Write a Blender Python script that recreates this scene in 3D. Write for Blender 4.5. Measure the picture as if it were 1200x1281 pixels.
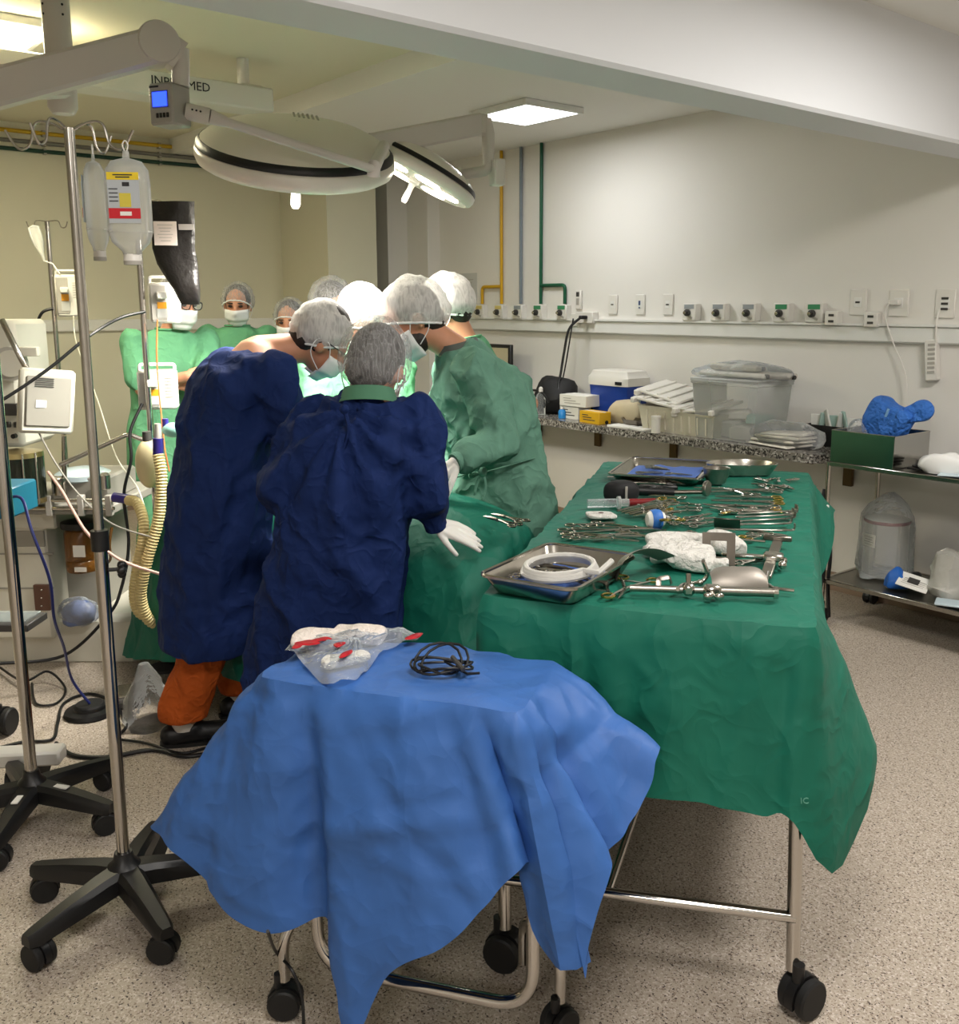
import bpy, math, random
import numpy as np
from mathutils import Vector, Matrix

for _o in list(bpy.data.objects):
    bpy.data.objects.remove(_o)
random.seed(7)
rng = np.random.default_rng(7)
scene = bpy.context.scene
COL = scene.collection

# ------------------------------------------------------------------ camera
F, PX, PY, H = 1200.0, 640.0, 590.0, 1.55           # focal length / principal point for a 1200 x 1281 frame
PITCH = math.atan((PY - 382.0) / F)
YAW = math.radians(140.6)
FH = np.array([math.cos(YAW), math.sin(YAW), 0.0])   # level viewing direction
RT = np.array([math.sin(YAW), -math.cos(YAW), 0.0])
FW = FH * math.cos(PITCH) + np.array([0, 0, -math.sin(PITCH)])
UP = np.cross(RT, FW)
CAMP = np.array([0.0, 0.0, H])
cam_data = bpy.data.cameras.new('camera')
cam_data.sensor_fit = 'HORIZONTAL'
cam_data.sensor_width = 36.0
cam_data.lens = 36.0 * F / 1200.0
cam_data.shift_x = -(PX - 600.0) / 1200.0
cam_data.shift_y = (PY - 640.5) / 1200.0
cam_data.clip_start = 0.05
cam = bpy.data.objects.new('camera', cam_data)
COL.objects.link(cam)
cam.location = (0, 0, H)
cam.matrix_world = Matrix(((RT[0], UP[0], -FW[0], 0), (RT[1], UP[1], -FW[1], 0), (RT[2], UP[2], -FW[2], H), (0, 0, 0, 1)))
scene.camera = cam

# ------------------------------------------------------------------ world, exposure
world = bpy.data.worlds.new('world')
scene.world = world
world.use_nodes = True
world.node_tree.nodes['Background'].inputs[0].default_value = (0.8, 0.85, 0.9, 1)
world.node_tree.nodes['Background'].inputs[1].default_value = 0.05
vs = scene.view_settings
vs.view_transform = 'Standard'
vs.look = 'None'
vs.gamma = 1.0
vs.use_curve_mapping = False
vs.exposure = 0.0
cy = scene.cycles
cy.use_denoising = True
cy.max_bounces = 6; cy.diffuse_bounces = 4; cy.glossy_bounces = 3; cy.transmission_bounces = 4; cy.transparent_max_bounces = 14
cy.caustics_reflective = False; cy.caustics_refractive = False
cy.use_adaptive_sampling = True; cy.adaptive_threshold = 0.03

# power of the ceiling panels (each lamp is built with its fixture further down)
PANEL_COOL, PANEL_WARM, PANEL_ROOM, SPOT_A, SPOT_B = 14.0, 46.0, 42.0, 400.0, 80.0

# ------------------------------------------------------------------ measuring helpers: a world point on a level, a wall or at a distance
def ray(x, y):
    return FW + RT * (x - PX) / F - UP * (y - PY) / F
def onz(x, y, z):
    d = ray(x, y); return CAMP + d * ((z - H) / d[2])
def ony(x, y, Y):
    d = ray(x, y); return CAMP + d * (Y / d[1])
def onx(x, y, X):
    d = ray(x, y); return CAMP + d * (X / d[0])
def dep(x, y, D):
    d = ray(x, y); return CAMP + d * (D / d.dot(FH))
def V(*a): return np.array(a, float)

# ------------------------------------------------------------------ numeric helpers
def vnoise(P, seed=0):
    P = np.asarray(P, float)
    i = np.floor(P).astype(np.int64); f = P - i
    u = f * f * (3 - 2 * f)
    out = np.zeros(len(P))
    for dx in (0, 1):
        for dy in (0, 1):
            for dz in (0, 1):
                a = (i[:, 0] + dx) * 73856093 ^ (i[:, 1] + dy) * 19349663 ^ (i[:, 2] + dz) * 83492791 ^ (seed * 2654435 + 12345)
                a = (a ^ (a >> 13)) * 1274126177 & 0x7fffffff
                a = (a ^ (a >> 11)) * 668265263 & 0x7fffffff
                w = (u[:, 0] if dx else 1 - u[:, 0]) * (u[:, 1] if dy else 1 - u[:, 1]) * (u[:, 2] if dz else 1 - u[:, 2])
                out += w * ((a & 0xffff) / 32767.5 - 1)
    return out
def unit(v):
    v = np.asarray(v, float); n = np.linalg.norm(v); return v / (n if n > 1e-12 else 1)
def rotz(a):
    c, s = math.cos(a), math.sin(a); return np.array([[c, -s, 0], [s, c, 0], [0, 0, 1.0]])
def rotx(a):
    c, s = math.cos(a), math.sin(a); return np.array([[1.0, 0, 0], [0, c, -s], [0, s, c]])
def roty(a):
    c, s = math.cos(a), math.sin(a); return np.array([[c, 0, s], [0, 1.0, 0], [-s, 0, c]])
def basis(z, x=None):
    z = unit(z)
    if x is None: x = V(1, 0, 0) if abs(z[0]) < .8 else V(0, 1, 0)
    y = unit(np.cross(z, x)); x = np.cross(y, z)
    return np.column_stack([x, y, z])
def spline(pts, n=8, closed=False):
    pts = [np.asarray(p, float) for p in pts]
    out = []; N = len(pts)
    for i in range(N if closed else N - 1):
        if closed: a, b, c, d = pts[i - 1], pts[i], pts[(i + 1) % N], pts[(i + 2) % N]
        else: a, b, c, d = pts[max(i - 1, 0)], pts[i], pts[i + 1], pts[min(i + 2, N - 1)]
        for k in range(n):
            t = k / n
            out.append(.5 * (2 * b + (c - a) * t + (2 * a - 5 * b + 4 * c - d) * t * t + (3 * b - a - 3 * c + d) * t ** 3))
    if not closed: out.append(pts[-1])
    return out
def rounded(pts, r, n=5):
    """polyline with its inner corners rounded"""
    pts = [np.asarray(p, float) for p in pts]; out = [pts[0]]
    for i in range(1, len(pts) - 1):
        a, b, c = pts[i - 1], pts[i], pts[i + 1]
        ra = min(r, np.linalg.norm(a - b) * .49, np.linalg.norm(c - b) * .49)
        p, q = b + unit(a - b) * ra, b + unit(c - b) * ra
        for k in range(n + 1):
            t = k / n; out.append(p * (1 - t) ** 2 + 2 * b * t * (1 - t) + q * t * t)
    out.append(pts[-1]); return out

# ------------------------------------------------------------------ mesh collector
class MB:
    def __init__(s): s.v = []; s.f = []
    def add(s, v, f):
        o = len(s.v); s.v.extend([tuple(map(float, p)) for p in v]); s.f.extend([tuple(i + o for i in q) for q in f]); return s
    def box(s, c, d, R=None, bev=0.0):
        c = np.asarray(c, float); h = np.asarray(d, float) / 2; R = np.eye(3) if R is None else np.asarray(R)
        b = min(bev, *(h * .95))
        if b <= 0:
            vs_ = [c + R @ (h * V(x, y, z)) for x in (-1, 1) for y in (-1, 1) for z in (-1, 1)]
            return s.add(vs_, [(0, 1, 3, 2), (4, 6, 7, 5), (0, 4, 5, 1), (2, 3, 7, 6), (0, 2, 6, 4), (1, 5, 7, 3)])
        vs_ = []; ix = {}
        for x in (-1, 1):
            for y in (-1, 1):
                for z in (-1, 1):
                    for a in range(3):
                        p = (h - b); p[a] = h[a]; ix[x, y, z, a] = len(vs_); vs_.append(c + R @ (p * V(x, y, z)))
        f = []
        for a in range(3):
            o = [k for k in range(3) if k != a]
            for sg in (-1, 1):
                q = []
                for (p, r) in ((-1, -1), (1, -1), (1, 1), (-1, 1)):
                    k = [0, 0, 0]; k[a] = sg; k[o[0]] = p; k[o[1]] = r; q.append(ix[k[0], k[1], k[2], a])
                n = 1 if a != 1 else -1
                f.append(tuple(q) if sg * n > 0 else tuple(q[::-1]))
        for a in range(3):
            o = [k for k in range(3) if k != a]
            for p in (-1, 1):
                for r in (-1, 1):
                    k0 = [0, 0, 0]; k1 = [0, 0, 0]; k0[a] = -1; k1[a] = 1; k0[o[0]] = k1[o[0]] = p; k0[o[1]] = k1[o[1]] = r
                    q = (ix[(*k0, o[0])], ix[(*k1, o[0])], ix[(*k1, o[1])], ix[(*k0, o[1])])
                    pts = [vs_[i] for i in q]; nn = np.cross(pts[1] - pts[0], pts[3] - pts[0]); ce = sum(pts) / 4 - c
                    f.append(q if nn.dot(ce) > 0 else q[::-1])
        for x in (-1, 1):
            for y in (-1, 1):
                for z in (-1, 1):
                    q = tuple(ix[x, y, z, a] for a in range(3)); f.append(q if x * y * z > 0 else q[::-1])
        return s.add(vs_, f)
    def loft(s, rings, cap=True, closed=False):
        n = len(rings[0]); v = [p for r in rings for p in r]; f = []
        m = len(rings)
        for i in range(m if closed else m - 1):
            j = (i + 1) % m
            for k in range(n): f.append((i * n + k, i * n + (k + 1) % n, j * n + (k + 1) % n, j * n + k))
        if cap and not closed:
            f.append(tuple(range(n))[::-1]); f.append(tuple((m - 1) * n + k for k in range(n)))
        return s.add(v, f)
    def tube(s, pts, r, n=8, cap=True, closed=False, flat=1.0, up=None):
        pts = [np.asarray(p, float) for p in pts]; m = len(pts)
        rs = [r] * m if np.isscalar(r) else list(r)
        rings = []; x = None
        for i in range(m):
            if closed: t = unit(pts[(i + 1) % m] - pts[i - 1])
            else: t = unit(pts[min(i + 1, m - 1)] - pts[max(i - 1, 0)])
            if x is None:
                x = np.asarray(up, float) if up is not None else (V(0, 0, 1) if abs(t[2]) < .9 else V(1, 0, 0))
            x = x - t * x.dot(t)
            if np.linalg.norm(x) < 1e-6: x = V(1, 0, 0) - t * t[0]
            x = unit(x); y = np.cross(t, x)
            rings.append([pts[i] + rs[i] * (x * math.cos(a) * flat + y * math.sin(a)) for a in (2 * math.pi * k / n for k in range(n))])
        return s.loft(rings, cap, closed)
    def lathe(s, prof, c=(0, 0, 0), R=None, n=20, cap=True):
        c = np.asarray(c, float); R = np.eye(3) if R is None else np.asarray(R)
        return s.loft([[c + R @ V(r * math.cos(a), r * math.sin(a), z) for a in (2 * math.pi * k / n for k in range(n))] for r, z in prof], cap)
    def ball(s, c, r, R=None, n=16, m=10):
        r = np.array([r] * 3 if np.isscalar(r) else r, float); R = np.eye(3) if R is None else np.asarray(R); c = np.asarray(c, float)
        rings = []
        for i in range(m + 1):
            t = math.pi * (i + .02) / (m + .04)
            rings.append([c + R @ (r * V(math.sin(t) * math.cos(a), math.sin(t) * math.sin(a), -math.cos(t))) for a in (2 * math.pi * k / n for k in range(n))])
        return s.loft(rings)
    def prism(s, poly, h, c=(0, 0, 0), R=None):
        c = np.asarray(c, float); R = np.eye(3) if R is None else np.asarray(R)
        area = sum(poly[i][0] * poly[(i + 1) % len(poly)][1] - poly[(i + 1) % len(poly)][0] * poly[i][1] for i in range(len(poly)))
        if area < 0: poly = poly[::-1]
        return s.loft([[c + R @ V(x, y, z) for x, y in poly] for z in (0, h)])
    def capsule(s, p, q, r0, r1, n=14):
        p = np.asarray(p, float); q = np.asarray(q, float); ax = unit(q - p)
        pts = []; rs = []
        for k in range(5):
            a = math.pi / 2 * (k / 4.0) * .97 + .03; pts.append(p - ax * r0 * math.cos(a)); rs.append(r0 * math.sin(a))
        for k in range(5):
            a = math.pi / 2 * (1 - k / 4.0) * .97 + .03; pts.append(q + ax * r1 * math.cos(a)); rs.append(r1 * math.sin(a))
        return s.tube(pts, rs, n)
    def grid(s, P, thick=0.0, closed_u=False):
        """P[i][j] points; optional thickness gives it a back side and edges"""
        P = np.asarray(P, float); a, b = P.shape[:2]
        o = len(s.v); f = []
        def q(i, j): return i * b + j
        for i in range(a if closed_u else a - 1):
            for j in range(b - 1): f.append((q(i, j), q((i + 1) % a, j), q((i + 1) % a, j + 1), q(i, j + 1)))
        if thick <= 0: return s.add(P.reshape(-1, 3), f)
        du = np.roll(P, -1, 0) - np.roll(P, 1, 0)
        if not closed_u: du[0] = P[1] - P[0]; du[-1] = P[-1] - P[-2]
        dv = np.empty_like(P); dv[:, 1:-1] = P[:, 2:] - P[:, :-2]; dv[:, 0] = P[:, 1] - P[:, 0]; dv[:, -1] = P[:, -1] - P[:, -2]
        N = np.cross(du, dv); L = np.linalg.norm(N, axis=2, keepdims=True); N = N / np.maximum(L, 1e-12)
        Q = P - N * thick; n = a * b
        g = f + [tuple(n + k for k in reversed(t)) for t in f]
        for j in (0, b - 1):
            for i in range(a if closed_u else a - 1):
                t = (q(i, j), q((i + 1) % a, j), n + q((i + 1) % a, j), n + q(i, j)); g.append(t[::-1] if j == 0 else t)
        if not closed_u:
            for i in (0, a - 1):
                for j in range(b - 1):
                    t = (q(i, j), q(i, j + 1), n + q(i, j + 1), n + q(i, j)); g.append(t if i == 0 else t[::-1])
        return s.add(np.concatenate([P.reshape(-1, 3), Q.reshape(-1, 3)]), g)
    def map(s, fn):
        s.v = [tuple(fn(np.array(p))) for p in s.v]; return s
    def move(s, R, t):
        A = np.asarray(s.v) @ np.asarray(R).T + np.asarray(t); s.v = [tuple(p) for p in A]; return s

# ------------------------------------------------------------------ objects
WLOC = {}
def put(name, m, mat, parent=None, smooth=40):
    """links the collected shapes as ONE mesh object (world coordinates in, origin at the base)"""
    A = np.asarray(m.v, float)
    lo, hi = A.min(0), A.max(0)
    c = V((lo[0] + hi[0]) / 2, (lo[1] + hi[1]) / 2, lo[2])
    me = bpy.data.meshes.new(name)
    me.from_pydata((A - c).tolist(), [], m.f)
    me.materials.append(mat)
    if smooth:
        me.polygons.foreach_set('use_smooth', [True] * len(me.polygons))
        me.set_sharp_from_angle(angle=math.radians(smooth))
    me.update()
    o = bpy.data.objects.new(name, me); COL.objects.link(o)
    WLOC[o] = c
    if parent is not None:
        o.parent = parent; o.location = c - WLOC[parent]
    else: o.location = c
    return o
def tag(o, label, cat, group=None, kind=None):
    o['label'] = label; o['category'] = cat
    if group: o['group'] = group
    if kind: o['kind'] = kind
    return o
def thing(name, label, cat, loc=(0, 0, 0), group=None):
    o = bpy.data.objects.new(name, None); COL.objects.link(o)
    o.empty_display_size = .05; o.location = loc; WLOC[o] = np.array(loc, float)
    return tag(o, label, cat, group)
def struct(name, m, mat, parent=None, smooth=30):
    o = put(name, m, mat, parent, smooth)
    if parent is None: o['kind'] = 'structure'
    return o
def dup(root, loc, rz=0.0, label=None, group=None, rot=None):
    r = root.copy(); COL.objects.link(r); r.location = loc
    r.rotation_euler = rot if rot is not None else (0, 0, rz); WLOC[r] = np.array(loc, float)
    if label: r['label'] = label
    if group: r['group'] = group
    for ch in list(root.children):
        c = ch.copy(); COL.objects.link(c); c.parent = r
        for g in list(ch.children):
            d = g.copy(); COL.objects.link(d); d.parent = c
    return r
def remesh(m, voxel):
    """joins overlapping closed shapes into one continuous skin; returns vertices, faces, edges"""
    me = bpy.data.meshes.new('tmp'); me.from_pydata(m.v, [], m.f); me.update()
    o = bpy.data.objects.new('tmp', me); COL.objects.link(o)
    md = o.modifiers.new('r', 'REMESH'); md.mode = 'VOXEL'; md.voxel_size = voxel; md.adaptivity = 0
    dg = bpy.context.evaluated_depsgraph_get(); dg.update()
    ev = o.evaluated_get(dg); e = ev.to_mesh()
    n = len(e.vertices); A = np.empty(n * 3); e.vertices.foreach_get('co', A); A = A.reshape(-1, 3)
    fs = [tuple(p.vertices) for p in e.polygons]
    ed = np.empty(len(e.edges) * 2, dtype=np.int64); e.edges.foreach_get('vertices', ed); ed = ed.reshape(-1, 2)
    ev.to_mesh_clear(); bpy.data.objects.remove(o); bpy.data.meshes.remove(me)
    return A, fs, ed
def relax(A, ed, it=4, lam=.5, w=None):
    n = len(A); deg = np.bincount(ed.ravel(), minlength=n)[:, None]
    for _ in range(it):
        S = np.zeros_like(A)
        for k in range(3):
            S[:, k] = np.bincount(ed[:, 0], A[ed[:, 1], k], n) + np.bincount(ed[:, 1], A[ed[:, 0], k], n)
        D = S / np.maximum(deg, 1) - A
        A = A + (lam * D if w is None else lam * w[:, None] * D)
    return A
def normals(A, fs):
    q = np.array([f if len(f) == 4 else (f[0], f[1], f[2], f[2]) for f in fs])
    N = np.cross(A[q[:, 2]] - A[q[:, 0]], A[q[:, 3]] - A[q[:, 1]])
    out = np.zeros_like(A)
    for k in range(4): np.add.at(out, q[:, k], N)
    return out / np.maximum(np.linalg.norm(out, axis=1, keepdims=True), 1e-12)

# ------------------------------------------------------------------ materials
def lin(c):
    if isinstance(c, str): c = tuple(int(c[i:i + 2], 16) for i in (0, 2, 4))
    return tuple(((x / 255) / 12.92 if x / 255 <= .04045 else ((x / 255 + .055) / 1.055) ** 2.4) for x in c) + (1.0,)
MATS = {}
def mat(name, col, rough=.5, metal=0.0, var=0.0, vscale=8.0, bump=0.0, bscale=40.0, stretch=None, trans=0.0, alpha=1.0, spec=.5, sheen=0.0, sss=0.0, ior=1.45, emit=None, estr=0.0, detail=4.0):
    if name in MATS: return MATS[name]
    m = bpy.data.materials.new(name); m.use_nodes = True; MATS[name] = m
    nt = m.node_tree; b = nt.nodes['Principled BSDF']; L = nt.links.new
    c = lin(col)
    b.inputs['Base Color'].default_value = c
    b.inputs['Roughness'].default_value = rough; b.inputs['Metallic'].default_value = metal
    b.inputs['Specular IOR Level'].default_value = spec; b.inputs['IOR'].default_value = ior
    b.inputs['Transmission Weight'].default_value = trans; b.inputs['Alpha'].default_value = alpha
    b.inputs['Sheen Weight'].default_value = sheen
    if sss: b.inputs['Subsurface Weight'].default_value = sss; b.inputs['Subsurface Radius'].default_value = (.02, .01, .005)
    if emit: b.inputs['Emission Color'].default_value = lin(emit); b.inputs['Emission Strength'].default_value = estr
    if var or bump:
        tc = nt.nodes.new('ShaderNodeTexCoord'); mp = nt.nodes.new('ShaderNodeMapping'); L(tc.outputs['Object'], mp.inputs[0])
        if stretch: mp.inputs['Scale'].default_value = stretch
    if var:
        n = nt.nodes.new('ShaderNodeTexNoise'); n.inputs['Scale'].default_value = vscale; n.inputs['Detail'].default_value = detail
        L(mp.outputs[0], n.inputs['Vector'])
        r = nt.nodes.new('ShaderNodeMapRange'); r.inputs['From Min'].default_value = .3; r.inputs['From Max'].default_value = .7
        r.inputs['To Min'].default_value = 1 - var; r.inputs['To Max'].default_value = 1 + var
        L(n.outputs[0], r.inputs[0])
        mx = nt.nodes.new('ShaderNodeMix'); mx.data_type = 'RGBA'; mx.blend_type = 'MULTIPLY'; mx.inputs[0].default_value = 1
        mx.inputs[6].default_value = c; L(r.outputs[0], mx.inputs[7]); L(mx.outputs[2], b.inputs['Base Color'])
    if bump:
        n2 = nt.nodes.new('ShaderNodeTexNoise'); n2.inputs['Scale'].default_value = bscale; n2.inputs['Detail'].default_value = 5
        L(mp.outputs[0], n2.inputs['Vector'])
        bp = nt.nodes.new('ShaderNodeBump'); bp.inputs['Strength'].default_value = bump; bp.inputs['Distance'].default_value = .01
        L(n2.outputs[0], bp.inputs['Height']); L(bp.outputs[0], b.inputs['Normal'])
    return m
def cloth(name, col, rough=.8, scale=4.0, dist=.03, zs=.35, facet=0.0, spec=.2):
    """woven cloth: ridged creases at two sizes over a fine weave"""
    if name in MATS: return MATS[name]
    m = mat(name, col, rough, var=.07, vscale=7, spec=spec); nt = m.node_tree; L = nt.links.new; b = nt.nodes['Principled BSDF']
    tc = nt.nodes.new('ShaderNodeTexCoord'); prev = None
    def layer(sc, d, st, z, kind='R', off=0.0):
        nonlocal prev
        mp = nt.nodes.new('ShaderNodeMapping'); mp.inputs['Scale'].default_value = (1, 1, z); mp.inputs['Rotation'].default_value = (.3 + off, .25, off); mp.inputs['Location'].default_value = (off * 3, off, 0)
        L(tc.outputs['Object'], mp.inputs[0])
        n0 = nt.nodes.new('ShaderNodeTexNoise'); n0.inputs['Scale'].default_value = sc * .8; L(mp.outputs[0], n0.inputs['Vector'])
        va = nt.nodes.new('ShaderNodeVectorMath'); va.operation = 'MULTIPLY_ADD'; va.inputs[1].default_value = (.25, .25, .25); L(n0.outputs['Color'], va.inputs[0]); L(mp.outputs[0], va.inputs[2])
        if kind == 'R':
            n = nt.nodes.new('ShaderNodeTexNoise'); n.noise_type = 'RIDGED_MULTIFRACTAL'; n.inputs['Scale'].default_value = sc; n.inputs['Detail'].default_value = 1.5; n.inputs['Offset'].default_value = .9; n.inputs['Gain'].default_value = 1.5
        else:
            n = nt.nodes.new('ShaderNodeTexVoronoi'); n.feature = 'F1'; n.inputs['Scale'].default_value = sc
        L(va.outputs[0], n.inputs['Vector'])
        bp = nt.nodes.new('ShaderNodeBump'); bp.inputs['Strength'].default_value = st; bp.inputs['Distance'].default_value = d; L(n.outputs[0], bp.inputs['Height'])
        if prev is not None: L(prev, bp.inputs['Normal'])
        prev = bp.outputs[0]
    layer(scale, dist, .55, zs, 'R', .2); layer(scale * 2.6, dist * .35, .5, 1.0, 'R', 1.1)
    if facet: layer(scale * 1.6, facet, .6, 1.0, 'V', .6); layer(scale * 3.7, facet * .4, .5, 1.0, 'V', 1.7)
    L(prev, b.inputs['Normal'])
    return m
def speckle(name, base, spots, rough=.5, scale=90):
    """small irregular chips of several colours over a base"""
    m = bpy.data.materials.new(name); m.use_nodes = True; nt = m.node_tree; L = nt.links.new; b = nt.nodes['Principled BSDF']
    tc = nt.nodes.new('ShaderNodeTexCoord'); prev = None
    n0 = nt.nodes.new('ShaderNodeTexNoise'); n0.inputs['Scale'].default_value = 1.7; L(tc.outputs['Object'], n0.inputs['Vector'])
    mx0 = nt.nodes.new('ShaderNodeMix'); mx0.data_type = 'RGBA'; L(n0.outputs[0], mx0.inputs[0])
    c = np.array(lin(base)); mx0.inputs[6].default_value = tuple(c * V(.93, .93, .93, 1)); mx0.inputs[7].default_value = tuple(c * V(1.06, 1.06, 1.06, 1))
    prev = mx0.outputs[2]
    for i, (col, sc, thr) in enumerate(spots):
        v = nt.nodes.new('ShaderNodeTexNoise'); v.inputs['Scale'].default_value = sc * scale; v.inputs['Detail'].default_value = 1.0
        mp = nt.nodes.new('ShaderNodeMapping'); mp.inputs['Location'].default_value = (3.1 * i, 7.7 * i, 1.3 * i); L(tc.outputs['Object'], mp.inputs[0]); L(mp.outputs[0], v.inputs['Vector'])
        r = nt.nodes.new('ShaderNodeMapRange'); r.inputs['From Min'].default_value = thr; r.inputs['From Max'].default_value = thr + .03; L(v.outputs[0], r.inputs[0])
        mx = nt.nodes.new('ShaderNodeMix'); mx.data_type = 'RGBA'; L(r.outputs[0], mx.inputs[0]); L(prev, mx.inputs[6]); mx.inputs[7].default_value = lin(col); prev = mx.outputs[2]
    L(prev, b.inputs['Base Color']); b.inputs['Roughness'].default_value = rough; b.inputs['Specular IOR Level'].default_value = .35
    return m
def film(name, col, opac=.35, rough=.15, wr=0.5, wscale=25.0):
    """thin clear plastic: mostly see-through with glossy wrinkles"""
    m = bpy.data.materials.new(name); m.use_nodes = True; nt = m.node_tree; L = nt.links.new
    b = nt.nodes['Principled BSDF']; out = nt.nodes['Material Output']
    b.inputs['Base Color'].default_value = lin(col); b.inputs['Roughness'].default_value = rough
    tr = nt.nodes.new('ShaderNodeBsdfTransparent'); mx = nt.nodes.new('ShaderNodeMixShader')
    fr = nt.nodes.new('ShaderNodeFresnel'); fr.inputs[0].default_value = 1.4
    ad = nt.nodes.new('ShaderNodeMath'); ad.operation = 'ADD'; ad.use_clamp = True; ad.inputs[1].default_value = opac
    tc = nt.nodes.new('ShaderNodeTexCoord'); n = nt.nodes.new('ShaderNodeTexNoise'); n.inputs['Scale'].default_value = wscale; n.inputs['Detail'].default_value = 3
    L(tc.outputs['Object'], n.inputs['Vector']); bp = nt.nodes.new('ShaderNodeBump'); bp.inputs['Strength'].default_value = wr; bp.inputs['Distance'].default_value = .01
    L(n.outputs[0], bp.inputs['Height']); L(bp.outputs[0], b.inputs['Normal']); L(bp.outputs[0], fr.inputs['Normal'])
    L(fr.outputs[0], ad.inputs[0]); L(ad.outputs[0], mx.inputs[0]); L(tr.outputs[0], mx.inputs[1]); L(b.outputs[0], mx.inputs[2]); L(mx.outputs[0], out.inputs[0])
    return m
def emis(name, col, s):
    m = bpy.data.materials.new(name); m.use_nodes = True; nt = m.node_tree
    b = nt.nodes['Principled BSDF']; b.inputs['Base Color'].default_value = lin(col); b.inputs['Emission Color'].default_value = lin(col); b.inputs['Emission Strength'].default_value = s
    return m

WALLW = mat('wall_white', (228, 225, 219), .75, spec=.2, var=.02, vscale=1.5, bump=.04, bscale=120)
WALLC = mat('wall_warm_lit', (216, 213, 192), .75, spec=.2, var=.02, vscale=1.5, bump=.04, bscale=120)  # warm light of the left bay mixed into the wall colour
CEILM = mat('ceiling_paint', (232, 231, 226), .7, bump=.03, bscale=90)
CEILC = mat('ceiling_warm_lit', (226, 222, 200), .7, bump=.03, bscale=90)  # yellowish lamplight over the left bay put into this colour
BEAMM = mat('beam_paint', (225, 228, 232), .6)
FLOOR = speckle('floor_vinyl', (180, 168, 153), [((204, 194, 184), 1.1, .58), ((142, 126, 112), 1.25, .60), ((70, 58, 52), 1.3, .645)], .42, 125)
GRAN = speckle('granite', (122, 118, 112), [((176, 172, 166), 1.0, .55), ((58, 55, 54), 1.1, .56), ((34, 32, 32), .8, .64)], .22, 75)
TRIMW = mat('trim_white', (228, 228, 224), .4)
COVE = mat('cove', (150, 128, 110), .5)
STEEL = mat('steel', (186, 182, 174), .22, 1.0, var=.06, vscale=30)
CHROME = mat('chrome', (196, 192, 186), .12, 1.0)
BRUSH = mat('brushed_steel', (160, 156, 148), .34, 1.0, var=.08, vscale=40, stretch=(1, 8, 1))
DSTEEL = mat('dark_steel', (120, 114, 106), .34, 1.0, var=.1, vscale=20)
GOLD = mat('gold_plate', (206, 176, 104), .22, 1.0)
BLACK = mat('black_plastic', (22, 22, 23), .38)
RUBBER = mat('black_rubber', (18, 18, 18), .6)
CABLE = mat('black_cable', (16, 16, 18), .42)
WPLAST = mat('white_plastic', (224, 221, 214), .35)
IVORY = mat('ivory_plastic', (214, 208, 190), .4, var=.03)
GPLAST = mat('grey_plastic', (170, 166, 158), .4)
LAMPG = mat('lamp_enamel', (232, 226, 216), .28)
LAMPD = mat('lamp_arm_grey', (212, 206, 200), .34)
PAPER = mat('paper', (232, 230, 224), .7)
INK = mat('ink', (40, 40, 44), .6)
SKIN = mat('skin', (196, 140, 110), .5, var=.06, vscale=20, sss=.15)
NAVY = cloth('navy_cloth', (24, 43, 92), .8, 4.0, .024)
NAVY2 = cloth('navy_cloth_dark', (21, 40, 88), .8, 4.5, .024)
GGREEN = cloth('green_gown_cloth', (98, 140, 122), .82, 4.5, .022)
SCRUB = cloth('green_scrub_cloth', (92, 150, 112), .82, 4.5, .018)
DGREEN = cloth('green_drape_cloth', (14, 102, 83), .62, 3.5, .018, .6, spec=.4)
DBLUE = cloth('blue_nonwoven', (56, 100, 168), .55, 2.6, .018, .7, .018, .4)
ORANGE = cloth('orange_cloth', (176, 82, 30), .8, 6.0, .02)
GLOVE = mat('latex_glove', (226, 224, 218), .5, sss=.1)
MASKM = mat('mask_fabric', (226, 228, 228), .75, bump=.1, bscale=120)
HAIR = mat('dark_hair', (34, 27, 24), .55, bump=.12, bscale=60, stretch=(1, 1, 6))
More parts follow.
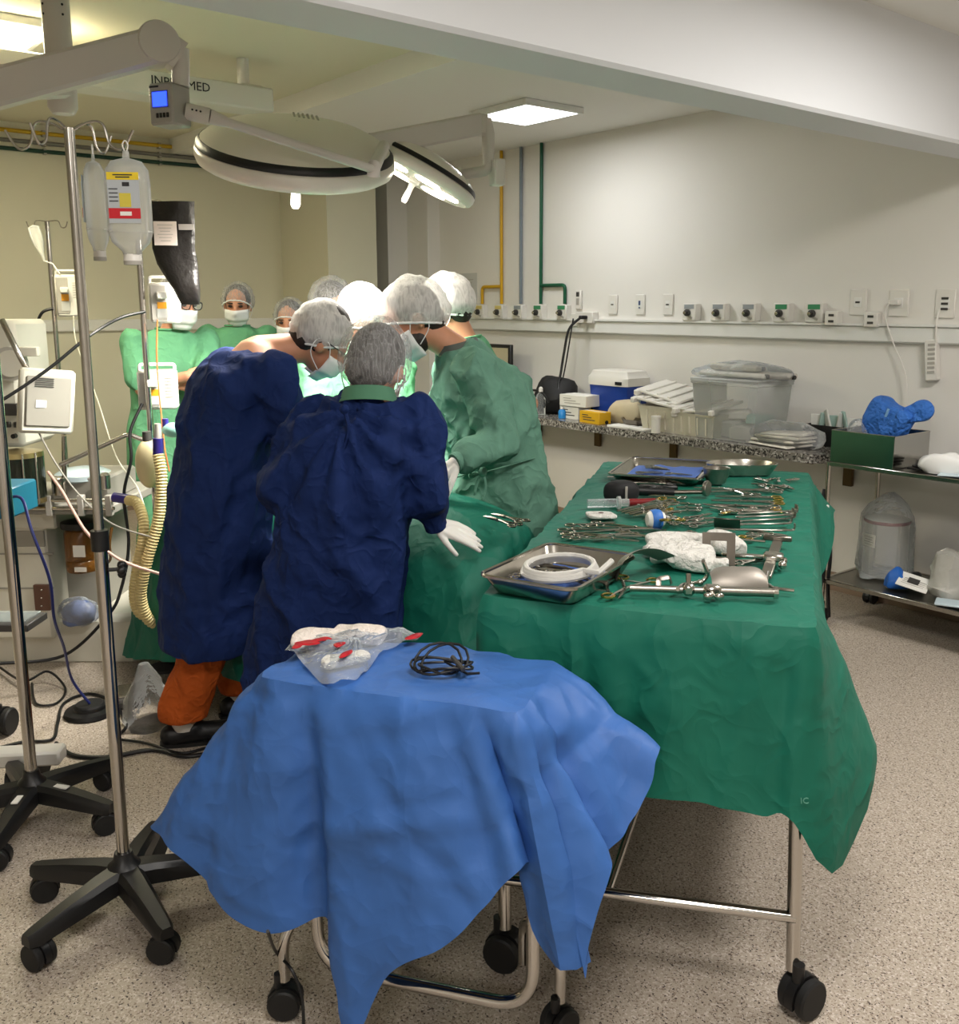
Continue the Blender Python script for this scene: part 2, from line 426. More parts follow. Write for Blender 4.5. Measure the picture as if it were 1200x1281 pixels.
def capmat(name, col, lo, hi, scale=26):
    """gathered sheer cap fabric: denser along its creases"""
    m = bpy.data.materials.new(name); m.use_nodes = True; nt = m.node_tree; L = nt.links.new; b = nt.nodes['Principled BSDF']; out = nt.nodes['Material Output']
    b.inputs['Base Color'].default_value = lin(col); b.inputs['Roughness'].default_value = .75; b.inputs['Specular IOR Level'].default_value = .2
    tc = nt.nodes.new('ShaderNodeTexCoord'); n0 = nt.nodes.new('ShaderNodeTexNoise'); n0.inputs['Scale'].default_value = scale; n0.inputs['Detail'].default_value = 1.5; n0.inputs['Distortion'].default_value = .3; mp = nt.nodes.new('ShaderNodeMapping'); mp.inputs['Scale'].default_value = (1, 1, .22); mp.inputs['Rotation'].default_value = (.35, .5, .2); L(tc.outputs['Object'], mp.inputs[0]); L(mp.outputs[0], n0.inputs['Vector'])
    sb = nt.nodes.new('ShaderNodeMath'); sb.operation = 'SUBTRACT'; sb.inputs[1].default_value = .5; L(n0.outputs[0], sb.inputs[0])
    n = nt.nodes.new('ShaderNodeMath'); n.operation = 'ABSOLUTE'; L(sb.outputs[0], n.inputs[0])
    r = nt.nodes.new('ShaderNodeMapRange'); r.inputs['From Min'].default_value = .0; r.inputs['From Max'].default_value = .22; r.inputs['To Min'].default_value = hi; r.inputs['To Max'].default_value = lo; L(n.outputs[0], r.inputs[0])
    bp = nt.nodes.new('ShaderNodeBump'); bp.inputs['Strength'].default_value = .5; bp.inputs['Distance'].default_value = .006; L(n.outputs[0], bp.inputs['Height']); L(bp.outputs[0], b.inputs['Normal'])
    tr = nt.nodes.new('ShaderNodeBsdfTransparent'); mx = nt.nodes.new('ShaderNodeMixShader'); L(r.outputs[0], mx.inputs[0]); L(tr.outputs[0], mx.inputs[1]); L(b.outputs[0], mx.inputs[2]); L(mx.outputs[0], out.inputs[0])
    return m
CAPW = capmat('cap_white', (236, 234, 230), .44, .66, 70)
CAPT = capmat('cap_sheer', (196, 196, 196), .12, .40, 75)
CLEAR = film('clear_plastic', (236, 240, 240), .07, .12, .25, 14)
CLEARF = film('clear_film', (236, 240, 242), .14, .12, .8, 30)
FROST = film('frosted_plastic', (236, 238, 236), .26, .25, .1, 10)
GLASS = film('glass', (220, 235, 235), .05, .03, .0, 5)
# ================================================================== THE ROOM
XL, YW, XR, YB = -7.44, 4.63, 2.6, -3.4
ZL, ZR, ZN = 2.78, 2.671, 2.60        # ceiling: over the left bay, over the counter, on the camera side of the beam
XB0, XB1, ZB = -2.21, -1.99, 2.20     # the low beam
YS = 2.79
def rect(m, a, b, c, d): m.add([a, b, c, d], [(0, 1, 2, 3)])
m = MB(); m.box(((XL + XR) / 2, (YW + YB) / 2, -.05), (XR - XL + .4, YW - YB + .4, .1)); struct('floor', m, FLOOR)
m = MB(); m.box(((XL + XR) / 2, YW + .06, 1.5), (XR - XL + .24, .12, 3.0)); wall_counter = struct('wall_right', m, WALLW)
m = MB(); m.box((XL - .06, (YW + YB) / 2, 1.5), (.12, YW - YB, 3.0)); wall_left = struct('wall_left', m, WALLC)
m = MB(); m.box((XR + .06, (YW + YB) / 2, 1.5), (.12, YW - YB, 3.0)); struct('wall_near', m, WALLW)
m = MB(); m.box(((XL + XR) / 2, YB - .06, 1.5), (XR - XL + .24, .12, 3.0)); struct('wall_back', m, WALLW)
# ceiling: three levels and the low beam
m = MB(); m.box(((XL + XB0) / 2 - .06, (YB + YS) / 2, ZL + .1), (XB0 - XL + .12, YS - YB, .2)); struct('ceiling', m, CEILC)
m = MB(); m.box(((XL + XB0) / 2 - .06, (YW + YS) / 2, ZR + .16), (XB0 - XL + .12, YW - YS, .32)); struct('ceiling', m, CEILM)
m = MB(); m.box(((XR + XB1) / 2 + .06, (YW + YB) / 2, ZN + .2), (XR - XB1 + .12, YW - YB, .4)); struct('ceiling', m, CEILM)
m = MB(); m.box(((XB0 + XB1) / 2, (YW + YB) / 2, (ZB + 3.0) / 2), (XB1 - XB0, YW - YB, 3.0 - ZB), bev=.012); struct('ceiling_beam', m, BEAMM)
# corner column and boxed-in shaft
m = MB(); m.box(((XL - 6.667) / 2, (3.668 + 4.10) / 2, ZR / 2), (XL * -1 - 6.667, .432, ZR)); struct('wall_column', m, WALLC)
m = MB(); m.box((-6.70, YW - .06, ZR / 2), (.29, .12, ZR)); struct('trim_1', m, WALLW)
m = MB(); m.box(((XL - 6.85) / 2, (4.32 + YW) / 2, ZR / 2), (XL * -1 - 6.85, YW - 4.32, ZR)); struct('recess_fill', m, WALLW)  # block added inside the recess so the dark corner catches more light
# coved skirting
m = MB(); m.box(((XL + XR) / 2, YW - .008, .05), (XR - XL, .016, .10)); struct('baseboard_right', m, COVE)
m = MB(); m.box((XL + .008, (3.668 + YB) / 2, .05), (.016, 3.668 - YB, .10)); struct('baseboard_left', m, COVE)
# protective rails on both walls
m = MB(); m.box(((XL + XR) / 2 + .3, YW - .016, 1.405), (XR - XL - .7, .032, .085), bev=.008); m.box(((XL + XR) / 2 + .3, YW - .022, 1.452), (XR - XL - .7, .044, .012)); struct('trim_2', m, TRIMW)
m = MB(); m.box((XL + .016, (3.668 + YB) / 2, 1.405), (.032, 3.668 - YB, .085), bev=.008); struct('trim_3', m, TRIMW)

# ---- ceiling light panels
def panel(name, x, y, z, sx, sy, label, power, col, group='ceiling light panels', drop=.035):
    t = thing(name, label, 'ceiling light', (x, y, z - drop), group)
    m = MB()
    for s in (-1, 1):
        m.box((x + s * (sx / 2 - .012), y, z - drop / 2), (.024, sy, drop), bev=.003)
        m.box((x, y + s * (sy / 2 - .012), z - drop / 2), (sx - .048, .024, drop), bev=.003)
    m.box((x, y, z - .004), (sx - .04, sy - .04, .008)); put('frame', m, TRIMW, t)
    m = MB(); m.box((x, y, z - drop + .006), (sx - .046, sy - .046, .008)); put('diffuser', m, emis(name + '_glow', col, 9.0), t)
    l = bpy.data.lights.new(name, 'AREA'); l.shape = 'RECTANGLE'; l.size = sx - .05; l.size_y = sy - .05; l.energy = power; l.color = lin(col)[:3]
    lo = bpy.data.objects.new('lamp_light', l); COL.objects.link(lo); lo.parent = t; lo.location = (0, 0, -.006)
    return t
WARM, COOL, NEUT = (255, 246, 214), (250, 251, 252), (255, 250, 244)
panel('ceiling_light', -4.47, 3.78, ZR, .52, .44, 'square white light panel on the low ceiling near the gas pipes', PANEL_COOL, COOL)
panel('ceiling_light', -5.05, 1.0, ZL, .62, .62, 'bright light panel cut off at the upper left corner', PANEL_WARM, WARM)
panel('ceiling_light', -.75, 3.0, ZN, .62, .62, 'light panel on the near ceiling close to the counter wall', PANEL_ROOM, NEUT)
panel('ceiling_light', -.55, .7, ZN, .62, .62, 'light panel overhead on the camera side of the beam', PANEL_ROOM * .7, NEUT)
panel('ceiling_light', .9, -1.6, ZN, .62, .62, 'light panel behind the camera', PANEL_ROOM, NEUT)
# ================================================================== FURNITURE HELPERS
def text_mesh(txt, size, origin, xdir, ydir, depth=.0008):
    """flat lettering as a mesh; xdir = reading direction, ydir = up"""
    cu = bpy.data.curves.new('t', 'FONT'); cu.body = txt; cu.size = size; cu.extrude = depth; cu.resolution_u = 2
    o = bpy.data.objects.new('t', cu); COL.objects.link(o)
    dg = bpy.context.evaluated_depsgraph_get(); dg.update(); e = o.evaluated_get(dg).to_mesh()
    A = np.array([v.co[:] for v in e.vertices]); fs = [tuple(p.vertices) for p in e.polygons]
    bpy.data.objects.remove(o); bpy.data.curves.remove(cu)
    x = unit(xdir); y = unit(ydir); n = np.cross(x, y)
    m = MB(); m.add(np.asarray(origin) + A[:, :1] * x + A[:, 1:2] * y + A[:, 2:3] * n, fs); return m
def caster(parent, p, r=.04, yaw=0.0, top=None, mat_=None):
    """twin-wheel caster standing on the floor at p; hood and stem, wheels below it"""
    p = np.asarray(p, float); mat_ = mat_ or BLACK
    d = V(math.cos(yaw), math.sin(yaw), 0); s = V(-d[1], d[0], 0)
    h = MB(); poly = []
    for k in range(11):
        a = math.pi * (1.12 - 1.2 * k / 10); poly.append((r * 1.08 * math.cos(a), r * 1.08 * math.sin(a)))
    poly += [(r * .35, 0), (-r * .3, -r * .1)]
    R = np.column_stack([d, V(0, 0, 1), s])
    h.prism(poly, r * .5, p + V(0, 0, r) - s * r * .25, R)
    tz = top if top is not None else r * 2.6
    h.tube([p - d * r * .35 + V(0, 0, r * 1.6), p - d * r * .35 + V(0, 0, tz)], r * .3, 10)
    c = put('caster', h, mat_, parent)
    w = MB()
    for q in (-1, 1):
        w.lathe([(r * .2, -.26 * r), (r * .9, -.26 * r), (r, -.16 * r), (r, .16 * r), (r * .9, .26 * r), (r * .2, .26 * r)], p + V(0, 0, r) + s * q * r * .52, np.column_stack([d, V(0, 0, 1), s]), 18)
    put('wheel', w, RUBBER, c)
    return c

def drape_mesh(corners, z, hem, n_per=60, n_down=26, n_top=14, wr=.008, wf=7.0, fold=.02, seed=1, topfn=None, corner_r=.03, power=1.0, crumple=0.0, edge_r=0.0, folds=()):
    """cloth over a table: corners (4 xy), hem control points {perimeter position: xyz}"""
    C4 = [V(*c) for c in corners]
    us = []
    for i in range(4):
        for k in range(n_per): us.append(i + k / n_per)
    us = np.array(us); N = len(us)
    T = []
    for u in us:
        i = int(u) % 4; t = u - int(u); a, b = C4[i], C4[(i + 1) % 4]; p = a + (b - a) * t
        L = np.linalg.norm(b - a)
        e = min(t, 1 - t) * L                    # small rounding at the corners
        if e < corner_r:
            cc = (C4[0] + C4[1] + C4[2] + C4[3]) / 4; p = p + unit(cc - p) * (corner_r - e) * .35
        T.append(p)
    T = np.array(T); cen = T.mean(0)
    ks = sorted(hem); hp = np.array([hem[k] for k in ks]); K = np.array([ks[-1] - 4] + ks + [ks[0] + 4, ks[1] + 4]); HP = np.vstack([hp[-1:], hp, hp[:2]])
    B = np.empty((N, 3))
    # monotone-ish cubic along the hem
    dK = np.diff(K); sl = np.diff(HP, axis=0) / dK[:, None]; mt = np.zeros_like(HP); mt[1:-1] = (sl[:-1] + sl[1:]) / 2; mt[0] = sl[0]; mt[-1] = sl[-1]
    for a in range(3):
        bad = np.zeros(len(K), bool); bad[1:-1] = sl[:-1, a] * sl[1:, a] < 0; mt[bad, a] *= .25
    for i, u in enumerate(us):
        j = int(np.clip(np.searchsorted(K, u, side='right') - 1, 0, len(K) - 2)); h = dK[j]; t = (u - K[j]) / h
        B[i] = (2 * t ** 3 - 3 * t * t + 1) * HP[j] + (t ** 3 - 2 * t * t + t) * h * mt[j] + (-2 * t ** 3 + 3 * t * t) * HP[j + 1] + (t ** 3 - t * t) * h * mt[j + 1]
    tang = np.roll(T, -1, 0) - np.roll(T, 1, 0); out = np.column_stack([tang[:, 1], -tang[:, 0]]); out /= np.maximum(np.linalg.norm(out, axis=1, keepdims=True), 1e-9)
    if np.einsum('ij,ij->i', out, T - cen).mean() < 0: out = -out
    rows = []
    for k in range(n_top):                        # top, from the centre outwards
        s = (k + .15) / n_top; s = s ** .8
        p = cen + (T - cen) * s; zz = np.full(N, z)
        if topfn is not None: zz = zz + topfn(p)
        if edge_r: e_ = np.clip((s - .62) / .38, 0, 1); zz = zz - edge_r * (1 - math.sqrt(1 - .96 * e_ * e_))
        rows.append(np.column_stack([p, zz]))
    Tz = np.full(N, z) + (topfn(T) if topfn is not None else 0) - edge_r * .80
    for k in range(n_down + 1):
        t = k / n_down
        g = t ** power
        xy = T + (B[:, :2] - T) * g[..., None] if np.ndim(g) else T + (B[:, :2] - T) * g
        rd = .012 * (1 - math.exp(-t * 18))
        nz = vnoise(np.column_stack([us * wf, np.full(N, t * 1.3), np.zeros(N)]), seed)
        nz2 = vnoise(np.column_stack([us * wf * 2.3, np.full(N, t * 2.0), np.zeros(N)]), seed + 5)
        amp = fold * t ** .8
        fd = np.zeros(N)
        for (u0, a_, w_) in folds:
            du_ = np.abs((us - u0 + 2) % 4 - 2); fd += a_ * np.exp(-(du_ / w_) ** 2) * math.sin(min(1.0, t * 1.15) * math.pi * .62)
        xy = xy + out * (rd + fd + amp * (nz + .5 * nz2))[:, None]
        rows.append(np.column_stack([xy, Tz + (B[:, 2] - Tz) * t]))
    P = np.array(rows).transpose(1, 0, 2)          # [perimeter][row]
    flat = P.reshape(-1, 3)
    q = flat * V(1, 1, 1)
    # creases: ridged noise along several directions
    a1 = 1 - np.abs(vnoise(q * V(9, 9, 3.5), seed + 11)) * 2
    a2 = 1 - np.abs(vnoise(q @ rotz(.9).T @ roty(.6).T * V(14, 4, 8), seed + 12)) * 2
    a3 = vnoise(q * 22, seed + 13)
    W = wr * (np.clip(a1, 0, 1) ** 2 + np.clip(a2, 0, 1) ** 2 * .8 + .25 * a3)
    Nn = np.zeros_like(P)
    du = np.roll(P, -1, 0) - np.roll(P, 1, 0); dv = np.zeros_like(P); dv[:, 1:-1] = P[:, 2:] - P[:, :-2]; dv[:, 0] = P[:, 1] - P[:, 0]; dv[:, -1] = P[:, -1] - P[:, -2]
    Nn = np.cross(dv, du); Nn /= np.maximum(np.linalg.norm(Nn, axis=2, keepdims=True), 1e-9)
    if Nn[:, :n_top, 2].mean() < 0: Nn = -Nn
    Wg = W.reshape(P.shape[:2]); sc = np.ones(P.shape[1]); sc[:n_top] = .45
    P = P + Nn * (Wg * sc)[..., None]
    if crumple:
        # faceted crumpling: plates between straight creases
        pts = P.reshape(-1, 3); d = np.zeros(len(pts)); r2 = np.random.default_rng(seed)
        for k in range(26):
            nrm = unit(r2.normal(size=3)); c0 = pts[r2.integers(len(pts))]; s_ = np.abs((pts - c0) @ nrm); w_ = np.exp(-np.sum((pts - c0) ** 2, 1) / .05)
            d += np.clip(1 - s_ / .035, 0, 1) * w_ * (1 if k % 2 else -1)
        P = P + Nn * (d.reshape(P.shape[:2]) * crumple * np.concatenate([np.full(n_top, .15), np.ones(P.shape[1] - n_top)]))[..., None]
    m = MB(); a, b = P.shape[:2]; fs = []
    for i in range(a):
        for j in range(b - 1): fs.append((i * b + j, i * b + j + 1, ((i + 1) % a) * b + j + 1, ((i + 1) % a) * b + j))
    m.add(P.reshape(-1, 3), fs)
    m.add(P[:, 0], [tuple(range(a))])
    return m

# ================================================================== INSTRUMENT TABLE AND ITS GREEN DRAPE
ZT = .90
ITC = [(-1.66, 1.28), (-1.05, 1.662), (-2.13, 3.26), (-2.84, 2.86)]
t = thing('instrument_table', 'long steel instrument table on casters under the green drape', 'table', (-1.9, 2.27, 0))
def lerp2(a, b, k): return V(a[0] + (b[0] - a[0]) * k, a[1] + (b[1] - a[1]) * k)
icen = np.mean(np.array(ITC), 0)
m = MB(); m.prism([tuple(icen + (np.array(c) - icen) * .985) for c in ITC], .025, (0, 0, ZT - .03)); put('table_top', m, BRUSH, t)
lp = [icen + (np.array(c) - icen) * .96 for c in ITC]
lp[1] = onz(989, 1262, 0)[:2]; lp[0] = onz(632, 1208, 0)[:2]
for k, p in enumerate(lp):
    tq = icen + (np.array(ITC[k]) - icen) * .93
    m = MB(); m.tube([(p[0], p[1], .10), (tq[0], tq[1], ZT - .03)], .0155, 14); put('leg', m, CHROME, t)
    caster(t, (p[0] + (.02 if k == 1 else 0), p[1] + (.01 if k == 1 else 0), 0), .045, .5 + k, .125)
for a, b in ((0, 1), (2, 3)):
    m = MB(); m.tube([(*lp[a], .225), (*lp[b], .225)], .0125, 12); put('crossbar', m, CHROME, t)
m = MB(); m.tube([(*((lp[0] + lp[1]) / 2 + V(-.07, -.05)), .225), (*((lp[2] + lp[3]) / 2), .225)], .010, 12); put('crossbar', m, CHROME, t)
def pd(x, y, D): return dep(x, y, D)
def hang(c, off, z):
    v = unit(np.array(c) - icen) * off; return V(c[0] + v[0], c[1] + v[1], z)
hem = {-.05: pd(588, 985, 2.10), .25: pd(700, 985, 2.02), .5: pd(800, 992, 1.955), .7: pd(870, 1000, 1.915), .88: pd(955, 1020, 1.865), .965: pd(997, 1032, 1.835),
       1.006: pd(1034, 1088, 1.865), 1.02: pd(1047, 1068, 1.90), 1.05: pd(1076, 985, 2.0), 1.085: pd(1084, 928, 2.08),
       1.2: V(-1.20, 1.98, .5), 1.5: V(-1.56, 2.50, .5), 1.8: V(-1.9, 2.98, .52), 1.97: pd(1030, 690, 3.62), 2.02: pd(1040, 645, 3.75), 2.05: pd(1043, 640, 3.85),
       2.3: V(-2.36, 3.2, .55), 2.7: V(-2.68, 3.02, .55), 2.98: V(-2.90, 2.88, .55), 3.3: V(-2.52, 2.37, .52), 3.7: V(-2.02, 1.72, .5)}
dm = drape_mesh(ITC, ZT, hem, 74, 30, 30, wr=.006, wf=5.0, fold=.016, seed=3, corner_r=.02, folds=((.30, .016, .018), (.34, -.012, .03), (.93, -.02, .035), (.62, .012, .10), (.47, -.010, .05), (.10, .014, .05)))
gd = tag(put('instrument_drape', dm, DGREEN), 'green cloth drape covering the long instrument table', 'drape')
# pale stitched mark near the hem of the hanging corner
_A = np.array(dm.v); _d = _A - CAMP; _z = _d @ FW; _px = PX + F * (_d @ RT) / _z; _py = PY - F * (_d @ UP) / _z
_k = np.argmin(np.hypot(_px - 1009, _py - 1008) + 40 * (_z - _z.min())); _p = _A[_k] - FW * .006
put('stitched_mark', text_mesh('IC', .019, _p - RT * .008, RT, V(0, 0, 1) - RT * .1, .0006), mat('stitch_pale', (96, 156, 138), .8), gd)

# ================================================================== SMALL TABLE UNDER THE BLUE SHEET
ZS = .80
BTC = [(-1.765, .778), (-1.29, 1.08), (-1.445, 1.315), (-1.92, 1.01)]
bcen = np.mean(np.array(BTC), 0)
t = thing('side_table', 'small tubular steel side table on casters under the blue sheet', 'table', (bcen[0], bcen[1], 0))
m = MB(); m.prism([tuple(bcen + (np.array(c) - bcen) * .97) for c in BTC], .02, (0, 0, ZS - .024)); put('table_top', m, BRUSH, t)
FLc, FRc, BRc = onz(358, 1268, 0), onz(700, 1296, 0), onz(640, 1222, 0)
BRc = onz(655, 1246, 0); BLc = onz(480, 1180, 0)
def foot(a, b):
    m = MB(); A, B = V(a[0], a[1], .085), V(b[0], b[1], .085)
    m.tube(rounded([A, A + V(0, 0, .13), B + V(0, 0, .13), B], .07, 7), .0125, 12); return m
put('foot_frame', foot(FLc, BLc), CHROME, t); put('foot_frame', foot(FRc, BRc), CHROME, t)
for k, p in enumerate((FLc, FRc, BLc)): caster(t, (p[0], p[1], 0), .036, .9 + k * .7, .10)
pr = onz(640, 1275, .085); pr = V(*(dep(667, 1180, 1.76)[:2]), 0)
pl = V(FLc[0] + .02, FLc[1] + .06, 0)
m = MB(); m.tube(rounded([(pr[0], pr[1], ZS - .03), (pr[0], pr[1], .12), (pl[0] + .03, pl[1], .12), (pl[0], pl[1], ZS - .03)], .09, 8), .014, 14); put('post_frame', m, CHROME, t)
hem = {-.12: pd(206, 1050, 1.93), .04: pd(295, 1132, 1.86), .14: pd(345, 1168, 1.80), .235: pd(404, 1166, 1.765), .30: pd(420, 1225, 1.735), .385: pd(441, 1306, 1.71), .47: pd(492, 1210, 1.70),
       .56: pd(560, 1174, 1.665), .70: pd(610, 1128, 1.645), .83: pd(656, 1083, 1.625), .90: pd(652, 1135, 1.66), .965: pd(690, 1186, 1.67), 1.03: pd(724, 1196, 1.64), 1.08: pd(736, 1226, 1.60),
       1.16: pd(744, 1120, 1.63), 1.4: pd(764, 1062, 1.70), 1.7: pd(792, 1000, 1.75), 1.93: pd(816, 942, 1.80), 2.04: pd(800, 965, 1.86), 2.4: pd(690, 1010, 1.97), 2.8: pd(480, 1010, 2.12), 3.1: pd(330, 1010, 2.16), 3.5: pd(225, 1035, 2.05)}
dm = drape_mesh(BTC, ZS, hem, 84, 44, 16, wr=.0055, wf=4.5, fold=.013, seed=9, corner_r=.03, power=.95, crumple=.010, folds=((.20, -.055, .05), (.50, .022, .16), (.74, -.018, .04), (.87, -.05, .045), (.99, .045, .035), (1.10, -.03, .05), (1.35, -.035, .08), (1.75, .02, .08), (.06, .02, .06)))
tag(put('blue_sheet', dm, DBLUE), 'blue non-woven sheet draped over the small side table', 'drape')

# ================================================================== OPERATING TABLE AND PATIENT DRAPE
ZO = .80
OTC = [(-3.96, 1.30), (-2.20, 1.66), (-2.50, 2.22), (-4.14, 1.92)]
ocen = np.mean(np.array(OTC), 0)
t = thing('operating_table', 'operating table under the green patient drape', 'table', (ocen[0], ocen[1], 0))
m = MB(); m.prism([tuple(ocen + (np.array(c) - ocen) * .80) for c in OTC], .10, (0, 0, ZO - .17)); put('table_top', m, BLACK, t)
m = MB(); m.box((ocen[0], ocen[1], .37), (.32, .26, .62), rotz(.2), bev=.02); put('column', m, BRUSH, t)
m = MB(); m.box((ocen[0], ocen[1], .05), (1.1, .5, .09), rotz(.2), bev=.02); put('base', m, BRUSH, t)
ax = unit(V(1.82, .36)); ay = V(-ax[1], ax[0])
def mound(p):
    d = p - ocen; u, w = d @ ax, d @ ay
    body = .10 * np.exp(-(w / .22) ** 2) * (1 + .3 * np.cos((u + .2) * 3.2))
    return body - .03 * np.clip(np.abs(w) - .2, 0, 1) / .1
hem = {0.0: V(-4.02, 1.20, .08), .25: V(-3.6, 1.26, .18), .5: V(-3.12, 1.38, .2), .75: V(-2.62, 1.47, .22), .97: V(-2.12, 1.55, .3), 1.1: V(-2.10, 1.68, .45), 1.5: V(-2.26, 1.96, .4), 1.9: V(-2.44, 2.24, .4),
       2.1: V(-2.54, 2.32, .35), 2.5: V(-3.3, 2.18, .35), 2.9: V(-4.1, 2.05, .3), 3.1: V(-4.25, 1.9, .2), 3.5: V(-4.22, 1.6, .12), 3.85: V(-4.14, 1.3, .08)}
dm = drape_mesh(OTC, ZO + .02, hem, 60, 26, 22, wr=.010, wf=9.0, fold=.03, seed=21, topfn=mound, corner_r=.20, edge_r=.09)
tag(put('patient_drape', dm, DGREEN), 'green surgical drape over the patient between the gowned staff', 'drape')

# ================================================================== INFUSION STANDS WITH FIVE-STAR BASES
def iv_stand(base, ztop, label, a0, zsplit, hooks=True, zlow=.12, r1=.0155, r2=.0115, knob=None, L=.275):
    x, y = base[:2]; t = thing('infusion_stand', label, 'stand', (x, y, 0))
    hub = MB(); hub.lathe([(.03, .075), (.048, .08), (.05, .12), (.04, .135), (.026, .15), (.022, .17)], (x, y, 0), n=20)
    b = put('base', hub, BLACK, t)
    for k in range(5):
        a = a0 + k * 2 * math.pi / 5; R = rotz(a); m = MB(); rings = []
        for s_, w, h0, h1 in ((.02, .036, .085, .135), (.07, .032, .08, .132), (.17, .026, .072, .118), (L - .02, .022, .066, .102), (L, .016, .07, .098)):
            ring = [(s_, -w, h0), (s_, w, h0), (s_, w, h1 - .012), (s_, w * .6, h1), (s_, -w * .6, h1), (s_, -w, h1 - .012)]
            rings.append([R @ V(*p) + V(x, y, 0) for p in ring])
        m.loft(rings); l = put('star_leg', m, BLACK, t)
        caster(l, R @ V(L - .03, 0, 0) + V(x, y, 0), .034, a + .8 + k, .075)
    if knob is not None:
        m = MB(); m.tube([(x, y, .14), (x, y, knob)], r1, 16); put('pole', m, CHROME, t)
        m = MB(); m.tube([(x, y, knob - .02), (x, y, knob + .03)], r1 * 1.35, 16); c = put('collar', m, BLACK, t)
        kd = RT * .8 + FH * .2; m = MB(); p = V(x, y, knob - .07); m.tube([p, p + kd * .045], .005, 8)
        for q in range(5):
            m.ball(p + kd * .055 + basis(kd) @ V(.012 * math.cos(q * 1.257), .012 * math.sin(q * 1.257), 0), .011, n=8, m=6)
        put('clamp_knob', m, BLACK, c)
        m = MB(); m.tube([(x, y, knob), (x, y, ztop)], r2, 14); put('pole', m, STEEL, t)
    else:
        m = MB(); m.tube([(x, y, .14), (x, y, ztop)], r1, 16); put('pole', m, CHROME, t)
    if hooks:
        for k, dr in enumerate((RT, -RT, FH * .6 + RT * .5, -FH * .8 - RT * .4)):
            d = unit(dr); p = V(x, y, ztop)
            s_ = .9 if k < 2 else .62
            m = MB(); m.tube(spline([p + V(0, 0, -.01), p + d * .05 * s_ + V(0, 0, .012), p + d * .085 * s_ + V(0, 0, .008), p + d * .10 * s_ + V(0, 0, -.035), p + d * .13 * s_ + V(0, 0, -.045), p + d * .16 * s_ + V(0, 0, -.005)], 6), .003, 7)
            put('hook', m, STEEL, t)
    return t
IVB = onz(160, 1140, .10); IVB = V(-2.378, .664, 0)
zt1 = dep(92, 160, 2.26)[2]
def adir(px, py): # direction of a leg tip seen at px,py
    q = onz(px, py, .09) - IVB; return math.atan2(q[1], q[0])
iv_stand(IVB, zt1, 'chrome infusion stand on a black five-star base with two saline bottles', adir(245, 1210), None, knob=.985)
iv_stand((-3.004, .592), 1.75, 'steel pole on a black five-star base with white stickers', math.atan2(*( (onz(140, 1008, .09) - V(-3.004, .592, 0))[1::-1] )), None, r1=.017, hooks=False)
st = [o for o in COL.objects if o.name.startswith('infusion_stand')][-1]
for i, k in enumerate((0, 1)):
    a = math.atan2(*((onz(140, 1008, .09) - V(-3.004, .592, 0))[1::-1])) + (k - 1) * 2 * math.pi / 5 * (1 if i == 0 else 1); d_ = V(math.cos(a), math.sin(a), 0)
    m = MB(); m.box(V(-3.004, .592, .1285) + d_ * .10, (.05, .018, .004), rotz(a)); put('sticker', m, PAPER, st)

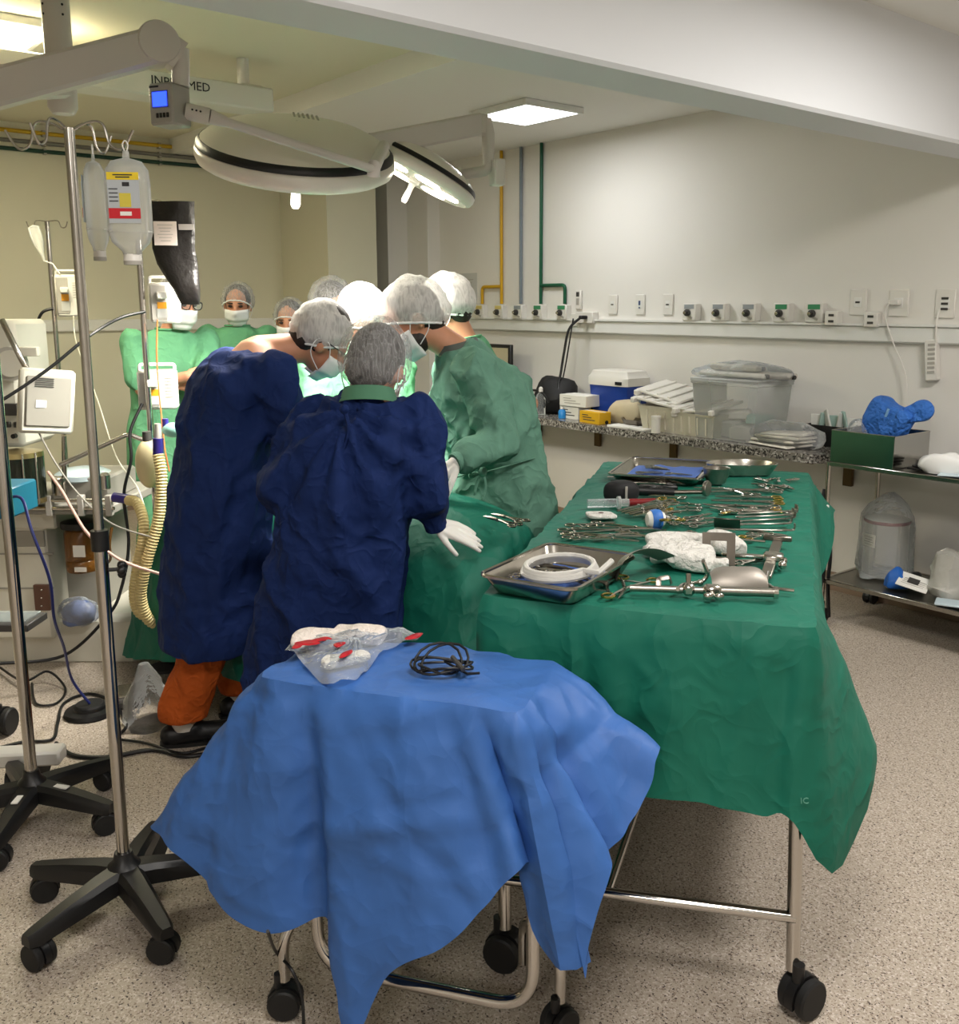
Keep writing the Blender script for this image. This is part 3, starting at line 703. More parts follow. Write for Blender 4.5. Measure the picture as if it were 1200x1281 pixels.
# ================================================================== SALINE BOTTLES
LIQ = film('saline_plastic', (228, 230, 226), .30, .12, .1, 10)
LABY, LABR, LABG = mat('label_yellow', (224, 196, 40), .5), mat('label_red', (196, 30, 42), .5), mat('label_grey', (176, 182, 186), .5)
def bottle_iv(top, w, h, label, face, lab=True):
    t = thing('saline_bottle', label, 'bottle', top - V(0, 0, h), 'saline bottles on the infusion stand')
    rt = unit(np.cross(V(0, 0, 1), face)); n = 24; rings = []
    for z, sx, sy in ((0, .14, .14), (-.015, .16, .16), (-.022, .7, .6), (-.04, .95, .9), (-.07, 1, 1), (-.30 * h / .42 * 1.0, 1, 1), (-.70 * h, 1.0, 1), (-.80 * h, .85, .9), (-.88 * h, .42, .6), (-.91 * h, .38, .55)):
        rings.append([top + rt * (w / 2 * sx * math.copysign(abs(math.cos(a)) ** .7, math.cos(a))) + face * (w * .34 * sy * math.copysign(abs(math.sin(a)) ** .7, math.sin(a))) + V(0, 0, z) for a in (2 * math.pi * k / n for k in range(n))])
    put('bottle_body', MB().loft(rings), LIQ, t)
    m = MB(); c = top - V(0, 0, h * .905); m.lathe([(w * .20, 0), (w * .2, -.045 * h), (w * .21, -.05 * h), (w * .21, -.06 * h)], c, n=16); put('stopper', m, WPLAST, t)
    m = MB(); m.lathe([(w * .205, -.06 * h), (w * .205, -.095 * h), (w * .05, -.095 * h)], c, n=16); put('cap', m, GPLAST, t)
    m = MB(); m.tube(spline([top + V(0, 0, -.005), top + V(0, 0, .012) + rt * .006, top + V(0, 0, .022), top + V(0, 0, .012) - rt * .006, top + V(0, 0, -.004)], 4), .0016, 6); put('hanger', m, WPLAST, t)
    if lab:
        f = top + face * (w * .345 + .001)
        def lbox(z0, z1, x0, x1, k, mt, nm, par): 
            m = MB(); m.box(f + V(0, 0, (z0 + z1) / 2 * h) + rt * (x0 + x1) / 2 * w + face * k, (abs(x1 - x0) * w, .0012, abs(z1 - z0) * h), np.column_stack([rt, face, V(0, 0, 1)])); return put(nm, m, mt, par)
        l = lbox(-.20, -.64, -.36, .36, 0, LABG, 'label', t)
        lbox(-.20, -.265, -.36, .36, .0008, LABY, 'label_band', l); lbox(-.51, -.60, -.36, .36, .0008, LABR, 'label_band', l)
        lbox(-.285, -.32, -.02, .14, .0008, INK, 'print', l); lbox(-.38, -.50, -.10, .16, .0008, mat('label_seal', (206, 190, 70), .5), 'print', l)
        lbox(-.54, -.575, -.10, .16, .0016, PAPER, 'barcode', l)
        for q in range(4): lbox(-.34 - q * .035, -.348 - q * .035, -.33, -.13, .0008, INK, 'print', l)
        for q in range(2): lbox(-.218 - q * .02, -.228 - q * .02, -.22 + .06 * q, .22 - .06 * q, .0016, INK, 'print', l)
    return t
bottle_iv(dep(157, 189, 2.20), .094, .245, 'saline bottle with yellow and red label on the right hook', unit(-FH + RT * .08))
bottle_iv(dep(116, 193, 2.40), .072, .25, 'plain side of a saline bottle tucked behind the stand pole', unit(-RT * .95 - FH * .2))

# ================================================================== SURGICAL LAMP
def lamp_head(c, n, label, face_arm, R0=.352, power=0.0, size=1.0):
    n = unit(n); B = basis(n, face_arm); k = R0 / .352
    t = thing('surgical_lamp', label, 'lamp', c)
    S = lambda pr: [(r * k, z * k) for r, z in pr]
    m = MB(); m.lathe(S([(.004, .098), (.08, .096), (.16, .088), (.24, .07), (.30, .045), (.333, .02)]), c, B, 48, cap=False); d = put('dome', m, LAMPG, t, 60)
    for j in range(6):
        for s_ in (0,):
            p = V(-.03 + j * .017, .10, 0); x, y = p[0] * k, p[1] * k; zz = (.098 - (math.hypot(x, y) / .34) ** 2 * .06) * k
            m = MB(); m.box(c + B @ V(x, y, zz + .002), (.007 * k, .075 * k, .006), B @ rotz(.25)); put('vent_slot', m, GPLAST, d)
    m = MB(); m.lathe(S([(.325, .02), (.336, .02), (.347, .008), (.349, -.006), (.34, -.006)]), c, B, 48, cap=False); put('rubber_band', m, BLACK, t)
    m = MB(); m.lathe(S([(.343, -.006), (.353, -.014), (.355, -.035), (.345, -.06), (.325, -.072), (.318, -.068)]), c, B, 48, cap=False); put('rim', m, LAMPG, t, 60)
    m = MB(); m.lathe(S([(.32, -.069), (.318, -.071), (.004, -.073)]), c, B, 48, cap=False); lens = put('lens', m, mat('lamp_lens', (236, 230, 222), .2), t)
    G = MATS.get('lamp_led') or emis('lamp_led', (255, 244, 226), 14.0); MATS['lamp_led'] = G
    for q in range(6):
        a = q * math.pi / 3; m = MB(); m.lathe(S([(.075, -.0745), (.074, -.076), (.003, -.0765)]), c + B @ V(.20 * k * math.cos(a), .20 * k * math.sin(a), 0), B, 20, cap=False); put('led_cluster', m, G, t)
    m = MB(); m.lathe(S([(.035, -.072), (.035, -.09), (.02, -.1), (.016, -.12), (.018, -.2), (.012, -.215), (.002, -.217)]), c, B, 18, cap=False); put('handle', m, WPLAST, t)
    if power:
        l = bpy.data.lights.new('surgical_beam', 'SPOT'); l.energy = power; l.spot_size = math.radians(size); l.spot_blend = .5; l.shadow_soft_size = .22; l.color = (1, .95, .86)
        lo = bpy.data.objects.new('lamp_light', l); COL.objects.link(lo); lo.parent = t
        lo.rotation_euler = Matrix(B.tolist()).to_euler(); lo.location = tuple(-n * .10)
    return t, B
LC = dep(371, 186, 3.58)
nA = unit(-FH * .35 + V(0, 0, .93) + RT * .13)
lampA, BA = lamp_head(LC, nA, 'large round lamp head with its vented dome turned toward the camera', RT, .350, SPOT_A, 130)
LC2 = dep(526, 210, 4.0)
nB = unit(V(0, 0, .80) + RT * .42 - FH * .06 + FH * .10)
lampB, BB = lamp_head(LC2, nB, 'smaller tilted lamp head with glowing lenses behind the big one', RT, .25, SPOT_B, 130)
def arm_box(m, p, q, w, h, cap_r=True):
    """rounded rectangular beam from p to q"""
    d = unit(q - p); s = unit(np.cross(d, V(0, 0, 1))); u = np.cross(s, d); rings = []
    for pt in (p, q):
        rings.append([pt + s * w / 2 * x + u * h / 2 * y for x, y in ((-1, -.8), (-.8, -1), (.8, -1), (1, -.8), (1, .8), (.8, 1), (-.8, 1), (-1, .8))])
    m.loft(rings[::-1])
# ceiling column with the two spring arms
t = thing('lamp_mount', 'grey ceiling column and jointed spring arm carrying the surgical lamps', 'lamp arm', (*dep(74, 130, 3.3)[:2], dep(74, 135, 3.3)[2]))
pc = dep(74, 70, 3.3); zbot = dep(76, 143, 3.3)[2]
m = MB(); m.tube([(pc[0], pc[1], ZL), (pc[0], pc[1], zbot + .16)], .043, 24); col = put('column', m, LAMPD, t)
m = MB(); m.tube([(pc[0], pc[1], zbot + .16), (pc[0], pc[1], zbot + .02), (pc[0], pc[1], zbot + .0)], [.046, .046, .034], 24); put('column_end', m, LAMPD, t)
for a in (-.6, .9):
    for z in (.30, .33): 
        m = MB(); q = V(pc[0], pc[1], zbot + z) - FH * .043 * math.cos(a) + RT * .043 * math.sin(a); m.ball(q, .004, n=8, m=5); put('screw', m, BLACK, col)
A0, A1 = dep(-150, 150, 2.62), dep(196, 58, 2.98)
m = MB(); arm_box(m, A0, A1, .085, .098); arm = put('spring_arm', m, LAMPD, t)
m = MB(); m.lathe([(.02, -.052), (.056, -.05), (.06, -.04), (.06, .04), (.056, .05), (.02, .052)], A1 + V(0, 0, .004), basis(unit(np.cross(unit(A1 - A0), V(0, 0, 1)))), 28); put('elbow_joint', m, LAMPD, t)
m = MB(); m.ball(A1 - FH * .055 + V(0, 0, .004), .004, n=8, m=5); put('screw', m, BLACK, arm)
E1 = dep(222, 72, 3.0); m = MB(); arm_box(m, A1 + RT * .02, E1 + RT * .005, .07, .085); put('elbow_joint', m, LAMPD, t)
m = MB(); m.tube([dep(224, 62, 3.0), dep(226, 82, 3.0), dep(226, 108, 3.0)], [.029, .026, .026], 18); put('swivel_neck', m, LAMPD, t)
# hidden hub arm back to the column
m = MB(); arm_box(m, V(A0[0], A0[1], A0[2] + .09), V(pc[0], pc[1], A0[2] + .24), .09, .10); put('extension_arm', m, LAMPD, t)
# control box with blue display
bc = dep(213, 133, 2.99); Rb = np.column_stack([RT, unit(np.cross(V(0, 0, 1), RT)), V(0, 0, 1)])
cb = thing('lamp_control_box', 'grey lamp control box with a lit blue screen', 'control box', bc - V(0, 0, .06))
m = MB(); m.box(bc, (.085, .085, .118), Rb @ rotz(-.35), bev=.006); hb = put('housing', m, GPLAST, cb)
Rf = Rb @ rotz(-.35); ff = bc - Rf[:, 1] * .0435
BSC = emis('blue_screen', (40, 70, 255), 3.0)
m = MB(); m.box(ff + V(0, 0, .012), (.058, .003, .048), Rf, bev=.001); put('screen_bezel', m, mat('bezel_blue', (90, 110, 200), .4), cb)
m = MB(); m.box(ff + V(0, 0, .012) - Rf[:, 1] * .002, (.05, .002, .04), Rf); put('screen', m, BSC, cb)
for k in range(4):
    m = MB(); m.box(ff + V(0, 0, -.033) + Rf[:, 0] * (-.012 + k * .012), (.007, .004, .013), Rf); put('button', m, BLACK, cb)
m = MB(); m.box(ff + V(0, 0, .048) - Rf[:, 0] * .02, (.032, .002, .005), Rf); put('print', m, INK, cb)
# fork carrying the big head
q0, q1, q2 = dep(232, 139, 3.0), dep(262, 146, 3.02), dep(468, 212, 3.26)
m = MB(); m.tube([q0, q1], .025, 16); m.tube([q1, q1 + unit(q2 - q1) * .05], [.023, .016], 16)
fk = put('lamp_fork', m, LAMPD); tag(fk, 'slim grey fork tube running across the big lamp head', 'lamp arm')
m = MB(); m.tube([q1, q2], .0145, 14); put('fork_tube', m, LAMPD, fk)
m = MB(); m.tube([q2 - unit(nA) * .02, q2 + unit(nA) * .01, LC + RT * .32 - FH * .06], [.022, .022, .02], 14); put('pivot', m, LAMPD, fk)
for k in range(3): m = MB(); m.ball(q0 + (q1 - q0) * (.4 + .17 * k) - FH * .024 + V(0, 0, .006), .0035, n=8, m=5); put('screw', m, BLACK, fk)
# arm of the second head
t = thing('lamp_side_arm', 'grey jointed arm holding the tilted lamp head', 'lamp arm', dep(600, 230, 4.05))
D2 = 4.05
a0, a1 = dep(440, 187, 3.72), dep(598, 156, D2)
m = MB(); arm_box(m, a0, a1, .08, .085); put('spring_arm', m, LAMPD, t)
m = MB(); m.tube([dep(606, 150, D2), dep(611, 168, D2), dep(611, 200, D2)], [.03, .026, .024], 16); put('swivel_neck', m, LAMPD, t)
m = MB(); arm_box(m, a1, dep(609, 158, D2), .075, .08); put('elbow_joint', m, LAMPD, t)
m = MB(); m.tube(rounded([dep(611, 195, D2), dep(611, 213, D2), dep(570, 220, D2)], .04, 5), .022, 14); put('fork_tube', m, LAMPD, t)
m = MB(); m.tube([dep(578, 219, D2), dep(566, 221, D2)], .032, 18); m.tube([dep(570, 220, D2), LC2 + BB @ V(.14, 0, -.02)], .02, 12); put('pivot', m, LAMPG, t)
m = MB(); m.box(dep(622, 216, D2), (.05, .06, .105), Rb @ rotz(.5), bev=.006); put('control_housing', m, WPLAST, t)

# ================================================================== CEILING PENDANT WITH LETTERING
XP = -4.75
e0, e1 = onx(30, 80, XP), onx(343, 128, XP)
zc = .5 * (onx(250, 112, XP)[2] + onx(250, 112, XP)[2])
t = thing('ceiling_pendant', 'white ceiling supply beam lettered INPROMED', 'pendant', (XP, (e0[1] + e1[1]) / 2, zc - .05))
m = MB(); m.box((XP - .09, (e0[1] + e1[1]) / 2 - .25, zc), (.18, e1[1] - e0[1] + .5, .115), bev=.008); bd = put('housing', m, WPLAST, t)
m = MB(); m.box((XP - .09, e1[1] - .10, zc + .062), (.10, .12, .018), bev=.004); put('end_cap', m, WPLAST, t)
for yy in (e0[1] - .1, e1[1] - .12):
    m = MB(); m.tube([(XP - .09, yy, zc + .05), (XP - .09, yy, ZL)], .03, 16); put('hanger_post', m, WPLAST, t)
tx = onx(189, 107, XP + .002)
put('lettering', text_mesh('INPROMED', .058, (XP + .002, tx[1], tx[2] + .008), V(0, 1, 0), V(0, 0, 1), .0008), INK, bd)
# conduits under the ceiling of the left bay
for nm, mt_, z, lab in (('conduit_pipe', mat('pipe_yellow', (196, 160, 30), .45), 2.72, 'yellow pipe along the top of the left wall'), ('conduit_pipe', mat('pipe_grey', (120, 118, 112), .45), 2.655, 'grey pipe along the top of the left wall'),
                        ('conduit_pipe', mat('pipe_darkgreen', (16, 56, 44), .45), 2.60, 'dark green pipe along the top of the left wall')):
    m = MB(); m.tube([(XL + .03, YB + .1, z), (XL + .03, 3.64, z)], .014, 10); o = put(nm, m, mt_); tag(o, lab, 'pipe', 'wall pipes')
    for yy in np.arange(0.3, 3.4, .8):
        m = MB(); m.box((XL + .02, yy, z), (.04, .02, .04)); put('clip', m, GPLAST, o)
# ================================================================== PEOPLE
def ridge(q, seed): return np.clip(1 - np.abs(vnoise(q, seed)) * 2.2, 0, 1) ** 1.6
def finish(name, m, voxel, mt, parent, smooth_it=3, disp=None, bands=None):
    A, fs, ed = remesh(m, voxel)
    A = relax(A, ed, smooth_it)
    if disp is not None:
        A = A + normals(A, fs) * disp(A)[:, None]
        A = relax(A, ed, 1, .4)
    r = MB(); r.v = A.tolist(); r.f = fs
    return put(name, r, mt, parent, 180)
def ring(c, ax, ay, rx, ry, n=28, p=.85):
    c = np.asarray(c)
    return [c + ax * rx * math.copysign(abs(math.cos(a)) ** p, math.cos(a)) + ay * ry * math.copysign(abs(math.sin(a)) ** p, math.sin(a)) for a in (2 * math.pi * k / n for k in range(n))]
def hand_mesh(wrist, d, nrm, side=1, curl=.5, s=1.0, spread=.05, fd=None):
    """palm with five bent fingers; d = finger direction, nrm = back of the hand, side = +1 thumb on the left of d seen from above the back"""
    d = unit(d); nrm = unit(np.asarray(nrm) - d * np.dot(nrm, d)); t = np.cross(nrm, d) * side
    m = MB(); w = np.asarray(wrist, float)
    fd = d if fd is None else unit(fd)
    m.capsule(w - fd * .035 * s, w + d * .006 * s, .024 * s, .025 * s, 12); m.capsule(w, w + d * .025 * s, .025 * s, .024 * s, 12)
    for k in range(4):                            # palm: four metacarpals side by side
        o = t * (.030 - .020 * k) * s
        m.capsule(w + d * .015 * s + o * .6, w + d * (.088 - .004 * k) * s + o, .0155 * s, .0125 * s, 10)
    L = [(.044, .026, .020), (.048, .030, .021), (.045, .028, .020), (.035, .021, .018)]
    for k in range(4):
        o = t * (.030 - .020 * k) * s; p = w + d * (.088 - .004 * k) * s + o
        dd = unit(d + t * (1.5 - k) * spread); b = curl * (.75 + .12 * k)
        for j, l in enumerate(L[k]):
            b2 = b * (.55 + .35 * j); q = p + (dd * math.cos(b2) - nrm * math.sin(b2)) * l * s
            m.capsule(p, q, (.0112 - .0012 * j) * s, (.0104 - .0013 * j) * s, 10); p = q
    p = w + d * .022 * s + t * .026 * s - nrm * .006 * s
    for j, (l, sp) in enumerate(((.040, .85), (.032, .55), (.024, .35))):
        q = p + unit(d + t * sp - nrm * (.25 + .25 * curl * j)) * l * s; m.capsule(p, q, (.0128 - .0016 * j) * s, (.0115 - .0018 * j) * s, 10); p = q
    return m
def person(label, J, clothes, cap='white', voxel=.010, mask=True, glasses=False, group='surgical staff', hair=True, beard=False, gloves=True, eyes=False, skin=None):
    """J: joints in world coordinates; the body is one skin, clothing and headwear are its children"""
    f, l = J['f'], J['l']; up = V(0, 0, 1)
    base = (J['ankL'] + J['ankR']) / 2; t = thing('person', label, 'person', (base[0], base[1], 0), group)
    m = MB()
    P, Wt, Ch, N, Hd = J['pelvis'], J['waist'], J['chest'], J['neck'], J['head']
    hf, hu = J['hf'], J['hu']; hl = np.cross(hu, hf); RH = np.column_stack([hf, hl, hu])
    hs = J.get('hs', 1.0)
    h = lambda x, y, z: Hd + RH @ (V(x, y, z) * hs)
    # torso
    sp = unit(N - P)
    m.loft([ring(P - up * .10, l, f, .13, .09, 20), ring(P, l, f, .155, .11, 20), ring(Wt, l, f, .135, .095, 20), ring(Ch, l, unit(f - sp * f.dot(sp)), .155, .11, 20), ring(Ch * .35 + N * .65, l, unit(f - sp * f.dot(sp)), .13, .08, 20), ring(N, l, unit(f - sp * f.dot(sp)), .06, .06, 20)])
    m.capsule(N - sp * .03, h(-.02, 0, -.05), .058, .054)
    # head
    m.ball(h(-.012, 0, .022), np.array((.096, .076, .098)) * hs, RH, 20, 14)
    m.ball(h(.030, 0, -.052), np.array((.060, .056, .060)) * hs, RH, 18, 12)
    m.ball(h(.052, 0, -.088), np.array((.030, .030, .024)) * hs, RH, 12, 8)
    m.ball(h(.062, 0, .012), np.array((.030, .058, .022)) * hs, RH, 12, 8)
    m.capsule(h(.088, 0, -.005), h(.106, 0, -.036), .010 * hs, .014 * hs, 10)
    for s in (-1, 1):
        m.ball(h(-.008, s * .078, -.016), np.array((.019, .010, .032)) * hs, RH @ rotz(s * -.35), 12, 8)
        sh, el, wr = J['sh' + 'RL'[s > 0]], J['el' + 'RL'[s > 0]], J['wr' + 'RL'[s > 0]]
        m.capsule(sh, el, .050, .040); m.capsule(el, wr, .041, .027)
        hp, kn, an = J['hip' + 'RL'[s > 0]], J['kn' + 'RL'[s > 0]], J['ank' + 'RL'[s > 0]]
        m.capsule(hp, kn, .080, .055); m.capsule(kn, an + V(0, 0, .06), .055, .036)
        ft = J['ft' + 'RL'[s > 0]]; m.capsule(an + V(0, 0, .045), an + ft * .15 + V(0, 0, .030), .036, .026)
    finish('body', m, voxel, skin or SKIN, t, 2)
    # hands
    for s in (-1, 1):
        k = 'RL'[s > 0]; hd = J.get('hd' + k)
        if hd is None: continue
        hm = hand_mesh(J['wr' + k], hd[0], hd[1], s, hd[2] if len(hd) > 2 else .6, hd[3] if len(hd) > 3 else 1.0, fd=J['wr' + k] - J['el' + k])
        finish('glove' if gloves else 'hand', hm, .0036, GLOVE if gloves else (skin or SKIN), t, 1)
    if eyes:
        for s in (-1, 1):
            m = MB(); m.ball(h(.082, s * .031, .0), np.array((.010, .014, .009)) * hs, RH, 10, 7); e = put('eye', m, mat('eye_dark', (46, 34, 28), .3), t)
            m = MB(); m.ball(h(.090, s * .031, .019), np.array((.007, .019, .0045)) * hs, RH, 10, 6); put('eyebrow', m, HAIR, e)
    if beard:
        m = MB(); m.ball(h(.034, 0, -.062), np.array((.063, .060, .056)) * hs, RH, 16, 10); m.ball(h(.052, 0, -.092), np.array((.034, .034, .026)) * hs, RH, 12, 8); put('beard', m, HAIR, t)
    # headwear
    if hair:
        m = MB(); m.ball(h(-.020, 0, .026), np.array((.096, .081, .101)) * hs, RH, 22, 14)
        m.ball(h(-.052, 0, -.030), np.array((.055, .066, .062)) * hs, RH, 16, 10)
        A = np.array(m.v); loc = (A - Hd) @ RH / hs; A = A + unit(hf) * 0; back = loc[:, 0] > .052
        loc[back, 0] = .052 + (loc[back, 0] - .052) * .2; m.v = (Hd + (loc * hs) @ RH.T).tolist(); put('hair', m, HAIR, t, 180)
    if cap:
        cm = {'white': CAPW, 'sheer': CAPT}[cap]; n, k = 40, 22; rows = []
        cs = J.get('caps', 1.0)
        tilt = roty(-J.get('captilt', .55)); cov = J.get('capcov', .60)
        for i in range(k + 1):
            th = math.pi * (.015 + cov * i / k); row = []
            for j in range(n):
                a = 2 * math.pi * j / n
                q = V(math.sin(th) * math.cos(a) * .112, math.sin(th) * math.sin(a) * .095, math.cos(th) * .113)
                pinch = 1 - .10 * max(0, (i / k - .72) / .28) ** 2
                q = V(q[0] * pinch, q[1] * pinch, q[2]); q = tilt @ q * cs + V(-.022, 0, .020)
                row.append(q)
            rows.append(row)
        G = np.array(rows); fl = G.reshape(-1, 3)
        wv = ridge(fl * V(34, 34, 34) + 5, 31) * .006 + vnoise(fl * 16, 32) * .005 + np.tile(np.cos(np.arange(n) * 2 * math.pi / n * 20) * .0025, k + 1) * np.repeat(np.linspace(0, 1, k + 1) ** 2, n)
        fl = fl + fl / np.linalg.norm(fl, axis=1, keepdims=True) * wv[:, None]
        G = (Hd + (fl * hs) @ RH.T).reshape(k + 1, n, 3)
        m = MB(); m.grid(np.transpose(G, (1, 0, 2)), 0, True); c = put('cap', m, cm, t, 180)
        m = MB(); m.tube([G[-1][j] for j in range(n)], .0045, 6, closed=True); put('elastic_band', m, MASKM, c)
    if mask:
        rows = []
        for i in range(9):
            v = -.028 - .092 * i / 8; row = []
            for j in range(17):
                a = (j / 16 - .5) * 2.5
                r = .094 - .030 * max(0, (i - 4) / 4) + .026 * math.exp(-(a / .38) ** 2) * (1 - i / 9)
                row.append(h(.006 + r * math.cos(a) * 1.02, r * .80 * math.sin(a), v + .006 * math.cos(i * 2.0)))
            rows.append(row)
        m = MB(); m.grid(np.transpose(np.array(rows), (1, 0, 2)), .002); mk = put('mask', m, MASKM, t, 180)
        for s in (-1, 1):
            m = MB(); m.tube(spline([h(.04, s * .078, -.035), h(.005, s * .086, .008), h(-.035, s * .082, .0), h(-.028, s * .084, -.05), h(.03, s * .075, -.085)], 4), .0018, 5); put('ear_loop', m, MASKM, mk)
    if glasses:
        m = MB()
        for s in (-1, 1):
            lo = [h(.107 - .012 * abs(y) / .05, s * (.034 + y), z) for y, z in ((-.024, .012), (0, .017), (.024, .013), (.026, -.008), (.012, -.020), (-.012, -.020), (-.024, -.008))]
            m.tube(spline(lo, 3, True), .0026, 6, closed=True)
            m.tube([h(.098, s * .060, .010), h(.05, s * .080, .010), h(-.010, s * .084, .008), h(-.025, s * .083, -.01)], .0022, 6)
        m.tube([h(.11, -.011, .005), h(.112, 0, .009), h(.11, .011, .005)], .0022, 6)
        g = put('glasses', m, BLACK, t)
        for s in (-1, 1):
            m = MB(); m.add([h(.106 - .011 * abs(y) / .05, s * (.034 + y), z) for y, z in ((-.024, .012), (0, .016), (.024, .012), (.025, -.008), (.012, -.019), (-.012, -.019), (-.024, -.008))], [tuple(range(7))]); put('lens', m, GLASS, g)
    for g in clothes: g(t, J)
    return t
def pose(px, D, f, Hh, pelvis=None, neck=None, head=None, hf=None, hu=None, sw=.185, arms=None, feet=None, hands=None, hs=1.0, caps=1.0, sdrop=.03):
    """joints of a standing figure; single joints may be given directly"""
    f = unit(V(f[0], f[1], 0)); l = V(-f[1], f[0], 0); g = dep(px, 700, D); o = V(g[0], g[1], 0); k = Hh / 1.70
    J = dict(f=f, l=l, hs=hs, caps=caps)
    J['pelvis'] = o + V(0, 0, .93 * k) if pelvis is None else np.asarray(pelvis)
    J['neck'] = J['pelvis'] + V(0, 0, .52 * k) if neck is None else np.asarray(neck)
    sp = J['neck'] - J['pelvis']
    J['waist'] = J['pelvis'] + sp * .30; J['chest'] = J['pelvis'] + sp * .68
    J['hf'] = unit(hf if hf is not None else f); hu_ = np.asarray(hu if hu is not None else unit(sp) * .4 + V(0, 0, .6)); J['hu'] = unit(hu_ - J['hf'] * np.dot(hu_, J['hf']))
    J['head'] = (J['neck'] + unit(sp) * .155 * k + J['hf'] * .02) if head is None else np.asarray(head)
    u = unit(sp)
    for s, c in ((1, 'L'), (-1, 'R')):
        J['sh' + c] = J['neck'] - u * (.03 + sdrop) + l * s * sw * k
        J['el' + c] = J['sh' + c] + V(0, 0, -.29 * k) + l * s * .04 + f * .02; J['wr' + c] = J['el' + c] + f * .17 * k + V(0, 0, -.17 * k)
        J['hip' + c] = J['pelvis'] + l * s * .09 - V(0, 0, .04)
        J['ank' + c] = (o + l * s * .11)
        J['ft' + c] = f
    if feet:
        for c, q, fd in (('L', *feet[0]), ('R', *feet[1])): J['ank' + c] = np.asarray(q); J['ft' + c] = unit(fd)
    for c in 'LR': J['kn' + c] = (J['hip' + c] + J['ank' + c]) / 2 + f * .04 + V(0, 0, .02)
    if arms:
        for c in arms: J['el' + c], J['wr' + c] = (np.asarray(a) for a in arms[c])
    if hands:
        for c in hands: J['hd' + c] = hands[c]
    return J
def gown(mt, hem, w_hem, d_hem, name='gown', voxel=.012, sleeves=True, seed=1, bulk=1.0, wr_r=.045, cuff=True, back=0.0, pleat=.016, neck_r=.078, fine=.007, hipw=.205, hipd=.165, chw=.205, chd=.155, tie=None, ndrop=-.010):
    """long-sleeved wrap gown: one continuous skin with pleats and arm creases"""
    def make(t, J):
        f, l = J['f'], J['l']; P, Wt, Ch, N = J['pelvis'], J['waist'], J['chest'], J['neck']; sp = unit(N - P); fs_ = unit(f - sp * f.dot(sp)); m = MB()
        hc = np.asarray(hem)
        mid = P * .45 + hc * .55
        m.loft([ring(hc, l, f, w_hem, d_hem), ring(mid, l, f, (w_hem * .6 + hipw * .4), (d_hem * .6 + hipd * .4)), ring(P - V(0, 0, .06) + fs_ * back * .2, l, f, hipw, hipd), ring(Wt - fs_ * back, l, fs_, .195 * bulk, .16 * bulk), ring(Ch - fs_ * back, l, fs_, chw, chd),
                ring(Ch * .40 + N * .60, l, fs_, .180, .12), ring(Ch * .12 + N * .88, l, fs_, .125, .09), ring(N - sp * ndrop, l, fs_, neck_r, neck_r)] if ndrop < .02 else [ring(hc, l, f, w_hem, d_hem), ring(mid, l, f, (w_hem * .6 + hipw * .4), (d_hem * .6 + hipd * .4)), ring(P - V(0, 0, .06), l, f, hipw, hipd), ring(Wt - fs_ * back, l, fs_, .195 * bulk, .16 * bulk), ring(Ch - fs_ * back, l, fs_, chw, chd), ring(Ch * .40 + N * .60, l, fs_, .182, .125), ring(N - sp * ndrop, l, fs_, .15, .10)])
        if sleeves:
            for c in 'LR':
                sh, el, wr = J['sh' + c], J['el' + c], J['wr' + c]; dr = unit(wr - el)
                m.capsule(sh - sp * .01, el, .080 * bulk, .071); m.capsule(el, wr - dr * .035, .070, wr_r)
        def disp(A):
            z = A[:, 2]; wz = J['waist'][2]; low = np.clip((wz - z) / .45 + .15, 0, 1)
            wob = np.column_stack([vnoise(A * 3, seed + 40), vnoise(A * 3, seed + 41), vnoise(A * 3, seed + 42)]) * .05; A0 = A; A = A + wob
            d = 1.3 * pleat * low * (ridge(A * V(8, 8, .9), seed) - .35) + pleat * .7 * low * vnoise(A * V(15, 15, 1.6), seed + 3)
            d += 1.7 * fine * (1.25 - low) * (ridge(A @ rotx(.5).T @ rotz(.6).T * V(13, 9, 5), seed + 1) - .3) + fine * 1.3 * (ridge(A @ roty(-.7).T * V(8, 16, 9), seed + 2) - .3) + fine * .8 * (ridge(A @ rotx(-.9).T * V(20, 12, 18), seed + 6) - .3); A = A0
            d += .0025 * vnoise(A * 38, seed + 4)
            if tie is not None:                    # gathers radiating from the tie at the nape
                q = A - tie; r = np.linalg.norm(q, axis=1); ang = np.arctan2(q @ l, -q[:, 2]); w = np.exp(-(r / .30) ** 2) * np.clip(r / .05, 0, 1)
                d += .016 * w * np.cos(ang * 15) - .02 * np.exp(-(r / .035) ** 2)
            return d
        g = finish(name, m, voxel, mt, t, 4, disp)
        if cuff and sleeves:
            for c in 'LR':
                wr, el = J['wr' + c], J['el' + c]; dr = unit(wr - el); q = MB(); q.tube([wr - dr * .045, wr - dr * .02, wr + dr * .012], [wr_r * .95, .036, .034], 16); put('cuff', q, mt, g)
        return g
    return make
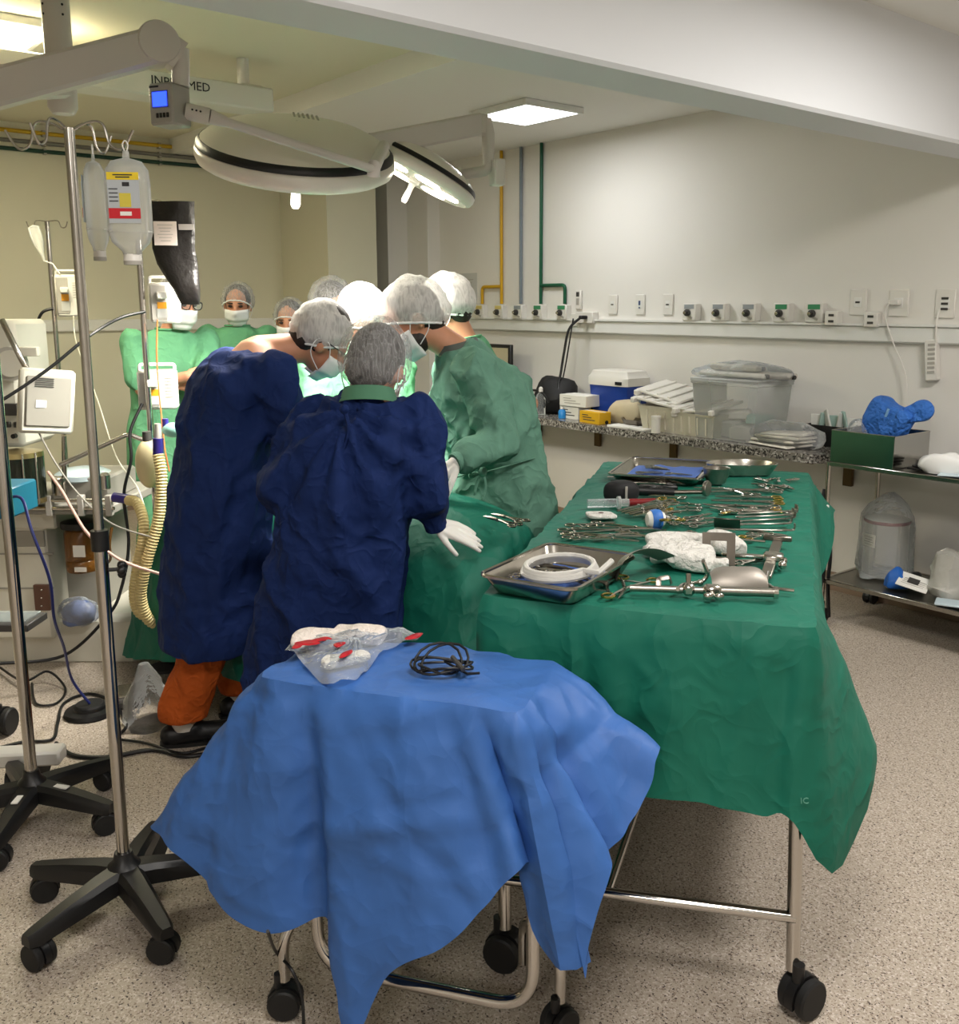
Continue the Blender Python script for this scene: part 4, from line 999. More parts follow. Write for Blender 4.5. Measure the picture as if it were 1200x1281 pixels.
def scrub_top(mt, seed=1, hem_drop=.16, sleeve=.5, voxel=.013):
    def make(t, J):
        f, l = J['f'], J['l']; P, Wt, Ch, N = J['pelvis'], J['waist'], J['chest'], J['neck']; sp = unit(N - P); fs_ = unit(f - sp * f.dot(sp)); m = MB()
        m.loft([ring(P - V(0, 0, hem_drop), l, f, .21, .165), ring(P, l, f, .20, .155), ring(Wt, l, fs_, .185, .145), ring(Ch, l, fs_, .20, .145), ring(Ch * .40 + N * .60, l, fs_, .18, .11), ring(Ch * .12 + N * .88, l, fs_, .12, .085), ring(N + sp * .0, l, fs_, .085, .078)])
        for c in 'LR':
            sh, el = J['sh' + c], J['el' + c]; m.capsule(sh, sh + (el - sh) * sleeve, .074, .072)
            if sleeve > .9: m.capsule(el, J['wr' + c] * .35 + el * .65, .07, .066)
        g = finish('scrub_top', m, voxel, mt, t, 4, lambda A: .008 * (ridge(A * V(12, 12, 5), seed) - .3) + .005 * vnoise(A * 18, seed + 2))
        q = MB(); c0 = N + sp * .004; n = 24; q.tube([p for p in ring(c0, l, fs_, .076, .070, n)], .006, 6, closed=True); put('neckline', q, mt, g)
    return make
def trousers(mt, zb=.10, r0=.075, r1=.075, seed=1, flare=1.0):
    def make(t, J):
        m = MB(); m.capsule(J['hipL'], J['hipR'], .10, .10)
        for c in 'LR':
            h, k, a = J['hip' + c], J['kn' + c], J['ank' + c]
            m.capsule(h, k, .085, r0); b = a + V(0, 0, zb + .05); m.capsule(k, b, r0, r1 * flare)
        o = finish('trousers', m, .012, mt, t, 3, lambda A: .010 * (ridge(A * V(14, 14, 4), seed) - .3) + .006 * vnoise(A * V(20, 20, 14), seed + 1))
        me = o.data; n = len(me.vertices); A = np.empty(n * 3); me.vertices.foreach_get('co', A); A = A.reshape(-1, 3); cut = zb + .02 - WLOC[o][2]; A[:, 2] = np.where(A[:, 2] < cut, cut + (A[:, 2] - cut) * .15, A[:, 2]); me.vertices.foreach_set('co', A.ravel()); me.update()
    return make
def shoes(mt, sock=None):
    def make(t, J):
        for c in 'LR':
            a, d = J['ank' + c], J['ft' + c]; m = MB()
            m.capsule(a - d * .045 + V(0, 0, .040), a + d * .15 + V(0, 0, .034), .040, .036); m.capsule(a + V(0, 0, .05), a + d * .03 + V(0, 0, .055), .042, .04)
            A, fs, ed = remesh(m, .007); A = relax(A, ed, 3); A[:, 2] = np.maximum(A[:, 2], .004); r = MB(); r.v = A.tolist(); r.f = fs; s = put('shoe', r, mt, t, 180)
            m = MB(); q = [a + s_ * d + V(-d[1], d[0], 0) * w for s_, w in ((-.085, -.02), (-.085, .02), (0, .038), (.10, .042), (.175, .02), (.175, -.02), (.10, -.042), (0, -.038))]
            m.loft([[p + V(0, 0, .0) for p in q][::-1], [p + V(0, 0, .014) for p in q][::-1]][::-1]); put('sole', m, RUBBER, s)
            if sock: m = MB(); m.tube([a + V(0, 0, .06), a + V(0, 0, .20)], .043, 16); put('sock', m, sock, t)
    return make
SHOEB = mat('shoe_black', (20, 20, 22), .5); SOCK = mat('sock_white', (196, 190, 180), .8)
DN = V(0, 0, -1.0)

# --- tall surgeon in the long blue gown, bent toward the table
f1 = RT * .78 + FH * .62
J = pose(265, 3.28, f1, 1.78, pelvis=dep(274, 600, 3.27), neck=dep(326, 430, 3.29), head=dep(404, 424, 3.36), hf=unit(RT * .70 + FH * .38 + DN * .62), hu=unit(RT * .5 + V(0, 0, .8)),
         feet=((onz(303, 893, 0), RT * .8 + FH * .5), (onz(232, 930, 0), RT * .9 + FH * .3)), sdrop=.06,
         arms=dict(L=(dep(352, 560, 3.62), dep(420, 600, 3.72)), R=(dep(378, 575, 3.22), dep(425, 618, 3.45))), hands=dict(L=(RT + DN * .3, V(0, 0, 1)), R=(RT + FH * .4 + DN * .2, V(0, 0, 1))), hs=1.02, caps=.93)
person('person in a long navy gown and orange trousers bending over the patient', J,
       [gown(NAVY, dep(262, 808, 3.28), .195, .175, seed=4, back=.02, pleat=.017, fine=.008, neck_r=.088, bulk=.94, chw=.19, hipw=.185, hipd=.175, ndrop=.05), trousers(ORANGE, .085, .080, .088, 5), shoes(SHOEB, SOCK)], 'white', glasses=True)
# --- shorter nurse in navy seen from behind
f2 = FH * .97 + RT * .25
J = pose(425, 2.86, f2, 1.58, pelvis=dep(424, 660, 2.80), neck=dep(462, 500, 2.84), head=dep(471, 461, 2.93), hf=unit(FH * .85 + RT * .15 + DN * .50), hu=V(0, 0, 1) + RT * .1,
         arms=dict(L=(dep(352, 612, 2.78), dep(392, 650, 3.02)), R=(dep(534, 622, 2.77), dep(545, 656, 2.80))), sw=.178, sdrop=.035,
         hands=dict(L=(FH + RT * .4, V(0, 0, 1)), R=(RT * .92 + FH * .10 + DN * .34, V(0, 0, 1) - FH * .7, .35, .86)), hs=1.06, caps=1.06)
J['captilt'] = .95; J['capcov'] = .70
person('person in a navy gown seen from behind, one gloved hand on the drape', J,
       [gown(NAVY2, dep(404, 880, 2.86), .25, .20, seed=14, back=.015, pleat=.020, fine=.008, neck_r=.085, tie=dep(431, 512, 2.70), chw=.20, hipw=.205, hipd=.175), trousers(NAVY2, .06), shoes(SHOEB)], 'sheer', mask=True)
COLP = [o for o in COL.objects if o.name.startswith('person')][-1]
m = MB(); q = dep(462, 494, 2.82); uu = unit(V(0, 0, 1) + FH * .3); m.loft([ring(q - uu * .03, f2 * 0 + RT, unit(np.cross(uu, RT)), .088, .088), ring(q + uu * .015, RT, unit(np.cross(uu, RT)), .074, .074)], cap=False); put('scrub_collar', m, mat('collar_green', (74, 122, 96), .8), COLP)
m = MB(); tq = dep(431, 512, 2.66)
m.tube(spline([tq, tq + RT * .01 + V(0, 0, -.06), tq - RT * .01 + V(0, 0, -.12)], 4), .006, 6); m.ball(tq, .014, n=8, m=6); put('tie', m, NAVY2, COLP)
# --- man in the green gown on the far side, in profile
f3 = -RT * .92 - FH * .20
J = pose(618, 3.62, f3, 1.76, pelvis=dep(622, 610, 3.62), neck=dep(576, 434, 3.60), head=dep(516, 400, 3.58), hf=unit(-RT * .78 - FH * .18 + DN * .50), hu=unit(-RT * .35 + V(0, 0, .8)), sw=.19,
         arms=dict(L=(dep(628, 550, 3.34), dep(572, 578, 3.22)), R=(dep(560, 560, 3.80), dep(520, 600, 3.70))), hands=dict(L=(-RT * .72 + DN * .6 - FH * .1, V(0, 0, 1) * .7 - RT * .5 - FH * .4, .45, 1.05), R=(-RT + DN * .4, V(0, 0, 1))), hs=1.06, caps=1.10)
person('bearded person in a pale green gown standing in profile beside the instruments', J,
       [gown(GGREEN, dep(632, 760, 3.66), .24, .27, seed=24, back=.03, pleat=.016, fine=.009, neck_r=.080, bulk=1.08, chd=.185, hipw=.215, hipd=.235), trousers(GGREEN, .06), shoes(SHOEB)], 'white', beard=True)
P3 = [o for o in COL.objects if o.name.startswith('person')][-1]
m = MB(); wz = dep(610, 590, 3.36)
m.tube(spline([dep(560, 600, 3.36), dep(590, 592, 3.345), wz, dep(650, 578, 3.40), dep(672, 572, 3.52)], 5), .008, 6, flat=.4)
k0 = dep(604, 590, 3.335); m.ball(k0, (.016, .016, .02), n=8, m=6); m.tube(spline([k0, k0 + V(0, 0, .02) - RT * .03, k0 - V(0, 0, .02) - RT * .045, k0], 4), .005, 6); m.tube(spline([k0, k0 - V(0, 0, .05) + RT * .01, k0 - V(0, 0, .10)], 4), .005, 6); m.tube(spline([k0, k0 - V(0, 0, .04) - RT * .02, k0 - V(0, 0, .085) - RT * .03], 4), .005, 6)
put('waist_tie', m, GGREEN, P3)
m = MB(); q = dep(574, 434, 3.60); uu = unit(J['neck'] - J['pelvis']); m.loft([ring(q - uu * .01, J['l'], unit(np.cross(uu, J['l'])), .086, .084), ring(q + uu * .02, J['l'], unit(np.cross(uu, J['l'])), .073, .072)], cap=False); put('scrub_collar', m, mat('collar_dark', (92, 96, 92), .8), P3)
# --- person behind him, arm showing
J = pose(622, 4.15, -RT * .95 + FH * .1, 1.74, pelvis=dep(618, 590, 4.2), neck=dep(582, 425, 4.2), head=dep(556, 386, 4.18), hf=unit(-RT * .8 + FH * .2 + DN * .4), hu=unit(-RT * .25 + V(0, 0, .9)), sw=.19,
         arms=dict(L=(dep(662, 505, 4.0), dep(612, 540, 3.98)), R=(dep(560, 540, 4.35), dep(520, 570, 4.3))), hs=1.05, caps=1.06)
person('person in short-sleeved green scrubs partly hidden behind the green gown', J, [scrub_top(SCRUB, 3, .2, .72), trousers(SCRUB, .05), shoes(SHOEB)], 'white', mask=True, gloves=False)
# --- person facing the camera under the lamp
J = pose(448, 4.40, -FH * .9 + RT * .1, 1.70, pelvis=dep(440, 585, 4.42), neck=dep(446, 428, 4.36), head=dep(452, 400, 4.28), hf=unit(-FH * .75 + DN * .66), hu=V(0, 0, 1) - FH * .5,
         arms=dict(L=(dep(500, 520, 4.2), dep(470, 560, 3.95)), R=(dep(400, 520, 4.2), dep(430, 560, 3.95))), hands=dict(L=(-FH + DN * .4, V(0, 0, 1)), R=(-FH + DN * .4, V(0, 0, 1))), hs=1.08, caps=1.08)
person('person in green under the brightest lamplight with a glowing white cap', J, [gown(SCRUB, dep(440, 700, 4.42), .22, .18, seed=34), trousers(SCRUB, .05), shoes(SHOEB)], 'white', voxel=.012)
# --- heads in the background
J = pose(412, 5.0, -FH * .8 + RT * .4, 1.74, pelvis=dep(412, 570, 5.0), neck=dep(414, 420, 5.0), head=dep(415, 386, 4.96), hf=unit(-FH * .7 + RT * .5 + DN * .5), hs=1.08, caps=1.08)
person('person at the back whose dark hair shows through a sheer cap', J, [scrub_top(SCRUB, 5, .2, .6), trousers(SCRUB, .05), shoes(SHOEB)], 'sheer', voxel=.012, gloves=False)
J = pose(362, 6.0, -FH * .9, 1.66, head=dep(362, 401, 6.0), neck=dep(362, 423, 6.02), pelvis=dep(362, 535, 6.0), hf=unit(-FH + DN * .15), caps=1.06)
person('person at the back showing only a sheer cap and forehead', J, [scrub_top(SCRUB, 6, .2, .6), trousers(SCRUB, .05), shoes(SHOEB)], 'sheer', voxel=.012, gloves=False, eyes=True)
J = pose(297, 6.1, -FH * .95 + RT * .2, 1.68, head=dep(297, 381, 6.1), neck=dep(297, 408, 6.12), pelvis=dep(297, 520, 6.1), hf=unit(-FH * .95 + RT * .12 + DN * .12), caps=1.05)
person('masked person in a sheer cap watching from the back wall', J, [scrub_top(SCRUB, 7, .2, .6), trousers(SCRUB, .05), shoes(SHOEB)], 'sheer', voxel=.008, gloves=False, eyes=True)
# --- man with crossed arms
f9 = -FH * .78 + RT * .62
J = pose(212, 5.1, f9, 1.74, neck=dep(214, 412, 5.1), head=dep(224, 379, 5.06), pelvis=dep(208, 548, 5.1), hf=unit(-FH * .55 + RT * .8 + DN * .12), sw=.19, hs=1.04,
         arms=dict(L=(dep(260, 484, 4.92), dep(212, 480, 4.86)), R=(dep(178, 486, 4.90), dep(236, 470, 4.80))), hands=dict(L=(-RT * .5 + V(0, 0, .1) + FH * .8, -FH, .7), R=(RT * .7 + V(0, 0, .1) + FH * .7, -FH, .7)))
person('masked person in glasses and green scrubs with crossed arms', J, [scrub_top(SCRUB, 8, .22, .8), trousers(SCRUB, .05), shoes(SHOEB)], 'sheer', glasses=True, gloves=False, eyes=True)
# ================================================================== ANAESTHESIA CORNER
CX = np.column_stack([RT, FH, V(0, 0, 1)])            # axes of things that face the camera side squarely
def bxp(m, x0, y0, x1, y1, D, depth, bev=.004, R=CX):
    """box whose front face spans the given outline at distance D and goes back by depth"""
    a, b = dep(x0, y0, D), dep(x1, y1, D); c = (a + b) / 2 + FH * depth / 2
    return m.box(c, (abs((b - a).dot(RT)), depth, abs(b[2] - a[2])), R, bev)
def cyl(m, p, q, r, n=16): return m.tube([p, q], r, n)
MCH = mat('machine_white', (206, 203, 190), .4, var=.02); MGR = mat('machine_grey', (150, 147, 138), .45); DARKG = mat('dark_grey', (62, 60, 58), .5)
AMB = film('amber_plastic', (120, 78, 30), .72, .15, .1, 8); SMOKE = film('smoky_glass', (30, 34, 26), .62, .06, .0, 5)
t = thing('anesthesia_machine', 'white anaesthesia machine with drawers, monitor and breathing hoses', 'machine', (*dep(60, 830, 4.1)[:2], 0))
# base and casters
o = dep(50, 830, 4.05); o = V(o[0], o[1], 0)
m = MB(); bxp(m, -90, 770, 176, 835, 4.02, .55, .03); base = put('base', m, MCH, t)
for px, D in ((128, 4.10), (150, 4.45), (-40, 4.15)):
    g = dep(px, 860, D); caster(base, (g[0], g[1], 0), .055, 1.2, .16)
# lower cabinet, recessed back panel, plinth shelf
m = MB(); bxp(m, -90, 645, 68, 800, 3.96, .50, .012); cab = put('cabinet', m, MCH, t)
m = MB(); bxp(m, 2, 640, 70, 662, 3.945, .06, .008); put('drawer_handle', m, MCH, cab)
m = MB(); bxp(m, 18, 664, 56, 684, 3.956, .01, .002); put('recess', m, MGR, cab)
m = MB(); bxp(m, -90, 692, 66, 694, 3.957, .01, 0); bxp(m, -90, 735, 66, 737, 3.957, .01, 0); put('drawer_gap', m, MGR, cab)
m = MB(); bxp(m, 41, 732, 63, 764, 3.945, .02, .002); pl_ = put('brown_plate', m, mat('brown_plate', (92, 62, 48), .4), cab)
for q in range(3): m = MB(); m.ball(dep(52, 738 + q * 10, 3.944), .005, n=8, m=6); put('screw', m, STEEL, pl_)
m = MB(); bxp(m, 68, 655, 130, 775, 4.12, .35, .006); put('back_panel', m, MGR, t)
# work shelf with rails
m = MB(); bxp(m, -90, 632, 142, 644, 3.90, .55, .006); sh_ = put('work_shelf', m, MGR, t)
for y in (626, 636):
    m = MB(); m.tube([dep(-90, y, 3.89), dep(143, y, 3.89)], .008, 10); put('rail', m, STEEL, sh_)
for px in (60, 100, 135):
    m = MB(); bxp(m, px - 5, 620, px + 5, 646, 3.88, .03, .003); put('rail_clamp', m, GPLAST, sh_)
m = MB(); bxp(m, 62, 596, 138, 628, 3.98, .30, .01); put('circuit_block', m, MGR, t)
m = MB(); m.lathe([(.10, 0), (.12, .01), (.115, .03), (.08, .05), (.02, .058)], dep(105, 600, 4.08), None, 24); put('valve_dome', m, mat('pale_blue_plastic', (186, 204, 210), .25), t)
m = MB(); m.lathe([(.02, 0), (.026, .004), (.026, .05), (.03, .055), (.03, .075), (.02, .08)], dep(76, 620, 3.90), None, 16); put('valve', m, STEEL, t)
m = MB(); m.lathe([(.018, 0), (.022, .004), (.022, .06), (.012, .07)], dep(132, 612, 3.95), None, 14); put('valve', m, STEEL, t)
# absorber canister (dark granules behind glass)
m = MB(); c = dep(28, 628, 3.86); rad = .095; hh = .21
m.lathe([(.02, 0), (rad, .0), (rad, .02), (rad * .97, .02)], c, None, 28); m.lathe([(rad * .97, hh - .02), (rad, hh - .02), (rad * .98, hh), (.02, hh + .012)], c, None, 28); cn = put('absorber_ends', m, mat('brass_lid', (176, 158, 110), .3, 1.0), t)
m = MB(); m.lathe([(rad * .93, .02), (rad * .93, hh - .02)], c, None, 28); put('granules', m, mat('granules', (44, 42, 30), .35, var=.5, vscale=60), t)
m = MB(); m.lathe([(rad, .02), (rad, hh - .02)], c, None, 28, cap=False); put('glass_sleeve', m, SMOKE, t)
for q in range(5): m = MB(); a = -2.6 + q * .55; p = c + RT * rad * 1.02 * math.cos(a) + FH * rad * 1.02 * math.sin(a); m.tube([p, p + V(0, 0, hh)], .004, 6); put('tie_rod', m, STEEL, cn)
# amber bottle under the shelf
c = dep(104, 713, 4.0); m = MB(); m.lathe([(.02, 0), (.062, .0), (.066, .01), (.066, .045), (.062, .05), (.066, .055), (.066, .17), (.05, .19), (.02, .195)], c, None, 24); vb = put('suction_jar', m, AMB, t)
m = MB(); m.lathe([(.05, .185), (.075, .19), (.075, .215), (.03, .225)], c, None, 20); put('jar_lid', m, BLACK, vb)
for z, h_ in ((.10, .05), (.02, .02)): m = MB(); m.box(c - FH * .067 + RT * .02 + V(0, 0, z), (.05, .003, h_), CX); put('jar_label', m, PAPER, vb)
m = MB(); m.tube(spline([dep(140, 660, 4.0), dep(137, 680, 4.0), dep(138, 700, 4.02), dep(128, 708, 4.02)], 4), .006, 8); put('jar_tube', m, AMB, vb)
# upper body: flow bank, gauge, side column
m = MB(); bxp(m, -90, 400, 30, 560, 4.02, .30, .02); ub = put('flow_cabinet', m, MCH, t)
m = MB(); m.lathe([(.05, -.02), (.066, -.02), (.07, -.012), (.07, .012)], dep(13, 455, 3.98), CX @ rotx(math.pi / 2), 28); gg = put('gauge_ring', m, GPLAST, ub)
m = MB(); m.lathe([(.055, -.004), (.055, .004)], dep(13, 455, 3.965), CX @ rotx(math.pi / 2), 28); put('gauge_face', m, mat('gauge_face', (196, 192, 180), .3), gg)
m = MB(); m.tube(spline([dep(2, 400, 3.9), dep(22, 440, 3.88), dep(38, 470, 3.9)], 4), .012, 10); put('cabinet_rail', m, STEEL, ub)
for x0, y0, x1, y1 in ((0, 505, 22, 520), (4, 528, 12, 535), (16, 528, 24, 535)): m = MB(); bxp(m, x0, y0, x1, y1, 4.005, .02, .002); put('selector', m, DARKG, ub)
m = MB(); m.lathe([(.006, 0), (.010, .004), (.010, .025)], dep(20, 545, 3.98), CX @ rotx(math.pi / 2), 12); put('knob', m, BLACK, ub)
m = MB(); bxp(m, 20, 434, 47, 446, 3.96, .03, .004); put('bracket', m, MCH, ub)
# monitor seen from behind
Rm = CX @ rotz(.75) @ roty(.12)
mc = dep(58, 502, 3.86); m = MB(); m.box(mc, (.21, .045, .26), Rm, .012); mo = put('monitor', m, MCH, t)
m = MB(); m.box(mc - Rm[:, 1] * .026, (.17, .012, .20), Rm, .004); put('rear_cover', m, MGR, mo)
for q in range(5): m = MB(); m.box(mc - Rm[:, 1] * .034 + Rm[:, 2] * (.06 + q * .008) - Rm[:, 0] * .02, (.07, .004, .003), Rm); put('vent_slot', m, DARKG, mo)
m = MB(); m.box(mc - Rm[:, 1] * .034 - Rm[:, 2] * .01 - Rm[:, 0] * .03, (.04, .002, .03), Rm); put('rating_label', m, PAPER, mo)
m = MB(); m.tube([dep(80, 545, 3.9), dep(81, 600, 3.92)], .010, 10); put('monitor_post', m, STEEL, t)
# blue parcel in clear film on the base shelf
m = MB(); c = dep(98, 768, 3.96)
m.ball(c, (.075, .05, .055), CX, 16, 10); A = np.array(m.v); A += (vnoise(A * 30, 3)[:, None] * .012); m.v = A.tolist()
pk = tag(put('wrapped_parcel', m, mat('parcel_blue', (86, 104, 150), .4, var=.4, vscale=25)), 'bluish parcel in clear film on the machine base', 'parcel')
m = MB(); m.ball(c + V(0, 0, .01), (.092, .058, .066), CX, 18, 12); A = np.array(m.v); A += (vnoise(A * 26, 5)[:, None] * .016); m.v = A.tolist(); put('film_wrap', m, CLEARF, pk)

# ---- corrugated hoses
HOSE = mat('hose_ivory', (202, 184, 130), .4)
def corrug(pts, r, pitch=.012, n=12):
    P = spline(pts, 10); out = [P[0]]; d = 0; rs = [r]
    L = [0]
    for a, b in zip(P[:-1], P[1:]): L.append(L[-1] + np.linalg.norm(b - a))
    T = np.arange(0, L[-1], pitch / 2); Q = [np.array([np.interp(s, L, [p[k] for p in P]) for k in range(3)]) for s in T]
    m = MB(); m.tube(Q, [r * (1.0 if i % 2 else .84) for i in range(len(Q))], n); return m
HZ = mat('connector_purple', (52, 42, 128), .35); TEAL = mat('connector_teal', (150, 204, 190), .35)
h1 = put('breathing_hose', corrug([dep(198, 568, 3.72), dep(202, 600, 3.70), dep(198, 650, 3.68), dep(184, 700, 3.66), dep(176, 745, 3.66), dep(186, 775, 3.68), dep(205, 782, 3.72)], .024), HOSE); tag(h1, 'ivory corrugated hose hanging from the purple connector', 'hose', 'breathing hoses')
m = MB(); m.tube([dep(198, 548, 3.72), dep(198, 570, 3.72)], .021, 14); put('connector', m, HZ, h1); m = MB(); m.tube([dep(197, 530, 3.72), dep(198, 550, 3.72)], [.012, .016], 12); put('connector', m, GPLAST, h1)
h2 = put('breathing_hose', corrug([dep(160, 626, 3.80), dep(172, 630, 3.76), dep(180, 660, 3.70), dep(172, 710, 3.68), dep(168, 745, 3.68), dep(176, 768, 3.70), dep(198, 770, 3.74)], .022), HOSE); tag(h2, 'ivory corrugated hose looping from the machine toward the floor', 'hose', 'breathing hoses')
m = MB(); m.tube([dep(143, 622, 3.83), dep(170, 626, 3.80)], .020, 14); put('connector', m, HZ, h2)
m = MB(); c = dep(186, 580, 3.80); m.ball(c, (.052, .045, .10), CX, 18, 12); bg = tag(put('breathing_bag', m, mat('bag_latex', (206, 192, 150), .4)), 'ivory breathing bag beside the infusion pole', 'bag'); m = MB(); m.tube([c + V(0, 0, .09), c + V(0, 0, .13)], .018, 12); put('neck', m, DARKG, bg)
# face mask hanging by the pole
c = dep(217, 538, 3.74); m = MB(); m.ball(c, (.045, .03, .03), CX, 14, 10); fm = tag(put('breathing_mask', m, TEAL), 'pale teal breathing mask elbow beside the infusion pole', 'breathing mask')
m = MB(); m.tube([c + RT * .03, c + RT * .075], .016, 12); put('port', m, GPLAST, fm); m = MB(); m.tube([c - RT * .03 + V(0, 0, .045), c - RT * .03 - V(0, 0, .015)], .012, 12); put('port', m, HZ, fm)

# ---- infusion pole with two pumps
def pump(name, c, R, label, w=.125, d=.10, h=.15):
    t = thing(name, label, 'infusion pump', c - V(0, 0, h / 2), 'infusion pumps')
    m = MB(); m.box(c, (w, d, h), R, .010); b = put('housing', m, WPLAST, t)
    m = MB(); m.box(c - R[:, 1] * (d / 2 - .003) - R[:, 0] * w * .22, (w * .5, .012, h * .86), R, .003); bk = put('rear_panel', m, GPLAST, t)
    m = MB(); m.box(c - R[:, 1] * (d / 2 + .004) - R[:, 0] * w * .12 - R[:, 2] * .01, (w * .30, .004, h * .16), R); put('warning_label', m, mat('label_amber', (222, 150, 30), .5), bk)
    m = MB(); m.box(c - R[:, 1] * (d / 2 + .004) - R[:, 0] * w * .12 - R[:, 2] * h * .25, (w * .34, .003, h * .22), R); put('rating_label', m, mat('label_pale', (190, 190, 186), .5), bk)
    m = MB(); m.tube(rounded([c + R @ V(-w * .45, 0, h / 2 - .005), c + R @ V(-w * .45, 0, h / 2 + .022), c + R @ V(w * .45, 0, h / 2 + .022), c + R @ V(w * .45, 0, h / 2 - .005)], .012, 4), .007, 8); put('handle', m, WPLAST, t)
    for q in range(7): m = MB(); m.box(c + R @ V(w * .30, -d / 2 - .001, h * .30 - q * .013), (w * .2, .002, .003), R); put('print', m, GPLAST, t)
    m = MB(); m.box(c - R[:, 1] * (d / 2 + .02) + R[:, 2] * .03 - R[:, 0] * .015, (.04, .05, .03), R, .004); put('pole_clamp', m, WPLAST, t)
    return t
pp = dep(190, 560, 3.95)
t = thing('infusion_pole', 'chrome infusion pole with two pumps beside the machine', 'stand', (pp[0], pp[1], 0))
m = MB(); m.tube([(pp[0], pp[1], .03), (pp[0], pp[1], dep(184, 300, 3.95)[2])], .0125, 14); put('pole', m, CHROME, t)
m = MB(); m.lathe([(.07, 0), (.07, .012), (.02, .035), (.015, .05)], (pp[0], pp[1], 0), None, 24); put('base_plate', m, DARKG, t)
m = MB(); m.tube(rounded([dep(184, 305, 3.95), dep(183, 252, 3.95), dep(200, 250, 3.92), dep(206, 256, 3.90)], .02, 4), .0035, 8); put('hook', m, STEEL, t)
m = MB(); m.tube(rounded([pp + V(0, 0, .02), dep(160, 543, 3.93), dep(75, 582, 3.85)], .02), .010, 10); put('cross_arm', m, STEEL, t)
m = MB(); m.box(pp + V(0, 0, .02), (.035, .04, .035), CX, .004); put('arm_clamp', m, STEEL, t)
pump('infusion_pump', dep(206, 379, 4.02), CX @ rotz(.42), 'white infusion pump mounted higher on the pole, in front of the masked face', .12, .09, .165)
pump('infusion_pump', dep(198, 487, 4.02), CX @ rotz(.25), 'white infusion pump mounted lower on the pole', .155, .08, .165)
# black light-proof bag with paper label
ring_ = []
for x, z, d in ((.0, 0, .010), (0, -.03, .014), (-.005, -.10, .022), (-.004, -.18, .022), (.006, -.24, .024), (.022, -.30, .03), (.036, -.34, .028), (.045, -.38, .016), (.048, -.40, .006)):
    w = .085 if z > -.22 else .085 - (-.22 - z) * .28
    c = dep(216, 252, 3.9) + RT * x + V(0, 0, z); ring_.append([c + RT * w * math.cos(a) + FH * d * math.sin(a) for a in (2 * math.pi * k / 24 for k in range(24))])
m = MB(); m.loft(ring_); A = np.array(m.v); A += (vnoise(A * V(24, 24, 16), 8)[:, None] * np.array(FH)[None] * .014) + vnoise(A * 12, 9)[:, None] * RT[None] * .008; m.v = A.tolist()
bb = tag(put('light_proof_bag', m, mat('black_film', (30, 28, 27), .28, bump=.6, bscale=25)), 'black plastic bag with paper label hanging from the infusion pole', 'bag')
c = dep(207, 292, 3.865); m = MB(); m.box(c, (.088, .002, .092), CX @ rotz(.1), .001); pl_ = put('paper_label', m, mat('paper_label', (214, 202, 196), .7), bb)
for q in range(6): m = MB(); m.box(c - FH * .002 + V(0, 0, .032 - q * .012), (.058 - .01 * (q % 3), .001, .003), CX @ rotz(.1)); put('print', m, GPLAST, pl_)
c = dep(222, 284, 3.868); m = MB(); m.box(c + RT * .035, (.06, .003, .022), CX); put('tape', m, mat('tape_clear', (176, 172, 168), .3), bb)
# ---- rear stand with syringe pump
rp = dep(70, 420, 5.4)
t = thing('infusion_pole', 'slim infusion pole by the left wall with a drip chamber', 'stand', (rp[0], rp[1], 0))
zt = dep(58, 277, 5.4)[2]
m = MB(); m.tube([(rp[0], rp[1], .03), (rp[0], rp[1], zt)], .013, 12); put('pole', m, CHROME, t)
m = MB(); m.lathe([(.2, 0), (.2, .012), (.02, .035), (.015, .05)], (rp[0], rp[1], 0), None, 24); put('base_plate', m, DARKG, t)
for s in (-1, 1): m = MB(); P_ = V(rp[0], rp[1], zt); m.tube(spline([P_, P_ + RT * s * .06 + V(0, 0, .003), P_ + RT * s * .075 - V(0, 0, .03), P_ + RT * s * .10 - V(0, 0, .03), P_ + RT * s * .112 + V(0, 0, 0)], 5), .003, 6); put('hook', m, STEEL, t)
m = MB(); c = dep(41, 282, 5.4); m.lathe([(.008, 0), (.03, -.01), (.032, -.06), (.028, -.10), (.01, -.16), (.006, -.2)], c, rotx(0) @ CX @ roty(-.25), 16); ivb = tag(put('drip_bottle', m, LIQ), 'small clear drip bottle on the slim pole by the wall', 'bottle'); m = MB(); m.tube([c - V(0, 0, .19) + RT * .05, dep(66, 330, 5.38), dep(75, 343, 5.36)], .004, 6); put('line', m, WPLAST, ivb)
pump('infusion_pump', dep(86, 370, 5.42), CX @ rotz(.35), 'white infusion pump on the slim pole near the left wall', .125, .09, .23)

# ================================================================== LEFT FOREGROUND CART, PEDALS AND CABLES
t = thing('equipment_cart', 'pale equipment cart at the left edge with a glass shelf', 'cart', (*onz(-30, 960, 0)[:2], 0))
m = MB(); m.box((onz(0, 950, .10) + onz(66, 945, .10)) / 2 - RT * .10, (.42, .075, .05), CX @ rotz(.12), .008); put('base_foot', m, WPLAST, t)
g = onz(45, 973, 0); caster(t, (g[0], g[1], 0), .045, 2.4, .1); g = onz(4, 918, 0); caster(t, (g[0], g[1], 0), .05, 2.4, .12)
m = MB(); bxp(m, -60, 778, 30, 782, 3.05, .12, .002); put('glass_shelf', m, GLASS, t); m = MB(); bxp(m, -60, 782, 35, 791, 3.04, .14, .003); put('shelf_frame', m, DARKG, t)
m = MB(); p = dep(-40, 780, 3.2); m.tube([(p[0], p[1], .1), (p[0], p[1], 1.0)], .018, 10); put('post', m, STEEL, t)
m = MB(); bxp(m, -60, 612, 12, 650, 3.1, .2, .006); tb = put('teal_unit', m, mat('teal_unit', (20, 96, 120), .4), t)
